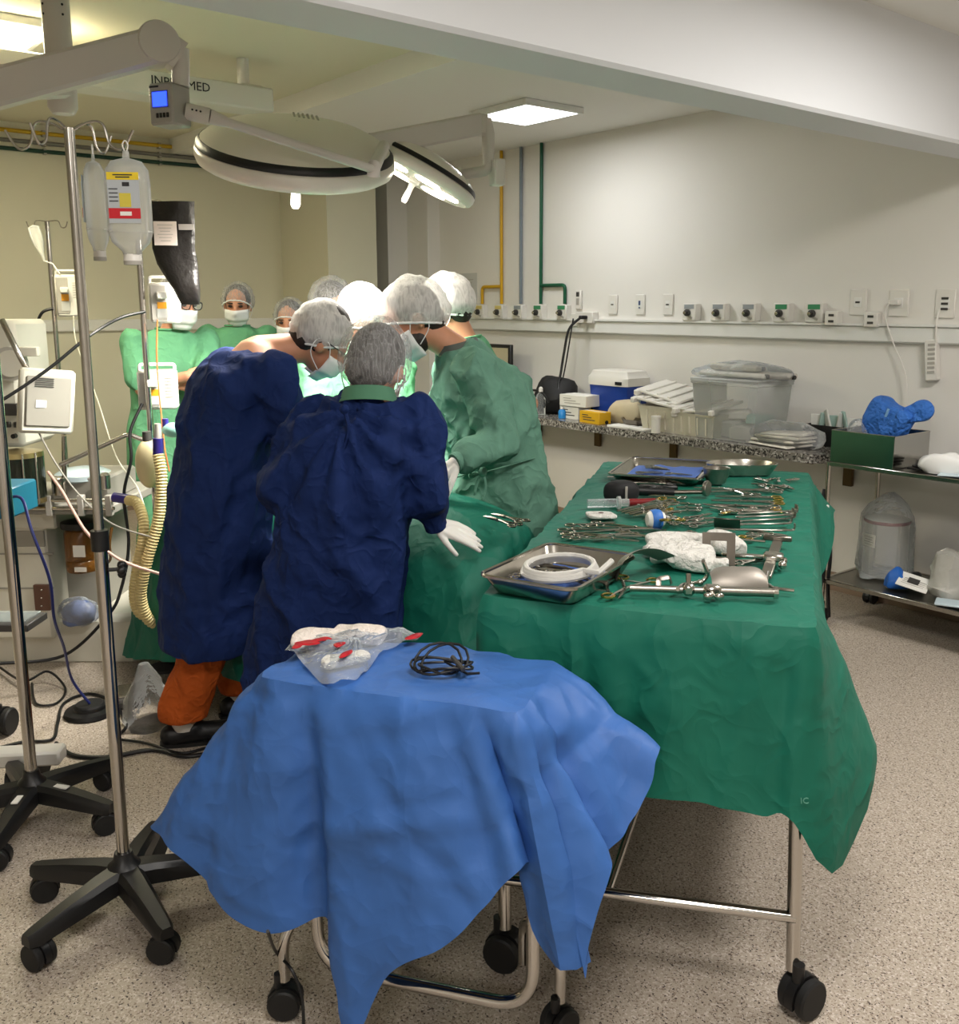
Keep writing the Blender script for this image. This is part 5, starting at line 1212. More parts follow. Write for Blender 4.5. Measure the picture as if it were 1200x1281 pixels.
m = MB(); p = onz(113, 893, 0); m.lathe([(.09, 0), (.095, .006), (.09, .02), (.06, .024), (.058, .034), (.02, .038)], (p[0], p[1], 0), None, 32); fp = tag(put('foot_pedal', m, BLACK), 'round black foot pedal on the lamplit floor', 'foot pedal'); m = MB(); m.lathe([(.055, .036), (.05, .044), (.01, .046)], (p[0], p[1], 0), None, 24); put('pedal_cap', m, RUBBER, fp)
p = onz(163, 878, 0); m = MB(); m.box(V(p[0], p[1], .02), (.10, .16, .035), CX @ rotz(.4), .008); fp = tag(put('foot_pedal', m, DARKG), 'flat double foot pedal beside the hanging drape', 'foot pedal'); m = MB(); m.box(V(p[0], p[1], .045), (.09, .09, .02), CX @ rotz(.4) @ rotx(.2), .006); put('pedal_cap', m, STEEL, fp)
# clear waste bag on the floor
c = onz(188, 905, 0); m = MB(); rr = []
for z, s in ((0, 1.0), (.03, 1.1), (.10, .9), (.18, .55), (.24, .25)): rr.append([V(c[0], c[1], z) + (RT * math.cos(a) * .075 + FH * math.sin(a) * .09) * s for a in (2 * math.pi * k / 20 for k in range(20))])
m.loft(rr); A = np.array(m.v); A[:, :2] += np.column_stack([vnoise(A * 22, 3), vnoise(A * 22, 4)]) * .02; m.v = A.tolist(); tag(put('clear_bag', m, film('thin_film', (236, 240, 240), .03, .1, .9, 22)), 'crumpled clear plastic bag on the floor beside the drape', 'bag')
def cable(pts, r, label, mt=CABLE, name='cable', n=8, group='cables'):
    m = MB(); m.tube(spline([np.asarray(p, float) for p in pts], 8), r, n); return tag(put(name, m, mt), label, 'cable', group)
g = lambda x, y, z=.008: onz(x, y, z)
cable([dep(181, 390, 3.93), dep(150, 398, 3.85), dep(112, 420, 3.7), dep(60, 462, 3.6), dep(0, 502, 3.5), dep(-40, 520, 3.45)], .0065, 'black power cable drooping from the upper pump to the left edge')
cable([dep(178, 505, 3.95), dep(163, 540, 3.9), dep(164, 575, 3.88), dep(155, 620, 3.86), dep(161, 680, 3.85), dep(152, 735, 3.8), dep(135, 770, 3.75), dep(80, 820, 3.7), dep(0, 830, 3.6)], .0065, 'black power cable hanging from the lower pump past the machine')
cable([dep(66, 386, 5.38), dep(52, 392, 5.36), dep(45, 415, 5.35), dep(42, 460, 5.3), dep(42, 520, 5.3)], .008, 'short black cable on the slim pole by the wall')
cable([g(70, 930), g(92, 945), g(135, 947), g(190, 938), g(230, 946), g(275, 942), g(310, 950)], .008, 'thick black cable lying across the floor near the black shoe')
cable([g(0, 935), g(30, 928), g(65, 925), g(72, 905), g(80, 880), g(110, 868), g(140, 878), g(158, 905), g(150, 918)], .006, 'black cable looping around the round foot pedal')
cable([g(40, 855), g(45, 880), g(70, 880), g(82, 862), g(60, 840, .05), g(30, 852, .03), g(0, 835, .02)], .005, 'thin black cable loop under the machine')
cable([g(150, 925), g(185, 930), g(225, 942), g(260, 935), g(300, 925)], .005, 'thin dark cable ending beside the black shoe')
cable([dep(12, 622, 3.08), dep(28, 625, 3.05), dep(40, 665, 3.0), dep(62, 725, 3.0), dep(68, 775, 3.05), dep(80, 810, 3.2), dep(90, 850, 3.4), g(112, 880, .05)], .005, 'blue lead from the teal unit down to the foot pedal', mat('lead_blue', (34, 44, 110), .4))
cable([dep(60, 590, 3.8), dep(78, 615, 3.75), dep(92, 640, 3.7), dep(112, 670, 3.65), dep(150, 700, 3.6), dep(200, 718, 3.6)], .006, 'pinkish suction tube running from the machine to the drape', mat('tube_pink', (206, 168, 156), .35), 'tube')
cable([dep(48, 540, 3.85), dep(70, 580, 3.8), dep(100, 620, 3.75), dep(140, 655, 3.7), dep(190, 672, 3.65)], .0035, 'thin grey lead hanging from the monitor', mat('lead_grey', (150, 148, 140), .4))
cable([dep(92, 395, 5.3), dep(96, 430, 5.2), dep(122, 500, 4.6), dep(145, 570, 4.1), dep(172, 610, 3.95), dep(185, 650, 3.9)], .003, 'thin clear infusion line from the wall pump', mat('line_clear', (206, 204, 190), .3))
cable([dep(197, 400, 3.9), dep(196, 440, 3.9), dep(198, 478, 3.9), dep(202, 520, 3.85), dep(206, 560, 3.8), dep(212, 590, 3.75)], .0032, 'orange infusion line between the two pumps', mat('line_orange', (206, 110, 60), .35))
cable([onz(335, 1165, .36), dep(345, 1190, 1.88), dep(366, 1215, 1.86), dep(378, 1250, 1.84), g(380, 1300, .01)], .0035, 'thin dark cord hanging below the blue sheet to the floor')
# ================================================================== COUNTER WALL
WX = np.column_stack([V(1, 0, 0), V(0, 1, 0), V(0, 0, 1)])
YF = YW - .032
# gas pipes
PY_ = mat('pipe_gas_yellow', (206, 160, 20), .4); PG_ = mat('pipe_gas_green', (14, 84, 58), .4); PB_ = mat('pipe_gas_grey', (120, 130, 138), .4)
def pipe(pts, mt_, label):
    m = MB(); m.tube(rounded(pts, .03, 4), .0125, 10); o = tag(put('gas_pipe', m, mt_), label, 'pipe', 'gas pipes on the counter wall'); return o
yp = YW - .018
xs5 = (-5.971, -5.733, -5.507, -5.283, -5.027)
o = pipe([(xs5[1], yp, ZR), (xs5[1], yp, 1.56)], PY_, 'yellow gas pipe dropping from ceiling to the outlets'); m = MB(); m.tube(rounded([(xs5[1], yp, 1.69), (xs5[0], yp, 1.69), (xs5[0], yp, 1.56)], .03, 4), .0125, 10); put('branch', m, PY_, o)
pipe([(xs5[2], yp, ZR), (xs5[2], yp, 1.56)], PB_, 'grey gas pipe between the yellow and green pipes')
o = pipe([(xs5[3], yp, ZR), (xs5[3], yp, 1.56)], PG_, 'dark green gas pipe dropping from ceiling to the outlets'); m = MB(); m.tube(rounded([(xs5[3], yp, 1.69), (xs5[4], yp, 1.69), (xs5[4], yp, 1.56)], .03, 4), .0125, 10); put('branch', m, PG_, o)
# gas outlets: one prototype, copied
GLAB = {'y': mat('tag_yellow', (214, 196, 120), .5), 'g': mat('tag_green', (60, 140, 96), .5), 'b': mat('tag_grey', (150, 156, 160), .5)}
def gas_outlet(x, z, col, label):
    t = thing('gas_outlet', label, 'gas outlet', (x, YF, z - .055), 'gas outlets above the rail')
    m = MB(); m.box((x, YW - .027, z), (.105, .054, .105), None, .006); b = put('housing', m, WPLAST, t)
    m = MB(); m.box((x + .002, YW - .0545, z + .032), (.074, .003, .026), None); put('name_tag', m, GLAB[col], b)
    m = MB(); R = rotx(math.pi / 2); m.lathe([(.004, .0), (.021, .0), (.021, .016), (.013, .018), (.013, .03), (.004, .032)], (x - .006, YW - .054, z - .004), R, 16); n = put('nipple', m, DARKG, t)
    m = MB(); m.lathe([(.003, .03), (.010, .03), (.010, .036), (.003, .037)], (x - .006, YW - .054, z - .004), R, 12); put('plug', m, STEEL, n)
    m = MB(); m.box((x + .014, YW - .056, z - .030), (.030, .005, .012), roty(.4)); put('mark', m, GPLAST, b)
NL = ['first gas outlet under the yellow pipe branch', 'second gas outlet, under the yellow down pipe', 'gas outlet under the grey pipe', 'gas outlet under the dark green down pipe', 'gas outlet under the green branch, beside the wall thermometer']
for x, c, lb in zip(xs5, 'yybgg', NL): gas_outlet(x, 1.503, c, lb)
NL = ['gas outlet right of the three switch plates, nearest to them', 'second gas outlet right of the switch plates', 'middle gas outlet of the group above the clear box', 'green-tagged gas outlet, second from the white socket cube', 'green-tagged gas outlet touching the white socket cube']
for x, c, lb in zip((-3.876, -3.658, -3.44, -3.219, -3.011), 'bbbgg', NL): gas_outlet(x, 1.51, c, lb)
# switch and socket plates
def plate(x, z, w, h, kind, label):
    t = thing('wall_plate', label, 'socket', (x, YF, z - h / 2), 'switch and socket plates')
    m = MB(); m.box((x, YW - .006, z), (w, .012, h), None, .004); p = put('plate', m, WPLAST, t)
    m = MB(); m.box((x, YW - .0125, z), (w * .45, .003, h * .36), None, .001); put('insert', m, TRIMW, t)
    m = MB()
    if kind == 's': m.box((x, YW - .0145, z), (w * .26, .004, h * .07), None)
    elif kind == 'b': m.box((x, YW - .0145, z + .01), (w * .18, .004, h * .22), None); m.box((x, YW - .0145, z - .02), (w * .12, .004, h * .08), None)
    else:
        for q in range(3): m.box((x, YW - .0145, z + h * (.18 - .18 * q)), (w * .34, .004, h * .08), None)
    put('slots', m, DARKG if kind != 'b' else mat('slot_blue', (70, 84, 120), .4), p)
plate(-4.566, 1.555, .082, .128, 's', 'white switch plate nearest the wall thermometer')
plate(-4.321, 1.555, .082, .128, 'b', 'bluish-marked switch plate between two plain ones')
plate(-4.084, 1.555, .082, .128, 's', 'white switch plate nearest the right gas outlets')
plate(-2.777, 1.566, .095, .135, 's', 'tall white socket plate above the two socket cubes')
plate(-2.552, 1.562, .105, .135, 's', 'tall socket plate with a white charger plugged in')
plate(-2.313, 1.558, .100, .140, 't', 'triple socket plate with the hanging power strip cord')
for x, z, rz, lb in ((-2.898, 1.483, .1, 'white socket cube beside the last gas outlet'), (-2.672, 1.478, .35, 'white socket cube turned sideways below the tall plates')):
    t = thing('socket_cube', lb, 'socket', (x, YF, z - .038), 'socket cubes')
    m = MB(); m.box((x, YW - .035, z), (.075, .06, .075), rotz(rz * .3), .005); b = put('housing', m, WPLAST, t)
    m = MB()
    for q in (-1, 1): m.box((x + .003, YW - .066, z + q * .016 - .0), (.03, .004, .012), rotz(rz * .3))
    put('slots', m, DARKG, b)
# thermometer and double socket with black plug
t = thing('wall_thermometer', 'slim white remote thermometer holder on the wall', 'thermometer', (-4.89, YF, 1.52)); m = MB(); m.box((-4.89, YW - .012, 1.588), (.055, .024, .13), None, .006); put('housing', m, WPLAST, t); m = MB(); m.box((-4.89, YW - .0245, 1.625), (.028, .003, .03), None); put('display', m, DARKG, t); m = MB(); m.box((-4.89, YW - .0245, 1.575), (.026, .003, .045), None); put('buttons', m, GPLAST, t)
t = thing('double_socket', 'white double socket box with black plug above the rail', 'socket', (-4.79, YF, 1.43)); m = MB(); m.box((-4.79, YW - .03, 1.468), (.17, .06, .078), None, .005); put('housing', m, WPLAST, t); m = MB(); m.box((-4.90, YW - .02, 1.45), (.09, .04, .09), None, .005); put('housing', m, WPLAST, t)
m = MB(); m.box((-4.77, YW - .085, 1.47), (.03, .06, .025), rotz(-.2), .006); put('plug', m, BLACK, t)
cable([(-4.775, YW - .11, 1.465), ony(712, 412, 4.45), ony(706, 440, 4.42), ony(702, 465, 4.40), ony(699, 488, 4.35), (-4.70, 4.35, .93)], .009, 'black power cord hanging from the double socket to the counter', group='wall cords')
cable([(-4.91, YW - .045, 1.46), ony(713, 425, 4.55), ony(708, 455, 4.55), ony(701, 490, 4.5)], .005, 'thin dark cord beside the hanging power cord', group='wall cords')
m = MB(); m.box((-2.56, YW - .03, 1.565), (.055, .04, .03), None, .006); ch = tag(put('charger', m, WPLAST), 'small white charger in the tall socket plate', 'charger')
cable([(-2.58, YW - .05, 1.56), (-2.60, YW - .05, 1.50), ony(1118, 430, 4.58), ony(1133, 470, 4.58), ony(1135, 520, 4.58)], .004, 'white charging cord running down the wall', WPLAST, group='wall cords')
cable([(-2.33, YW - .03, 1.53), ony(1172, 405, 4.58), ony(1171, 428, 4.58)], .005, 'short white cord of the hanging power strip', WPLAST, group='wall cords')
t = thing('power_strip', 'white power strip hanging by its cord at the right', 'power strip', (-2.34, 4.58, 1.19)); m = MB(); m.box((-2.345, YW - .03, 1.285), (.058, .045, .20), roty(-.10), .005); b = put('housing', m, WPLAST, t)
for q in range(7): m = MB(); m.box((-2.343 + .001 * q, YW - .0535, 1.36 - q * .022), (.036, .003, .012), roty(-.1)); put('outlet', m, GPLAST, b)
# notice sheet, framed screen
m = MB(); pa = ony(586, 366, YW); m.box((pa[0], YW - .003, pa[2]), (.235, .003, .30), None); sh2 = tag(put('notice_sheet', m, mat('sheet_grey', (198, 198, 194), .6)), 'pale notice sheet in a sleeve beside the gas pipes', 'notice')
for q in range(9): m = MB(); m.box((pa[0] - .01 * (q % 3), YW - .005, pa[2] + .10 - q * .024), (.15 - .03 * (q % 3), .001, .006), None); put('print', m, GPLAST, sh2)
t = thing('screen', 'dark-framed screen showing past the green sleeve', 'screen', (-5.35, 4.42, .82)); sc = ony(634, 450, 4.42)
m = MB(); m.box((sc[0] - .12, 4.42, 1.12), (.36, .03, .30), None, .004); put('frame', m, BLACK, t); m = MB(); m.box((sc[0] - .12, 4.402, 1.12), (.31, .004, .25), None); put('panel', m, mat('screen_panel', (190, 180, 150), .4), t); m = MB(); m.box((sc[0] - .12, 4.42, .90), (.06, .03, .16), None); m.box((sc[0] - .12, 4.42, .828), (.2, .14, .012), None); put('foot', m, BLACK, t)

# ================================================================== GRANITE COUNTER
CZ = .82
t = thing('counter', 'grey granite wall counter on short metal brackets', 'counter', (-4.4, 4.38, CZ - .05))
m = MB(); m.prism([(-6.4, YW - .002), (-6.4, 4.13), (-2.72, 4.13), (-2.58, 4.22), (-2.58, YW - .002)], .045, (0, 0, CZ - .045)); put('slab', m, GRAN, t, 20)
m = MB(); m.box((-4.49, YW - .008, CZ + .03), (3.82, .012, .06), None, .002); put('backsplash', m, GRAN, t)
BR = mat('bracket_bronze', (92, 74, 46), .4, .6)
for px in (673, 747, 842, 1063):
    bx_ = ony(px, 555, 4.60)[0]; m = MB(); m.box((bx_, YW - .022, CZ - .135), (.055, .024, .18), None, .003); m.box((bx_, 4.41, CZ - .055), (.055, .38, .018), None, .003); put('bracket', m, BR, t)
def cx_(px, Y): return ony(px, 500, Y)[0]
CY = {672: 4.22, 690: 4.38, 700: 4.20, 720: 4.30, 726: 4.30, 745: 4.22, 768: 4.28, 794: 4.45, 790: 4.25, 775: 4.17, 800: 4.17, 826: 4.20, 868: 4.20, 823: 4.16, 925: 4.3, 990: 4.25}
def cp(px, py): Y = CY[px]; return V(cx_(px, Y), Y, CZ)
def cbox(m, px, py, w, d, h, rz=0.0, bev=.004, z0=0.0, dy=0.0):
    p = cp(px, py); return m.box((p[0], p[1] + d / 2 + dy, CZ + z0 + h / 2), (w, d, h), rotz(rz), bev)
def soft(m, seed, a=.02, s=12):
    A = np.array(m.v); z0 = A[:, 2].min(); A = A + np.column_stack([vnoise(A * s, seed), vnoise(A * s, seed + 1), vnoise(A * s, seed + 2)]) * a; A[:, 2] = np.maximum(A[:, 2], z0); m.v = A.tolist(); return m
def lump(c, r, seed, a=.02, s=12, R=None, n=22, k=14):
    m = MB(); m.ball((0, 0, 0), r, None, n, k); A = np.array(m.v); A = A + np.column_stack([vnoise(A * s, seed), vnoise(A * s, seed + 1), vnoise(A * s, seed + 2)]) * a
    A[:, 2] = np.where(A[:, 2] < -r[2] * .55, -r[2] * .55, A[:, 2]); A = (A @ (np.eye(3) if R is None else R).T) + np.asarray(c) + V(0, 0, r[2] * .55); m.v = A.tolist(); return m
def pillow(c, dims, R=None, seed=0, a=.012, s=16, n=30, k=18, p=.45):
    m = MB(); m.ball((0, 0, 0), 1.0, None, n, k); A = np.array(m.v); A = np.sign(A) * np.abs(A) ** p; A = A * np.asarray(dims) / 2; A = A + np.column_stack([vnoise(A * s + seed, 1), vnoise(A * s + seed, 2), vnoise(A * s + seed, 3)]) * a
    A = A @ (np.eye(3) if R is None else R).T; A[:, 2] = np.maximum(A[:, 2], -dims[2] * .5); A = A + np.asarray(c) + V(0, 0, dims[2] * .5); m.v = A.tolist(); return m
# black duffel + tray
p = cp(690, 512); o = tag(put('black_bag', lump((p[0] - .02, 4.42, CZ), (.19, .12, .15), 3, .04, 9), mat('black_fabric', (26, 26, 28), .7)), 'soft black bag on the counter behind the little bottles', 'bag'); m = MB(); m.tube(spline([(p[0] - .1, 4.27, .93), (p[0] - .05, 4.25, .98), (p[0] + .05, 4.25, .97), (p[0] + .1, 4.27, .91)], 5), .008, 6); put('strap', m, BLACK, o)
t = thing('black_crate', 'shallow black crate holding white tubes next to the cooler', 'crate', (-4.52, 4.46, CZ)); m = MB()
for a, b, w, d in ((-.13, 0, .008, .2), (.13, 0, .008, .2), (0, -.1, .26, .008), (0, .1, .26, .008)): m.box((-4.55 + a, 4.48 + b, CZ + .07), (w, d, .14), None)
m.box((-4.55, 4.48, CZ + .005), (.26, .2, .01)); put('crate_body', m, BLACK, t)
for i, q in enumerate((-.06, -.02, .02, .07)):
    m = MB(); m.tube([(-4.52 + q, 4.46, CZ + .012), (-4.51 + q, 4.47, CZ + .19 + .01 * (i % 2))], .006, 8); tag(put('white_tube', m, WPLAST), ['white tube standing leftmost in the black crate', 'white tube second in the black crate', 'white tube third in the black crate', 'white tube standing rightmost in the black crate'][i], 'tube', 'white tubes in the black crate')
# small bottles
def lbottle(px, py, r, h, body, capm, label, name='bottle'):
    p = cp(px, py); t = thing(name, label, 'bottle', (p[0], p[1] + r, CZ), 'bottles on the counter'); c = (p[0], p[1] + r, CZ)
    m = MB(); m.lathe([(r * .3, 0), (r, .002), (r, h * .62), (r * .85, h * .72), (r * .4, h * .8), (r * .36, h * .84)], c, None, 18); put('body', m, body, t); m = MB(); m.lathe([(r * .45, h * .82), (r * .45, h * .95), (r * .2, h), (r * .05, h)], c, None, 14); put('cap', m, capm, t); return t
lbottle(672, 517, .033, .19, CLEAR, WPLAST, 'clear dropper bottle at the left end of the counter')
lbottle(700, 520, .025, .075, mat('blue_vial', (40, 130, 200), .3), WPLAST, 'tiny bright blue bottle with white cap')
lbottle(794, 503, .035, .15, CLEAR, mat('pale_blue_plastic', (186, 204, 210), .25), 'clear water bottle right of the cooler')
# boxes
BXW = mat('carton_white', (226, 224, 216), .6, var=.03); BXY = mat('carton_yellow', (216, 168, 30), .55)
def carton(px, py, w, d, h, mt_, label, rz=0.0, z0=0.0, dy=0.0, stripe=None):
    t = thing('carton', label, 'box', (*cp(px, py)[:2], CZ + z0), 'cartons on the counter'); m = MB(); cbox(m, px, py, w, d, h, rz, .003, z0, dy); b = put('box', m, mt_, t); p = cp(px, py)
    m = MB(); m.box((p[0], p[1] + d / 2 + dy, CZ + z0 + h * .99), (w * .99, d * .2, h * .04), rotz(rz)); put('flap', m, TRIMW if mt_ is BXW else BXW, b)
    if stripe:
        for q in range(3): m = MB(); m.box(V(p[0], p[1] + d / 2 + dy, CZ + z0 + h * (.3 + .2 * q)) + rotz(rz) @ V(-w * .1 * q, -d / 2 - .0008, 0), (w * (.6 - .15 * q), .001, h * .07), rotz(rz)); put('print', m, stripe, b)
carton(720, 519, .17, .12, .085, BXW, 'white carton at the bottom of the pair', .05, 0, -.06, DARKG); carton(726, 503, .23, .15, .075, BXW, 'white carton lying on top of the pair', .08, .085, -.075, GPLAST)
carton(745, 522, .19, .10, .075, BXY, 'yellow carton in front of the white pair', -.06, 0, -.05, DARKG)
# cooler
t = thing('cooler', 'small blue cooler with white lid on the counter', 'cooler', (-4.32, 4.48, CZ)); x = -4.36
m = MB(); m.loft([[V(x + a * w, 4.48 + b * d, CZ + z) for a, b in ((-1, -.8), (-.8, -1), (.8, -1), (1, -.8), (1, .8), (.8, 1), (-.8, 1), (-1, .8))] for z, w, d in ((.0, .15, .105), (.225, .17, .12))]); put('body', m, mat('cooler_blue', (22, 60, 150), .35), t)
m = MB(); m.loft([[V(x + a * w, 4.48 + b * d, CZ + z) for a, b in ((-1, -.8), (-.8, -1), (.8, -1), (1, -.8), (1, .8), (.8, 1), (-.8, 1), (-1, .8))] for z, w, d in ((.225, .178, .125), (.275, .178, .125), (.29, .165, .115), (.315, .155, .108), (.32, .14, .095))]); put('lid', m, WPLAST, t)
m = MB(); m.box((x + .12, 4.352, CZ + .245), (.05, .01, .02)); put('handle_slot', m, BLACK, t)
m = MB(); p = cp(768, 515); o = tag(put('gauze_pack', lump((p[0], p[1] + .11, CZ), (.13, .08, .10), 13, .02, 10), mat('kraft_pack', (206, 192, 160), .6, var=.1)), 'beige gauze pack in front of the cooler', 'pack')
# kidney dish, papers, small syringe
p = cp(790, 528); m = MB(); m.loft([[V(p[0] + (.13 * s) * math.cos(a), p[1] + .06 + (.06 * s) * math.sin(a) + .02 * math.cos(2 * a), CZ + z) for a in (2 * math.pi * k / 28 for k in range(28))] for z, s in ((0, .8), (.04, 1.05), (.044, 1.08), (.044, 1.0), (.006, .74))]); tag(put('kidney_dish', m, DSTEEL), 'dark steel kidney dish on the counter', 'dish')
for i, (px, py, rz, w) in enumerate(((775, 533, .1, .16), (800, 536, -.2, .14))): m = MB(); cbox(m, px, py, w, .11, .012, rz, .002, 0, -.02); tag(put('paper_pack', m, PAPER), ['flat white paper pack in front of the kidney dish', 'flat white paper pack nearest the white cup'][i], 'paper pack', 'paper packs')
p = cp(745, 530); m = MB(); m.tube([(p[0] - .05, p[1] + .02, CZ + .012), (p[0] + .05, p[1] + .01, CZ + .012)], .011, 10); o = tag(put('syringe', m, WPLAST), 'small syringe with black end lying by the yellow carton', 'syringe'); m = MB(); m.tube([(p[0] + .05, p[1] + .01, CZ + .012), (p[0] + .10, p[1] + .005, CZ + .012)], .012, 10); put('plunger', m, BLACK, o)
# white bins with louvred lids
def bin_(px, py, w, d, h, label, rz=0.0):
    p = cp(px, py); t = thing('white_bin', label, 'bin', (p[0], p[1] + d / 2, CZ), 'white plastic bins'); c = V(p[0], p[1] + d / 2, CZ); R = rotz(rz); q4 = ((-1, -1), (1, -1), (1, 1), (-1, 1))
    m = MB(); m.loft([[c + R @ V(a * w / 2 * s, b * d / 2 * s, z) for a, b in q4] for z, s in ((0, .86), (h, 1.0), (h + .008, 1.05), (h + .008, .97), (.012, .83))]); put('tub', m, IVORY, t)
    for k in range(4): m = MB(); m.box(c + R @ V(-w * .3 + k * w * .2, -d / 2 * .955, h * .5), (.008, .01, h * .8), R @ rotx(.07)); put('rib', m, IVORY, t)
    return t, c, R
def lid_(c, R, w, d, tilt, label):
    t = thing('bin_lid', label, 'lid', c, 'white bin lids'); RR = R @ rotx(tilt[0]) @ roty(tilt[1])
    m = MB(); m.box(c, (w, d, .016), RR, .004); b = put('panel', m, WPLAST, t)
    for k in range(3): m = MB(); m.box(c + RR @ V(-w * .25 + k * w * .25, 0, .012), (w * .06, d * .96, .012), RR, .002); put('rib', m, WPLAST, b)
    for s in (-1, 1): m = MB(); m.box(c + RR @ V(s * w * .45, -d * .5, -.01), (.03, .05, .03), RR, .004); put('clip', m, WPLAST, b)
_, c, R = bin_(826, 540, .34, .26, .14, 'white plastic bin behind the white cup'); lid_(c + V(-.02, .0, .185), R, .36, .30, (.10, .12), 'ribbed white lid lying flat on the left bin'); lid_(c + V(-.05, .03, .225), R, .33, .27, (.16, .18), 'ribbed white lid tilted on top of the left bin')
_, c, R = bin_(868, 546, .30, .24, .12, 'white plastic bin touching the clear storage box'); lid_(c + V(.0, .01, .16), R, .30, .26, (.14, -.10), 'ribbed white lid on the bin touching the clear box')
p = cp(823, 541); m = MB(); m.lathe([(.02, 0), (.026, .002), (.026, .085), (.029, .088), (.029, .10), (.005, .10)], (p[0], p[1] - .01, CZ), None, 18); tag(put('white_cup', m, WPLAST), 'small white cup standing before the bins', 'cup')
# clear storage box with contents and its bagged top
p = cp(925, 552); bc_ = V(-3.30, 4.36, CZ); q4 = ((-1, -.9), (-.9, -1), (.9, -1), (1, -.9), (1, .9), (.9, 1), (-.9, 1), (-1, .9))
t = thing('clear_storage_box', 'large clear plastic storage box on the counter', 'storage box', bc_)
def sqr(z, s, w=.22, d=.17): return [bc_ + V(a * w * s, b * d * s, z) for a, b in q4]
m = MB(); m.loft([sqr(.002, .90), sqr(.30, 1.0), sqr(.305, 1.04), sqr(.318, 1.04)], cap=False); m.add(sqr(.002, .90), [tuple(range(8))[::-1]]); put('tub', m, FROST, t)
m = MB(); m.loft([sqr(.318, 1.05), sqr(.332, 1.05), sqr(.336, .98)]); put('lid', m, FROST, t)
for i, (dx, dy, z, sx, sy, sz, col) in enumerate(((-.08, .0, .005, .20, .16, .09, (176, 176, 174)), (.08, -.02, .005, .15, .18, .07, (196, 192, 186)), (.10, .04, .085, .14, .10, .05, (140, 178, 170)), (-.06, .03, .10, .18, .12, .05, (206, 204, 198)))):
    m = MB(); m.box(bc_ + V(dx, dy, z + sz / 2), (sx, sy, sz), rotz(.2 * i), .01); soft(m, i + 50, .01, 20); tag(put('packet', m, mat('packet_%d' % i, col, .5)), ['grey packet at the bottom of the clear box', 'pale packet at the bottom right of the clear box', 'greenish packet inside the clear box', 'white packet lying higher inside the clear box'][i], 'packet', 'packets inside the clear box')
# bagged items on the lid
for i, (dx, dy, w, d, rz, z) in enumerate(((-.02, -.05, .42, .10, .06, .337), (.10, .04, .44, .09, -.10, .337), (-.03, 0, .30, .10, .16, .372))):
    m = MB(); m.box(bc_ + V(dx, dy, z + .017), (w, d, .034), rotz(rz), .012); soft(m, 60 + i, .012, 14); o = tag(put('wrapped_set', m, mat('wrap_white_%d' % i, ((222, 218, 208), (206, 200, 190), (196, 190, 172))[i], .5, var=.12, vscale=18)), ['long white wrapped set at the front of the clear box lid', 'long white wrapped set reaching past the right of the lid', 'cream wrapped set lying on top of the others'][i], 'wrapped set', 'wrapped sets on the clear box')
    m = MB(); m.tube([bc_ + V(dx, dy, z + .017) + rotz(rz) @ V(w / 2 - .02, 0, 0), bc_ + V(dx, dy, z + .017) + rotz(rz) @ V(w / 2 + .012, 0, 0)], .012, 8); put('end', m, DARKG, o)
o = put('clear_wrap', lump(bc_ + V(.02, -.01, .335), (.33, .13, .06), 70, .03, 10), CLEARF); tag(o, 'loose clear film over the wrapped sets', 'film')
# paper pouches, organiser
p = cp(990, 556)
for i in range(4):
    m = MB(); m.box((-2.98 + .012 * i, 4.28 + .01 * i, CZ + .013 + .018 * i), (.30 - .02 * i, .18, .014), rotz(.1 * (i - 1.5)), .005); soft(m, 80 + i, .014, 12); tag(put('paper_pouch', m, mat('pouch', (222, 216, 204), .5, var=.1)), ['lowest paper pouch of the pile by the clear box', 'second paper pouch of the pile by the clear box', 'third paper pouch of the pile by the clear box', 'topmost paper pouch of the pile by the clear box'][i], 'pouch', 'paper pouches by the clear box')
o = put('clear_wrap', lump((-2.95, 4.30, CZ), (.22, .13, .085), 90, .03, 11), CLEARF); tag(o, 'crumpled clear film around the paper pouches', 'film')
t = thing('black_organizer', 'low black organiser tray of paper packets on the counter end', 'tray', (-2.83, 4.52, CZ)); m = MB()
for a, b, w, d in ((-.13, 0, .006, .14), (.13, 0, .006, .14), (0, -.07, .26, .006), (0, .07, .26, .006)): m.box((-2.80 + a, 4.50 + b, CZ + .055), (w, d, .11))
m.box((-2.80, 4.50, CZ + .004), (.26, .14, .008)); put('tray_body', m, BLACK, t)
for i in range(7):
    m = MB(); m.box((-2.91 + i * .035, 4.50, CZ + .10 + .012 * (i % 3)), (.05, .012, .12), roty(.3 * math.sin(i * 2.1)) @ rotz(.5 + i), .003); soft(m, 100 + i, .01, 25); tag(put('paper_packet', m, mat('packet_paper_%d' % (i % 2), ((220, 220, 214), (150, 176, 168))[i % 2], .5)), 'small paper packet standing in the black organiser, %s from the left' % ['first', 'second', 'third', 'fourth', 'fifth', 'sixth', 'seventh'][i], 'packet', 'packets in the black organiser')

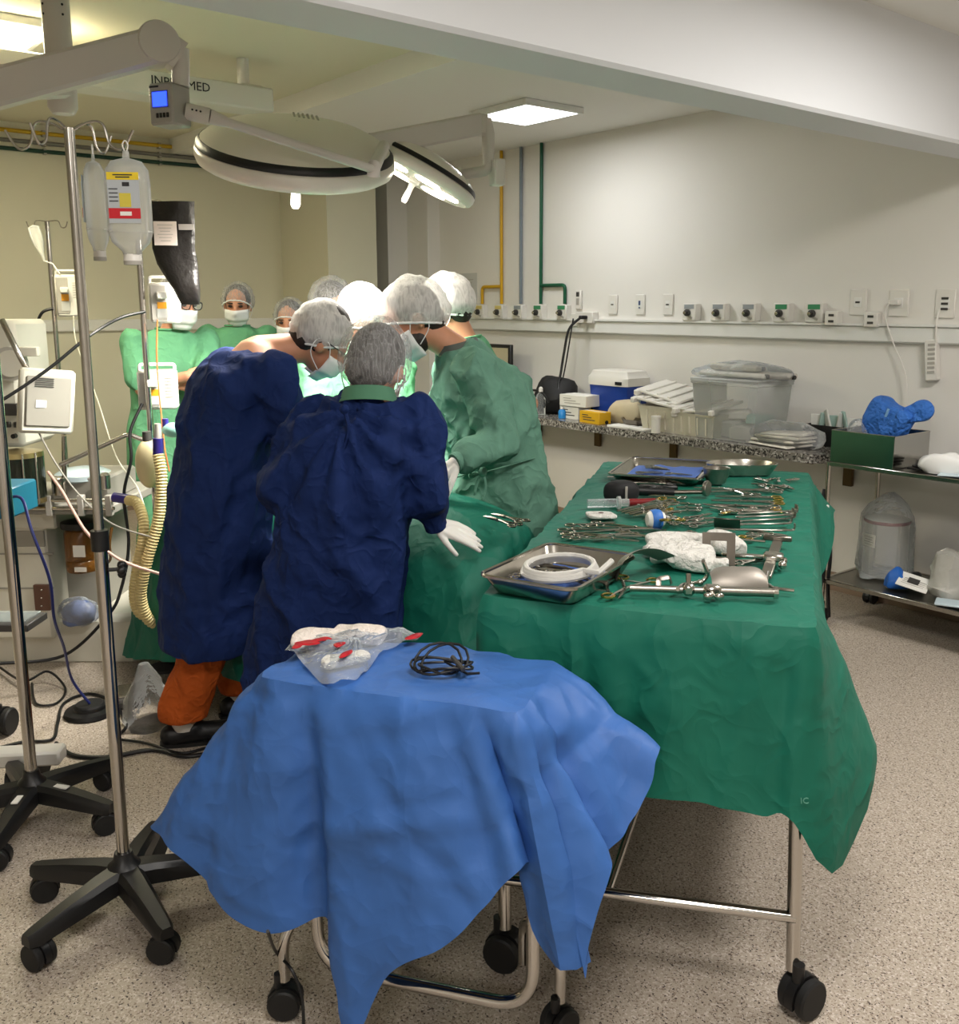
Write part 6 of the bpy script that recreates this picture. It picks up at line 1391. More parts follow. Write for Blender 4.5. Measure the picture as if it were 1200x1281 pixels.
# ================================================================== STEEL CART AT THE RIGHT
x0, x1, y0, y1 = -2.566, -1.45, 4.10, 4.56; ZC = .80
t = thing('steel_cart', 'steel trolley with two shelves at the right wall', 'cart', ((x0 + x1) / 2, (y0 + y1) / 2, 0))
for x, y in ((x0, y0), (x0, y1), (x1, y0), (x1, y1)):
    m = MB(); m.tube([(x, y, .09), (x, y, ZC + .0)], .0125, 12); put('post', m, STEEL, t); caster(t, (x, y, 0), .036, 1.0 + x, .1)
for z, mt_ in ((ZC, GLASS), (.215, BRUSH)):
    m = MB(); m.box(((x0 + x1) / 2, (y0 + y1) / 2, z), (x1 - x0 - .02, y1 - y0 - .02, .006)); put('shelf', m, BRUSH, t)
    for a, b in (((x0, y0), (x1, y0)), ((x0, y1), (x1, y1)), ((x0, y0), (x0, y1)), ((x1, y0), (x1, y1))): m = MB(); m.box(((a[0] + b[0]) / 2, (a[1] + b[1]) / 2, z - .004), (abs(b[0] - a[0]) + .02, abs(b[1] - a[1]) + .02, .022), None, .003); put('shelf_rim', m, STEEL, t)
# open steel box with blue wrapped pack
sx0, sx1, sy0, sy1 = -2.56, -2.24, 4.10, 4.42; zb_ = ZC + .008; hb_ = .15
t = thing('steel_box', 'open square steel box on the trolley', 'box', ((sx0 + sx1) / 2, (sy0 + sy1) / 2, zb_)); m = MB()
m.box(((sx0 + sx1) / 2, sy0, zb_ + hb_ / 2), (sx1 - sx0, .004, hb_)); m.box(((sx0 + sx1) / 2, sy1, zb_ + hb_ / 2), (sx1 - sx0, .004, hb_)); m.box((sx0, (sy0 + sy1) / 2, zb_ + hb_ / 2), (.004, sy1 - sy0, hb_)); m.box((sx1, (sy0 + sy1) / 2, zb_ + hb_ / 2), (.004, sy1 - sy0, hb_)); m.box(((sx0 + sx1) / 2, (sy0 + sy1) / 2, zb_ + .003), (sx1 - sx0, sy1 - sy0, .004)); put('box_walls', m, mat('mirror_steel', (176, 176, 172), .16, 1.0), t)
m = MB()
for a, b in (((sx0, sy0), (sx1, sy0)), ((sx0, sy1), (sx1, sy1)), ((sx0, sy0), (sx0, sy1)), ((sx1, sy0), (sx1, sy1))): m.tube([(*a, zb_ + hb_), (*b, zb_ + hb_)], .004, 6)
put('rolled_rim', m, STEEL, t)
BPK = cloth('pack_blue', (58, 112, 196), .6, 6.0, .02, 1.0, .03)
m = pillow((-2.37, 4.27, zb_ + .09), (.20, .13, .20), rotz(-.2) @ roty(.35), 120, .028, 10, 44, 26, .35); o = tag(put('blue_pack', m, BPK), 'blue wrapped pack leaning out of the steel box', 'pack')
m = pillow((-2.25, 4.26, zb_ + .205), (.16, .05, .09), rotz(-.1) @ roty(-.5), 121, .03, 16, p=.5); put('folded_ear', m, BPK, o)
m = MB(); m.box((-2.36, 4.204, zb_ + .19), (.012, .004, .16), rotz(-.2) @ roty(.35)); put('tape', m, mat('tape_blue', (130, 176, 224), .4), o)
o = tag(put('clear_pouch', lump((-2.49, 4.24, zb_ + .02), (.06, .08, .13), 130, .03, 12), CLEARF), 'clear pouch beside the blue pack in the steel box', 'pouch')
for i in range(3): m = MB(); m.box((-2.14, 4.20 + .02 * i, ZC + .015 + i * .014), (.12 - .01 * i, .10, .010), rotz(.3 * i), .003); tag(put('black_pad', m, BLACK), ['lowest black pad beside the steel box', 'middle black pad beside the steel box', 'top black pad beside the steel box'][i], 'pad', 'black pads beside the steel box')
tag(put('white_bag', lump((-2.06, 4.20, ZC + .008), (.10, .08, .06), 140, .03, 14), mat('white_film', (226, 226, 224), .4)), 'crumpled white plastic bag on the trolley top', 'bag')
for i in range(3): m = MB(); m.box((-1.96 + .09 * i, 4.16 + .03 * i, ZC + .012 + .008 * i), (.16, .11, .008), rotz(.3 - .4 * i), .002); soft(m, 150 + i, .01, 14); tag(put('paper_pouch', m, mat('pouch_pale_blue', (196, 212, 220), .4)), ['pale blue pouch next to the white bag', 'pale blue pouch overlapping another at the trolley top', 'pale blue pouch farthest right on the trolley top'][i], 'pouch', 'pale blue pouches')
# lower shelf
c = V(-2.39, 4.36, .228); t = thing('suction_jar', 'tall clear suction jar in a plastic bag on the lower shelf', 'jar', c); m = MB(); m.lathe([(.02, 0), (.10, .002), (.105, .02), (.105, .27), (.108, .275), (.108, .29), (.02, .295)], c, None, 28); put('jar', m, FROST, t); m = MB(); m.lathe([(.1085, .272), (.110, .276), (.110, .284), (.1085, .288)], c, None, 28, cap=False); put('red_seal', m, mat('seal_red', (120, 50, 54), .4), t)
m = MB(); m.box(c + V(-.03, -.108, .19), (.085, .003, .062), rotz(-.3)); lb = put('paper_label', m, PAPER, t)
for q in range(4): m = MB(); m.box(c + V(-.03, -.1105, .207 - q * .012), (.06 - .01 * (q % 2), .001, .003), rotz(-.3)); put('print', m, GPLAST, lb)
m = MB(); rr = []
for z, s in ((.0, 1.15), (.05, 1.12), (.25, 1.12), (.31, 1.05), (.36, .75), (.40, .35), (.42, .12)): rr.append([c + V(math.cos(a) * .115 * s, math.sin(a) * .115 * s, z) for a in (2 * math.pi * k / 28 for k in range(28))])
m.loft(rr); soft(m, 160, .02, 14); put('plastic_bag', m, CLEARF, t)
o = tag(put('blue_packet', lump((-2.24, 4.22, .228), (.07, .05, .05), 170, .02, 18), mat('packet_blue', (36, 96, 180), .4)), 'bright blue packet lying by the suction jar', 'packet')
m = MB(); m.box((-2.15, 4.20, .275), (.14, .11, .006), rotz(.2) @ rotx(.35) @ roty(.2), .002); o = tag(put('white_label_pack', m, PAPER), 'white labelled packet leaning on the blue one', 'packet'); m = MB(); m.box((-2.15, 4.197, .281), (.05, .04, .003), rotz(.2) @ rotx(.35) @ roty(.2)); put('picture', m, DARKG, o)
for i in range(5): m = MB(); m.box((-2.145, 4.16 + .012 * i, .263 + .0045 * i), (.10, .003, .002), rotz(.2) @ rotx(.35) @ roty(.2)); put('print', m, GPLAST, o)
tag(put('black_packet', lump((-2.19, 4.27, .228), (.06, .05, .045), 171, .02, 18), BLACK), 'small black packet behind the white labelled one', 'packet')
tag(put('clear_bag', lump((-2.01, 4.27, .228), (.10, .10, .15), 180, .04, 14), film('milky_film', (226, 224, 216), .45, .2, .9, 25)), 'cloudy plastic bag standing on the lower shelf', 'bag')
tag(put('green_roll', lump((-1.87, 4.25, .228), (.06, .06, .17), 185, .02, 14), DGREEN), 'green bundle at the right end of the lower shelf', 'bundle')
m = MB(); m.box((-1.93, 4.15, .236), (.16, .10, .010), rotz(.4), .003); tag(put('paper_pouch', m, mat('pouch_pale_blue', (196, 212, 220), .4)), 'pale blue pouch under the cloudy bag', 'pouch')
# straps and white board beside the cart
m = MB(); m.tube(spline([onz(1026, 776, .02), dep(1025, 740, 4.56), dep(1031, 700, 4.58), dep(1025, 660, 4.58), dep(1033, 612, 4.60)], 6), .020, 8, flat=.5); o = tag(put('black_strap', m, BLACK), 'black strap hanging from the trolley post behind the instrument table', 'strap')
m = MB(); m.tube(spline([dep(1037, 772, 4.58), dep(1036, 730, 4.60), dep(1039, 690, 4.60), dep(1034, 640, 4.60)], 6), .014, 8, flat=.5); put('strap_tail', m, BLACK, o)
m = MB(); m.box(dep(1029, 655, 3.74), (.05, .012, .15), CX @ rotz(.3), .003); put('side_panel', m, WPLAST, bpy.data.objects['instrument_table'])
# ================================================================== THINGS ON THE INSTRUMENT TABLE
ZI = ZT + .0065
def tp(px, py, z=0.0): return onz(px, py, ZI + z)
def frame(p0, p1):
    d = p1 - p0; L = np.linalg.norm(d[:2]); a = math.atan2(d[1], d[0]); return L, a
def ring_pts(c, rx, ry, n=14, z=0.0): return [V(c[0] + rx * math.cos(2 * math.pi * k / n), c[1] + ry * math.sin(2 * math.pi * k / n), z) for k in range(n)]
def lay(name, label, cat, p0, p1, parts, group='surgical instruments'):
    """parts: list of (part name, MB in local coordinates, material); x runs from p0 to p1"""
    L, a = frame(p0, p1); t = thing(name, label, cat, p0, group); R = rotz(a); dz = (p1[2] - p0[2]) / max(L, 1e-6)
    for nm, m, mt in parts:
        A = np.array(m.v); A[:, 2] += A[:, 0] * dz; m.v = A.tolist(); m.move(R, p0); put(nm, m, mt, t)
    return t
def clamp(label, px0, py0, px1, py1, op=.05, gold=False, z0=0.0, z1=0.0, name='clamp', w=1.0, curve=0.0):
    p0, p1 = tp(px0, py0, z0), tp(px1, py1, z1); L, _ = frame(p0, p1); pv = L * .60; parts = []
    rr = min(.0145, L * .085) * w; sep = rr * 1.15 + L * op
    for s in (-1, 1):
        m = MB(); m.tube(ring_pts((rr, s * sep), rr * 1.12, rr, 14, .0045 + .002 * (s > 0)), .0032, 6, closed=True); parts.append(('ring_handle', m, GOLD if gold else STEEL))
        m = MB(); m.tube([V(rr * 2.0, s * sep * .95, .005 + .002 * (s > 0)), V(pv * .6, s * sep * .45, .005 + .002 * (s > 0)), V(pv, 0, .006)], [.0034, .0038, .0048], 6)
        m.tube([V(pv, 0, .006), V(pv + (L - pv) * .6, -s * (.0022 + L * op * .25), .006), V(L, -s * (.0012 + L * op * .42) + curve, .006)], [.0050, .0040, .0018], 6); parts.append(('shank', m, STEEL))
    m = MB(); m.lathe([(.001, 0), (.0048, 0), (.0048, .011), (.001, .0115)], (pv, 0, .001), None, 10); parts.append(('pivot', m, STEEL))
    m = MB(); m.box((rr * 3.0, 0, .006), (.006, sep * 1.3, .003)); parts.append(('ratchet', m, STEEL))
    return lay(name, label, 'clamp' if name == 'clamp' else name.replace('_', ' '), p0, p1, parts)
def tweezer(label, px0, py0, px1, py1, mt=None, w=.0045, gold=False, z0=0., z1=0.):
    p0, p1 = tp(px0, py0, z0), tp(px1, py1, z1); L, _ = frame(p0, p1); parts = []
    for s in (-1, 1):
        m = MB(); m.tube([V(0, s * .001, .004), V(L * .3, s * w * 1.3, .004), V(L * .7, s * w, .004), V(L, s * .0008, .004)], [.0050, .0056, .0042, .0016], 6, flat=.5); parts.append(('blade', m, mt or STEEL))
    if gold: m = MB(); m.box((L * .12, 0, .005), (L * .16, .014, .007), None, .002); parts.append(('gold_grip', m, GOLD))
    return lay('forceps', label, 'forceps', p0, p1, parts)
def hook(label, px0, py0, px1, py1, wd=.022, bend=.035, mt=None, hr=.0045, z0=0.):
    """retractor: flat handle with a bent blade at the far end"""
    p0, p1 = tp(px0, py0, z0), tp(px1, py1, z0); L, _ = frame(p0, p1); mt = mt or STEEL
    m = MB(); m.box((L * .45, 0, .005), (L * .9, .010, .005), None, .0015); a = ('handle', m, mt)
    m = MB(); m.tube(rounded([V(L * .85, 0, .006), V(L, 0, .006), V(L, 0, .006 + bend)], .012, 5), wd / 2, 8, flat=.18, up=(0, 0, 1)); b = ('blade', m, mt)
    m = MB(); m.tube(ring_pts((.010, 0), .012, .010, 12, .005), hr * .5, 6, closed=True); c = ('loop', m, mt)
    return lay('retractor', label, 'retractor', p0, p1, [a, b, c])
def tray_(label, cpx, z_rim, h, mt=None, group='steel trays'):
    P = [onz(x, y, ZI + h) for x, y in cpx]; c = sum(P) / 4; ux = unit((P[1] - P[0] + P[2] - P[3])); uy = V(-ux[1], ux[0], 0)
    w = (np.linalg.norm(P[1] - P[0]) + np.linalg.norm(P[2] - P[3])) / 4; d = (abs((P[3] - P[0]).dot(uy)) + abs((P[2] - P[1]).dot(uy))) / 4
    sg = 1 if (P[3] - P[0]).dot(uy) > 0 else -1
    def rr(sx, sy, z, r=.03):
        out = []
        for qx, qy, a0 in ((1, 1, 0), (-1, 1, 1), (-1, -1, 2), (1, -1, 3)):
            for k in range(5):
                a = (a0 + k / 4) * math.pi / 2; out.append(V(c[0], c[1], ZI + z) + ux * (qx * (sx - r) + r * math.cos(a)) + uy * (qy * (sy - r) + r * math.sin(a)))
        return out
    t = thing('steel_tray', label, 'tray', (c[0], c[1], ZI), group)
    m = MB(); m.loft([rr(w * .84, d * .84, 0), rr(w * .985, d * .985, h - .003), rr(w * .99, d * .985, h - .001), rr(w * .975, d * .975, h - .001), rr(w * .83, d * .83, .003)]); put('tray_body', m, STEEL, t)
    m = MB(); R0 = rr(w, d, h); m.tube(R0, .005, 6, closed=True); put('rolled_rim', m, STEEL, t)
    return c, ux, uy, w, d, sg
# ---- near tray with coiled tubing
c, ux, uy, w, d, sg = tray_('near steel tray holding a coil of clear tubing', ((615, 719), (738, 746), (778, 690), (672, 680)), .04, .042)
TUB = film('silicone_tube', (226, 224, 218), .62, .25, .05, 10)
pts = []
for k in range(66):
    a = 2 * math.pi * k / 22; r = 1 - .035 * (k // 22); pts.append(V(c[0], c[1], ZI + .028 + .006 * (k / 22)) + ux * w * .66 * r * math.cos(a) + uy * d * .62 * r * math.sin(a))
pts += [pts[-1] + ux * .04 + uy * .0, pts[-1] + ux * .05 + uy * .05 + V(0, 0, .018)]
m = MB(); m.tube(pts, .0072, 8); o = tag(put('coiled_tube', m, TUB), 'coil of clear silicone tubing lying in the near tray', 'tubing')
BLC = mat('blue_tray_cloth', (72, 104, 176), .7)
m = MB(); P_ = [[V(c[0], c[1], ZI + .0045) + ux * w * .72 * (i / 9 * 2 - 1) + uy * d * .70 * (j / 7 * 2 - 1) for j in range(8)] for i in range(10)]; m.grid(P_, .0015); A = np.array(m.v); A[:, 2] += np.abs(vnoise(A * 30, 5)) * .004; m.v = A.tolist(); tag(put('blue_liner', m, BLC), 'blue paper liner on the bottom of the near tray', 'liner')
ri = np.random.default_rng(5)
ordn = ['first', 'second', 'third', 'fourth', 'fifth', 'sixth', 'seventh', 'eighth', 'ninth', 'tenth', 'eleventh', 'twelfth']
def in_tray(c, ux, uy, w, d, n, base, label, seed, L0=.11, tilt=None):
    r_ = np.random.default_rng(seed); us_ = sorted(r_.uniform(-.42, .42, n))
    for k in range(n):
        q = V(c[0], c[1], ZI + .010 + .0035 * (k % 4)) + ux * w * us_[k] + uy * d * r_.uniform(-.35, .35); a = r_.uniform(-.5, .5) + (tilt or 0); dd = ux * math.cos(a) + uy * math.sin(a); q0, q1 = q - dd * L0 / 2, q + dd * L0 / 2
        parts = []; L = L0; rr = .011
        for s in (-1, 1):
            m = MB(); m.tube(ring_pts((rr, s * .010), rr * 1.1, rr, 10, .003), .0026, 5, closed=True); parts.append(('ring_handle', m, STEEL)); m = MB(); m.tube([V(rr * 2, s * .009, .003), V(L * .6, 0, .003), V(L, -s * .001, .003)], [.0034, .0045, .0018], 5); parts.append(('shank', m, DSTEEL if k % 3 == 0 else STEEL))
        lay('clamp', base % ordn[k], 'clamp', q0, q1, parts, label)
in_tray(c, ux, uy, w, d, 12, 'small clamp inside the tubing coil of the near tray, %s from the left', 'clamps in the near tray', 11)
# ---- far tray, kidney basin, bowl
c, ux, uy, w, d, sg = tray_('far steel tray with blue liner at the end of the table', ((770, 594), (884, 600), (890, 577), (782, 571)), .03, .03)
m = MB(); P_ = [[V(c[0], c[1], ZI + .0045) + ux * w * .76 * (i / 9 * 2 - 1) + uy * d * .74 * (j / 5 * 2 - 1) for j in range(6)] for i in range(10)]; m.grid(P_, .0015); A = np.array(m.v); A[:, 2] += np.abs(vnoise(A * 24, 6)) * .012; m.v = A.tolist(); tag(put('blue_liner', m, BLC), 'blue paper liner in the far tray', 'liner')
in_tray(c, ux, uy, w, d, 5, 'small clamp on the blue liner of the far tray, %s from the left', 'clamps in the far tray', 12, .10)
c = onz(932, 596, ZI); c = c + FH * .07; m = MB(); rr = []
for z, s in ((0, .80), (.03, .97), (.042, 1.03), (.044, 1.03), (.044, .99), (.03, .93), (.004, .76)): rr.append([V(c[0], c[1], ZI + z) + RT * .135 * s * math.cos(a) + FH * (.075 * s * math.sin(a) - .022 * math.cos(a) ** 2) for a in (2 * math.pi * k / 36 for k in range(36))])
m.loft(rr); tag(put('kidney_basin', m, STEEL), 'steel kidney basin at the far right end of the table', 'basin')
c = onz(898, 607, ZI) + FH * .03; m = MB(); m.lathe([(.02, 0), (.032, .003), (.044, .03), (.048, .058), (.05, .06), (.046, .058), (.042, .03), (.03, .006), (.002, .005)], c, None, 28); tag(put('steel_bowl', m, BRUSH), 'small round steel bowl before the kidney basin', 'bowl')
# ---- long forceps below the far tray
for i, (a, b) in enumerate((((760, 598), (862, 601)), ((764, 603), (840, 606)), ((770, 600), (850, 609)), ((775, 602), (858, 607)), ((782, 606), (868, 604)))):
    tweezer('long steel forceps in front of the far tray, %s from the left' % ordn[i], *a, *b, z0=.004 * (i % 2))
# bulldog clips
for i in range(7):
    x = 946 + (i % 4) * 13 + (i // 4) * 6; y = 600 + (i // 4) * 9 + (i % 2) * 3; clamp('tiny bulldog clip by the kidney basin, %s from the left in the %s row' % (ordn[i % 4], ('back', 'front')[i // 4]), x, y, x + 15 - 6 * (i % 3), y + 5 - 7 * (i % 2), .03, w=.55, name='bulldog_clip')
# ---- black pouch, black handled power tool with round disc
p = tp(778, 628); m = MB(); m.ball((0, 0, 0), (.055, .032, .04), CX, 18, 12); A = np.array(m.v); A = np.sign(A) * np.abs(A) ** .75 * np.array([.055, .055, .04]) ** .25; A[:, 2] = np.maximum(A[:, 2], -.030); m.v = (A + p + V(0, 0, .030) + FH * .02).tolist(); o = tag(put('black_pouch', m, mat('black_fabric', (26, 26, 28), .7)), 'rounded black pouch with grey lettering stripe', 'pouch'); m = MB(); m.box(p + V(0, 0, .034) - FH * .022 + RT * .012, (.008, .003, .045), CX, .001); put('grey_stripe', m, GPLAST, o)
p0, p1 = tp(795, 620), tp(884, 622); L, _ = frame(p0, p1)
m = MB(); m.tube([V(0, 0, .018), V(L * .32, 0, .016), V(L * .55, 0, .014)], [.018, .017, .012], 12); m.box((L * .2, .0, .03), (L * .2, .02, .014), None, .004); mm = MB(); mm.tube([V(L * .5, 0, .014), V(L * .95, 0, .018)], .008, 10); dd = MB(); dd.lathe([(.004, -.006), (.026, -.006), (.028, 0), (.026, .006), (.004, .006)], (L, 0, .03), roty(math.pi / 2) @ rotx(.5), 22)
lay('surgical_saw', 'black-handled power tool with a round steel disc', 'power tool', p0, p1, [('grip', m, BLACK), ('shaft', mm, DSTEEL), ('disc', dd, BRUSH)])
for i, (a, b) in enumerate((((800, 612), (848, 614)), ((800, 617), (845, 611)))):
    p0, p1 = tp(*a), tp(*b); L, _ = frame(p0, p1); m = MB(); m.box((L / 2, 0, .010), (L, .016, .016), None, .004); mm = MB(); mm.box((L * .8, 0, .020), (L * .15, .01, .006), None, .002); lay('black_tool', ['flat black tool handle behind the power tool', 'second black tool handle crossing the first'][i], 'tool', p0, p1, [('grip', m, BLACK), ('button', mm, DARKG)])
# ---- long needle holders on the right
for i, (a, b, g_) in enumerate((((975, 614), (880, 618), 0), ((978, 617), (868, 612), 0), ((978, 625), (895, 623), 1), ((980, 631), (890, 628), 1), ((976, 637), (884, 634), 0), ((978, 641), (898, 640), 1))):
    clamp('long needle holder on the right half of the table, %s from the kidney basin' % ordn[i], *a, *b, .02, bool(g_), name='needle_holder')
for i, (a, b) in enumerate((((880, 632), (940, 641)), ((888, 637), (960, 644)), ((900, 645), (972, 632)))):
    tweezer('steel forceps crossing the needle holders, %s from the left' % ordn[i], *a, *b, gold=(i == 2))
# ---- syringe with red barrel
p0, p1 = tp(735, 636), tp(824, 634); L, _ = frame(p0, p1)
m = MB(); m.tube([V(0, 0, .016), V(L * .42, 0, .016)], .0145, 14); m2 = MB(); m2.tube([V(L * .58, 0, .016), V(L * .95, 0, .016)], .013, 14); m3 = MB(); m3.tube([V(L * .42, 0, .016), V(L * .46, 0, .016)], .022, 14); m4 = MB(); m4.tube([V(L * .46, 0, .016), V(L * .58, 0, .016)], .013, 12)
lay('syringe', 'large syringe with dark red contents lying across the table', 'syringe', p0, p1, [('barrel', m, CLEARF), ('contents', m2, mat('dark_red', (120, 26, 30), .35)), ('flange', m3, FROST), ('barrel', m4, FROST)])
# ---- bundle of clamps
for i in range(9):
    a = i * .16; clamp('clamp in the fanned bundle above the blue and white ball, tip %s from the left' % ordn[i], 838 + 7 * math.sin(i * 1.7), 626 + 3.4 * i, 772 + 5 * i, 642 + 1.5 * (i % 5), .03, i % 4 == 0, .022 + .006 * (i % 3), .002)
for i, (a, b) in enumerate((((876, 634), (850, 632)), ((878, 638), (846, 637)), ((875, 641), (850, 642)))):
    clamp('short clamp right of the fanned bundle, %s from the back' % ordn[i], *a, *b, .03)
LOOSE = ['loose clamp lying just left of the stained gauze square', 'loose clamp crossing the long clamps near the tray', 'gold-ringed loose clamp behind the blue and white ball', 'plain loose clamp touching the right of the blue and white ball',
         'loose clamp behind the long folded gauze', 'loose clamp in front of the stacked retractors', 'gold-ringed loose clamp in front of the stacked retractors', 'loose clamp lying right of the round steel disc', 'loose clamp between the power tool and the clamp bundle', 'loose clamp just below the bulldog clips']
for i, (a, b, g_) in enumerate((((712, 662), (770, 656), 0), ((792, 668), (745, 676), 0), ((846, 652), (812, 644), 1), ((850, 658), (806, 652), 0), ((868, 668), (836, 671), 0), ((936, 668), (985, 673), 0), ((930, 676), (968, 671), 1), ((944, 622), (900, 612), 0), ((858, 625), (812, 622), 0), ((985, 611), (940, 607), 0))):
    clamp(LOOSE[i], *a, *b, .035, bool(g_))
# ---- blue and white ball-shaped roll
p = tp(820, 662); Rb_ = CX @ rotz(.2)
t = thing('bandage_roll', 'round blue and white roll below the clamp bundle', 'roll', p); m = MB(); prof = [(.002, -.028), (.018, -.026), (.027, -.014), (.029, 0), (.027, .014), (.018, .026), (.002, .028)]
m.lathe(prof, p + V(0, 0, .029), Rb_ @ roty(math.pi / 2), 24); put('core', m, PAPER, t); m = MB(); m.lathe([(.0265, -.0155), (.0285, -.013), (.0305, 0), (.0285, .013), (.0265, .0155)], p + V(0, 0, .029), Rb_ @ roty(math.pi / 2), 24, cap=False); put('blue_band', m, mat('band_blue', (50, 110, 190), .5), t)
# ---- gauze with stain, folded
GZ = cloth('gauze', (220, 218, 212), .85, 16.0, .012, 1.0, .003)
p = tp(752, 648); o = tag(put('gauze', pillow(p, (.085, .075, .014), CX @ rotz(.2), 1, .004, 30), GZ), 'small flat gauze with a dark stain', 'gauze'); m = MB(); m.ball(p + V(0, 0, .016), (.009, .005, .002), CX, 10, 6); put('stain', m, mat('stain_dark', (80, 40, 36), .6), o)
for i, (px, py, w_, d_, h_, rz) in enumerate(((855, 708, .155, .105, .050, -.25), (852, 684, .20, .085, .040, .05), (908, 690, .10, .12, .045, .3), (838, 695, .13, .10, .030, .5), (890, 712, .10, .06, .032, -.5))):
    p = tp(px, py); tag(put('gauze_bundle', pillow(p, (w_, d_, h_), CX @ rotz(rz), 20 + i, .016, 22, p=.6), GZ), ['plump white gauze bundle in front of the framed blade', 'long folded white gauze behind the bundle', 'white gauze bundle behind the framed blade', 'flat white gauze between blade and bundle', 'white gauze tail under the framed blade'][i], 'gauze', 'white gauze bundles')
# ---- long clamps on the left
for i, (a, b) in enumerate((((738, 658), (834, 666)), ((700, 668), (826, 664)), ((704, 672), (812, 674)), ((716, 673), (800, 680)), ((822, 676), (770, 667)))):
    clamp('long clamp between gauze square and near tray, rings %s from the back' % ordn[i], *a, *b, .015, name='long_clamp')
# ---- ring handled scissors and retractors on the right
for i, (a, b) in enumerate((((905, 641), (935, 646)), ((862, 652), (890, 645)), ((858, 656), (895, 650)), ((860, 660), (900, 655)))):
    clamp('short ring-handled scissors left of the stacked retractors, %s from the back' % ordn[i], *a, *b, .04, name='scissors')
for i, (a, b) in enumerate((((930, 641), (998, 644)), ((924, 645), (996, 641)), ((922, 649), (992, 646)), ((920, 654), (994, 650)), ((922, 658), (990, 657)), ((895, 664), (994, 666)))):
    hook('steel retractor in the stack at the right edge, %s from the back' % ordn[i], *a, *b, .020, .02, BRUSH, z0=.004 * (i % 3))
# wide plate retractor lying behind gauze
p0, p1 = tp(893, 662), tp(926, 664); L, a = frame(p0, p1); m = MB(); m.box((L / 2, 0, .02), (L, .004, .036), rotx(.5), .001); lay('blade_plate', 'flat grey blade plate standing behind the framed blade', 'blade', p0, p1, [('plate', m, DSTEEL)])
# framed square blade, standing
p = tp(899, 707); Rf_ = CX @ rotz(-.12) @ rotx(-.25); m = MB(); W_, h_ = .082, .082; b_ = .021
for (x, z, sx, sz) in ((-(W_ - b_) / 2, h_ / 2, b_, h_), ((W_ - b_) / 2, h_ / 2, b_, h_), (0, b_ / 2, W_ - 2 * b_, b_), (0, h_ - b_ / 2, W_ - 2 * b_, b_)): m.box(p + Rf_ @ V(x, 0, z), (sx, .003, sz), Rf_)
o = tag(put('frame_blade', m, DSTEEL), 'square steel frame blade standing against the gauze', 'blade'); m = MB(); m.box(p + Rf_ @ V(0, .012, .001), (W_, .026, .003), Rf_); put('foot', m, DSTEEL, o)
# broad bent blade from the tray
a0, a1, a2, a3 = tp(772, 700), tp(788, 690, .05), tp(830, 692, .055), tp(838, 702, .03)
m = MB(); P_ = spline([tp(770, 722, .005), tp(776, 704, .04), tp(790, 692, .060), tp(812, 690, .058), tp(834, 698, .035)], 5); m.tube(P_, .030, 8, flat=.07, up=(0, 0, 1)); tag(put('ribbon_retractor', m, mat('matte_steel', (150, 144, 136), .5, .7)), 'broad bent grey blade between near tray and gauze', 'blade')
# curved scoop blade
p = tp(928, 743); m = MB(); rows = []
for i in range(13):
    x = i / 6 - 1; e = 1 - .32 * abs(x) ** 5; rows.append([p + RT * .064 * x + FH * (.055 * (1 - math.cos(a_)) * e + .012 * x * x) + V(0, 0, .003 + .046 * math.sin(a_) * e) for a_ in (math.pi / 2 * j / 7 for j in range(8))])
m.grid(rows, .003); o = tag(put('scoop_blade', m, mat('matte_steel', (150, 144, 136), .5, .7)), 'curved scoop-shaped retractor blade above the long bar', 'blade')
m = MB(); q = p + FH * .085 + V(0, 0, .03); m.tube([q - RT * .045, q - RT * .02 + V(0, 0, .006), q + RT * .02 + V(0, 0, .006), q + RT * .045], [.002, .005, .005, .002], 8); m.ball(q + V(0, 0, .002), (.014, .010, .010), CX, 12, 8); put('wing_nut', m, STEEL, o)
# long table bar with clamps
p0, p1 = tp(788, 742, .004), tp(973, 748, .004); L, a = frame(p0, p1)
m = MB(); m.tube([V(0, 0, .012), V(L * .58, 0, .012)], .008, 12); m2 = MB(); m2.tube([V(L * .56, 0, .012), V(L * .985, 0, .012)], .0105, 14); m3 = MB(); m3.tube([V(L * .97, 0, .012), V(L, 0, .012)], .014, 14)
m4 = MB(); m4.box((L * .40, 0, .014), (.026, .030, .026), None, .006); m4.tube([V(L * .40, 0, .02), V(L * .40, .015, .045)], .006, 8); m5 = MB(); m5.box((L * .56, 0, .012), (.04, .028, .026), None, .006)
m6 = MB(); m6.tube([V(L * .56, -.012, .010), V(L * .56, -.034, .008)], .005, 8); m6.ball(V(L * .56 - .012, -.038, .010), (.011, .007, .009), None, 10, 7); m6.ball(V(L * .56 + .012, -.038, .010), (.011, .007, .009), None, 10, 7)
lay('retractor_bar', 'long steel retractor bar across the front of the table', 'retractor bar', p0, p1, [('rod', m, BRUSH), ('sleeve', m2, BRUSH), ('end_collar', m3, STEEL), ('slider', m4, STEEL), ('slider', m5, STEEL), ('wing_screw', m6, STEEL)])
m = MB(); m.tube(rounded([tp(848, 737, .02), tp(855, 731, .012), tp(880, 728, .012), tp(886, 718, .03), tp(880, 702, .07)], .015, 5), .0048, 10); o = tag(put('bent_rod', m, STEEL), 'bent steel rod rising beside the gauze bundle', 'rod'); m = MB(); m.ball(tp(876, 729, .012), .008, None, 10, 7); put('joint', m, STEEL, o)
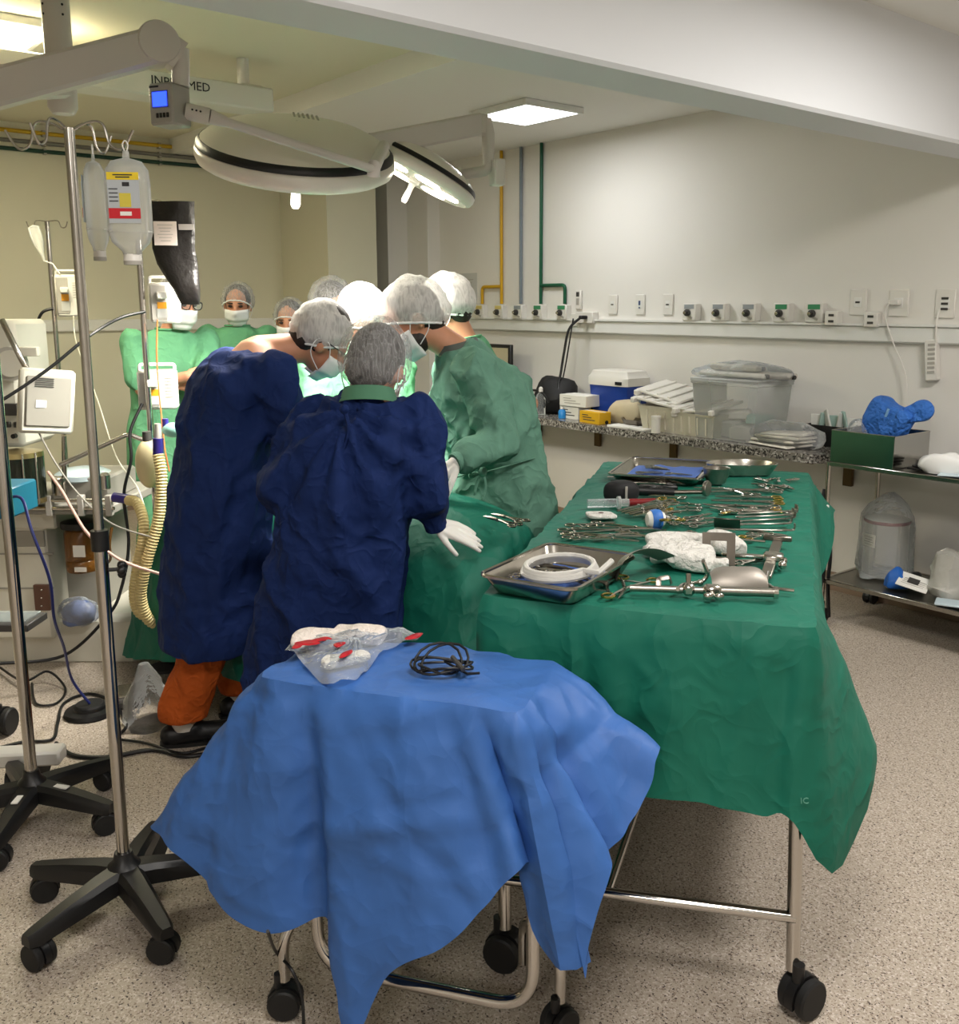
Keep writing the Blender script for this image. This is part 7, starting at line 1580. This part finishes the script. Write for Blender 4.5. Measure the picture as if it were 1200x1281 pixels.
# rack retractor
p0, p1 = tp(958, 728), tp(973, 682); L, a = frame(p0, p1)
m = MB(); m.box((L * .5, 0, .012), (L, .026, .010), None, .002); m2 = MB(); m2.box((L * .97, .0, .022), (.018, .075, .014), None, .003)
m3 = MB(); m3.box((L * .45, .055, .016), (.016, .14, .010), rotz(.1), .003); m4 = MB(); m4.box((L * .42, -.004, .022), (.045, .05, .018), None, .005); m5 = MB(); m5.tube([V(L * .42, -.02, .02), V(L * .40, -.035, .02), V(L * .34, -.036, .02)], .005, 8); m5.ball(V(L * .30, -.03, .015), .011, None, 10, 7)
m6 = MB(); m6.tube(rounded([V(L * .9, .03, .016), V(L * .93, .12, .014), V(L * .93, .17, .010)], .02, 4), [.0045] * 8 if False else .004, 8)
lay('rib_spreader', 'rack-type steel spreader with a crossbar at the right', 'spreader', p0, p1, [('rack', m, BRUSH), ('fixed_arm', m2, DSTEEL), ('sliding_arm', m3, STEEL), ('crank_block', m4, STEEL), ('crank', m5, STEEL), ('blade_arm', m6, STEEL)])
m = MB(); m.tube(rounded([tp(962, 716, .02), tp(958, 730, .012), tp(968, 736, .008), tp(994, 739, .008)], .012, 5), .0042, 8); tag(put('hook_rod', m, STEEL), 'thin hooked rod at the front right of the table', 'rod')
clamp('needle holder lying left of the rack spreader', 918, 707, 962, 703, .04, name='needle_holder')
# scissors by the near tray
clamp('gold-ringed scissors with tips toward the near tray', 742, 748, 770, 722, .08, True, name='scissors'); clamp('open gold-ringed needle holder at the left end of the bar', 800, 725, 768, 751, .12, True, name='needle_holder')
m = MB(); q = tp(832, 727); m.tube(rounded([tp(824, 734, .004), tp(824, 724, .02), tp(838, 722, .02), tp(840, 730, .004)], .006, 3), .007, 6, flat=.3); tag(put('small_speculum', m, DSTEEL), 'small dark bent blade above the long bar', 'blade')
# forceps on the patient drape
q0, q1 = onz(657, 655, .87), onz(612, 643, .90); L, a = frame(q0, q1)
_tp = tp
def tp(px, py, z=0.0): return onz(px, py, .868 + z)
clamp('clamp lying on the patient drape near the instrument table', 657, 655, 616, 645, .06, z0=.012, z1=.02); clamp('second clamp lying on the patient drape', 648, 660, 606, 648, .05, z0=.004, z1=.018)
tp = _tp

# ================================================================== ON THE BLUE SHEET
ZB_ = ZS + .006
P_ = []
for x, y in ((362, 806), (368, 822), (408, 856), (428, 858), (448, 850), (470, 826), (500, 808), (524, 796), (505, 789), (440, 788)): P_.append(onz(x, y, ZB_))
cen = sum(P_) / len(P_); t = thing('plastic_bag', 'clear plastic bag of bloodied gauze on the blue sheet', 'bag', (cen[0], cen[1], ZB_))
rows = []; bd = spline(P_, 6, True); n = len(bd)
for k in range(9):
    s = 1 - k / 9; rows.append([cen + (b - cen) * s + V(0, 0, .004 + .030 * (1 - s ** 2) + .012 * vnoise(np.array([b * 26 + k * .8]), 4)[0]) for b in bd])
m = MB(); m.grid(np.transpose(np.array(rows), (1, 0, 2)), 0, True); m.add(rows[-1], [tuple(range(n))]); put('film', m, film('bag_film', (222, 230, 236), .20, .12, .9, 30), t)
for i, (px, py, w_, d_, h_, rz, col) in enumerate(((402, 808, .12, .08, .030, .1, 0), (452, 800, .13, .07, .030, -.2, 0), (432, 832, .10, .05, .022, .5, 2))):
    o = tag(put('gauze', pillow(onz(px, py, ZB_ + .002), (w_, d_, h_), CX @ rotz(rz), 40 + i, .010, 30, p=.6), cloth('gauze_pink', (232, 222, 214), .85, 14.0, .008, 1.0) if col == 0 else GZ), ['blood-stained gauze at the left of the plastic bag', 'blood-stained gauze in the middle of the plastic bag', 'white gauze low in the plastic bag'][i], 'gauze', 'gauzes in the plastic bag')
RED = mat('blood', (170, 24, 36), .4, var=.3, vscale=60)
for i, (px, py, rx, ry) in enumerate(((385, 804, .030, .016), (402, 800, .022, .012), (425, 806, .014, .010), (518, 796, .028, .012), (432, 818, .024, .010), (372, 808, .016, .010))):
    m = MB(); m.ball(onz(px, py, ZB_ + .033 if i not in (3,) else ZB_ + .016), (rx, ry, .003), CX @ rotz(.3 * i), 14, 6); A = np.array(m.v); A += np.column_stack([vnoise(A * 60, i), vnoise(A * 60, i + 9), np.zeros(len(A))]) * .006; m.v = A.tolist(); put('blood_stain', m, RED, t)
# coiled black cable
cc = onz(552, 840, ZB_ + .004); pts = []
for k in range(90):
    a = k * 2 * math.pi / 17; e = 1 + .25 * math.sin(k * .37); pts.append(cc + RT * (.052 * e * math.cos(a) + .012 * math.sin(k * .21)) + FH * (.036 * e * math.sin(a)) + V(0, 0, .003 + .007 * (1 + math.sin(k * .61)) + .030 * max(0, math.sin(a)) * (k % 51 < 17)))
pts += [onz(585, 843, ZB_ + .008), onz(600, 842, ZB_ + .006)]
m = MB(); m.tube(pts, .0028, 7); o = tag(put('coiled_cable', m, CABLE), 'coiled thin black cable lying on the blue sheet', 'cable'); m = MB(); m.tube([onz(566, 822, ZB_ + .03), onz(580, 838, ZB_ + .02)], .005, 8); put('connector', m, DARKG, o)
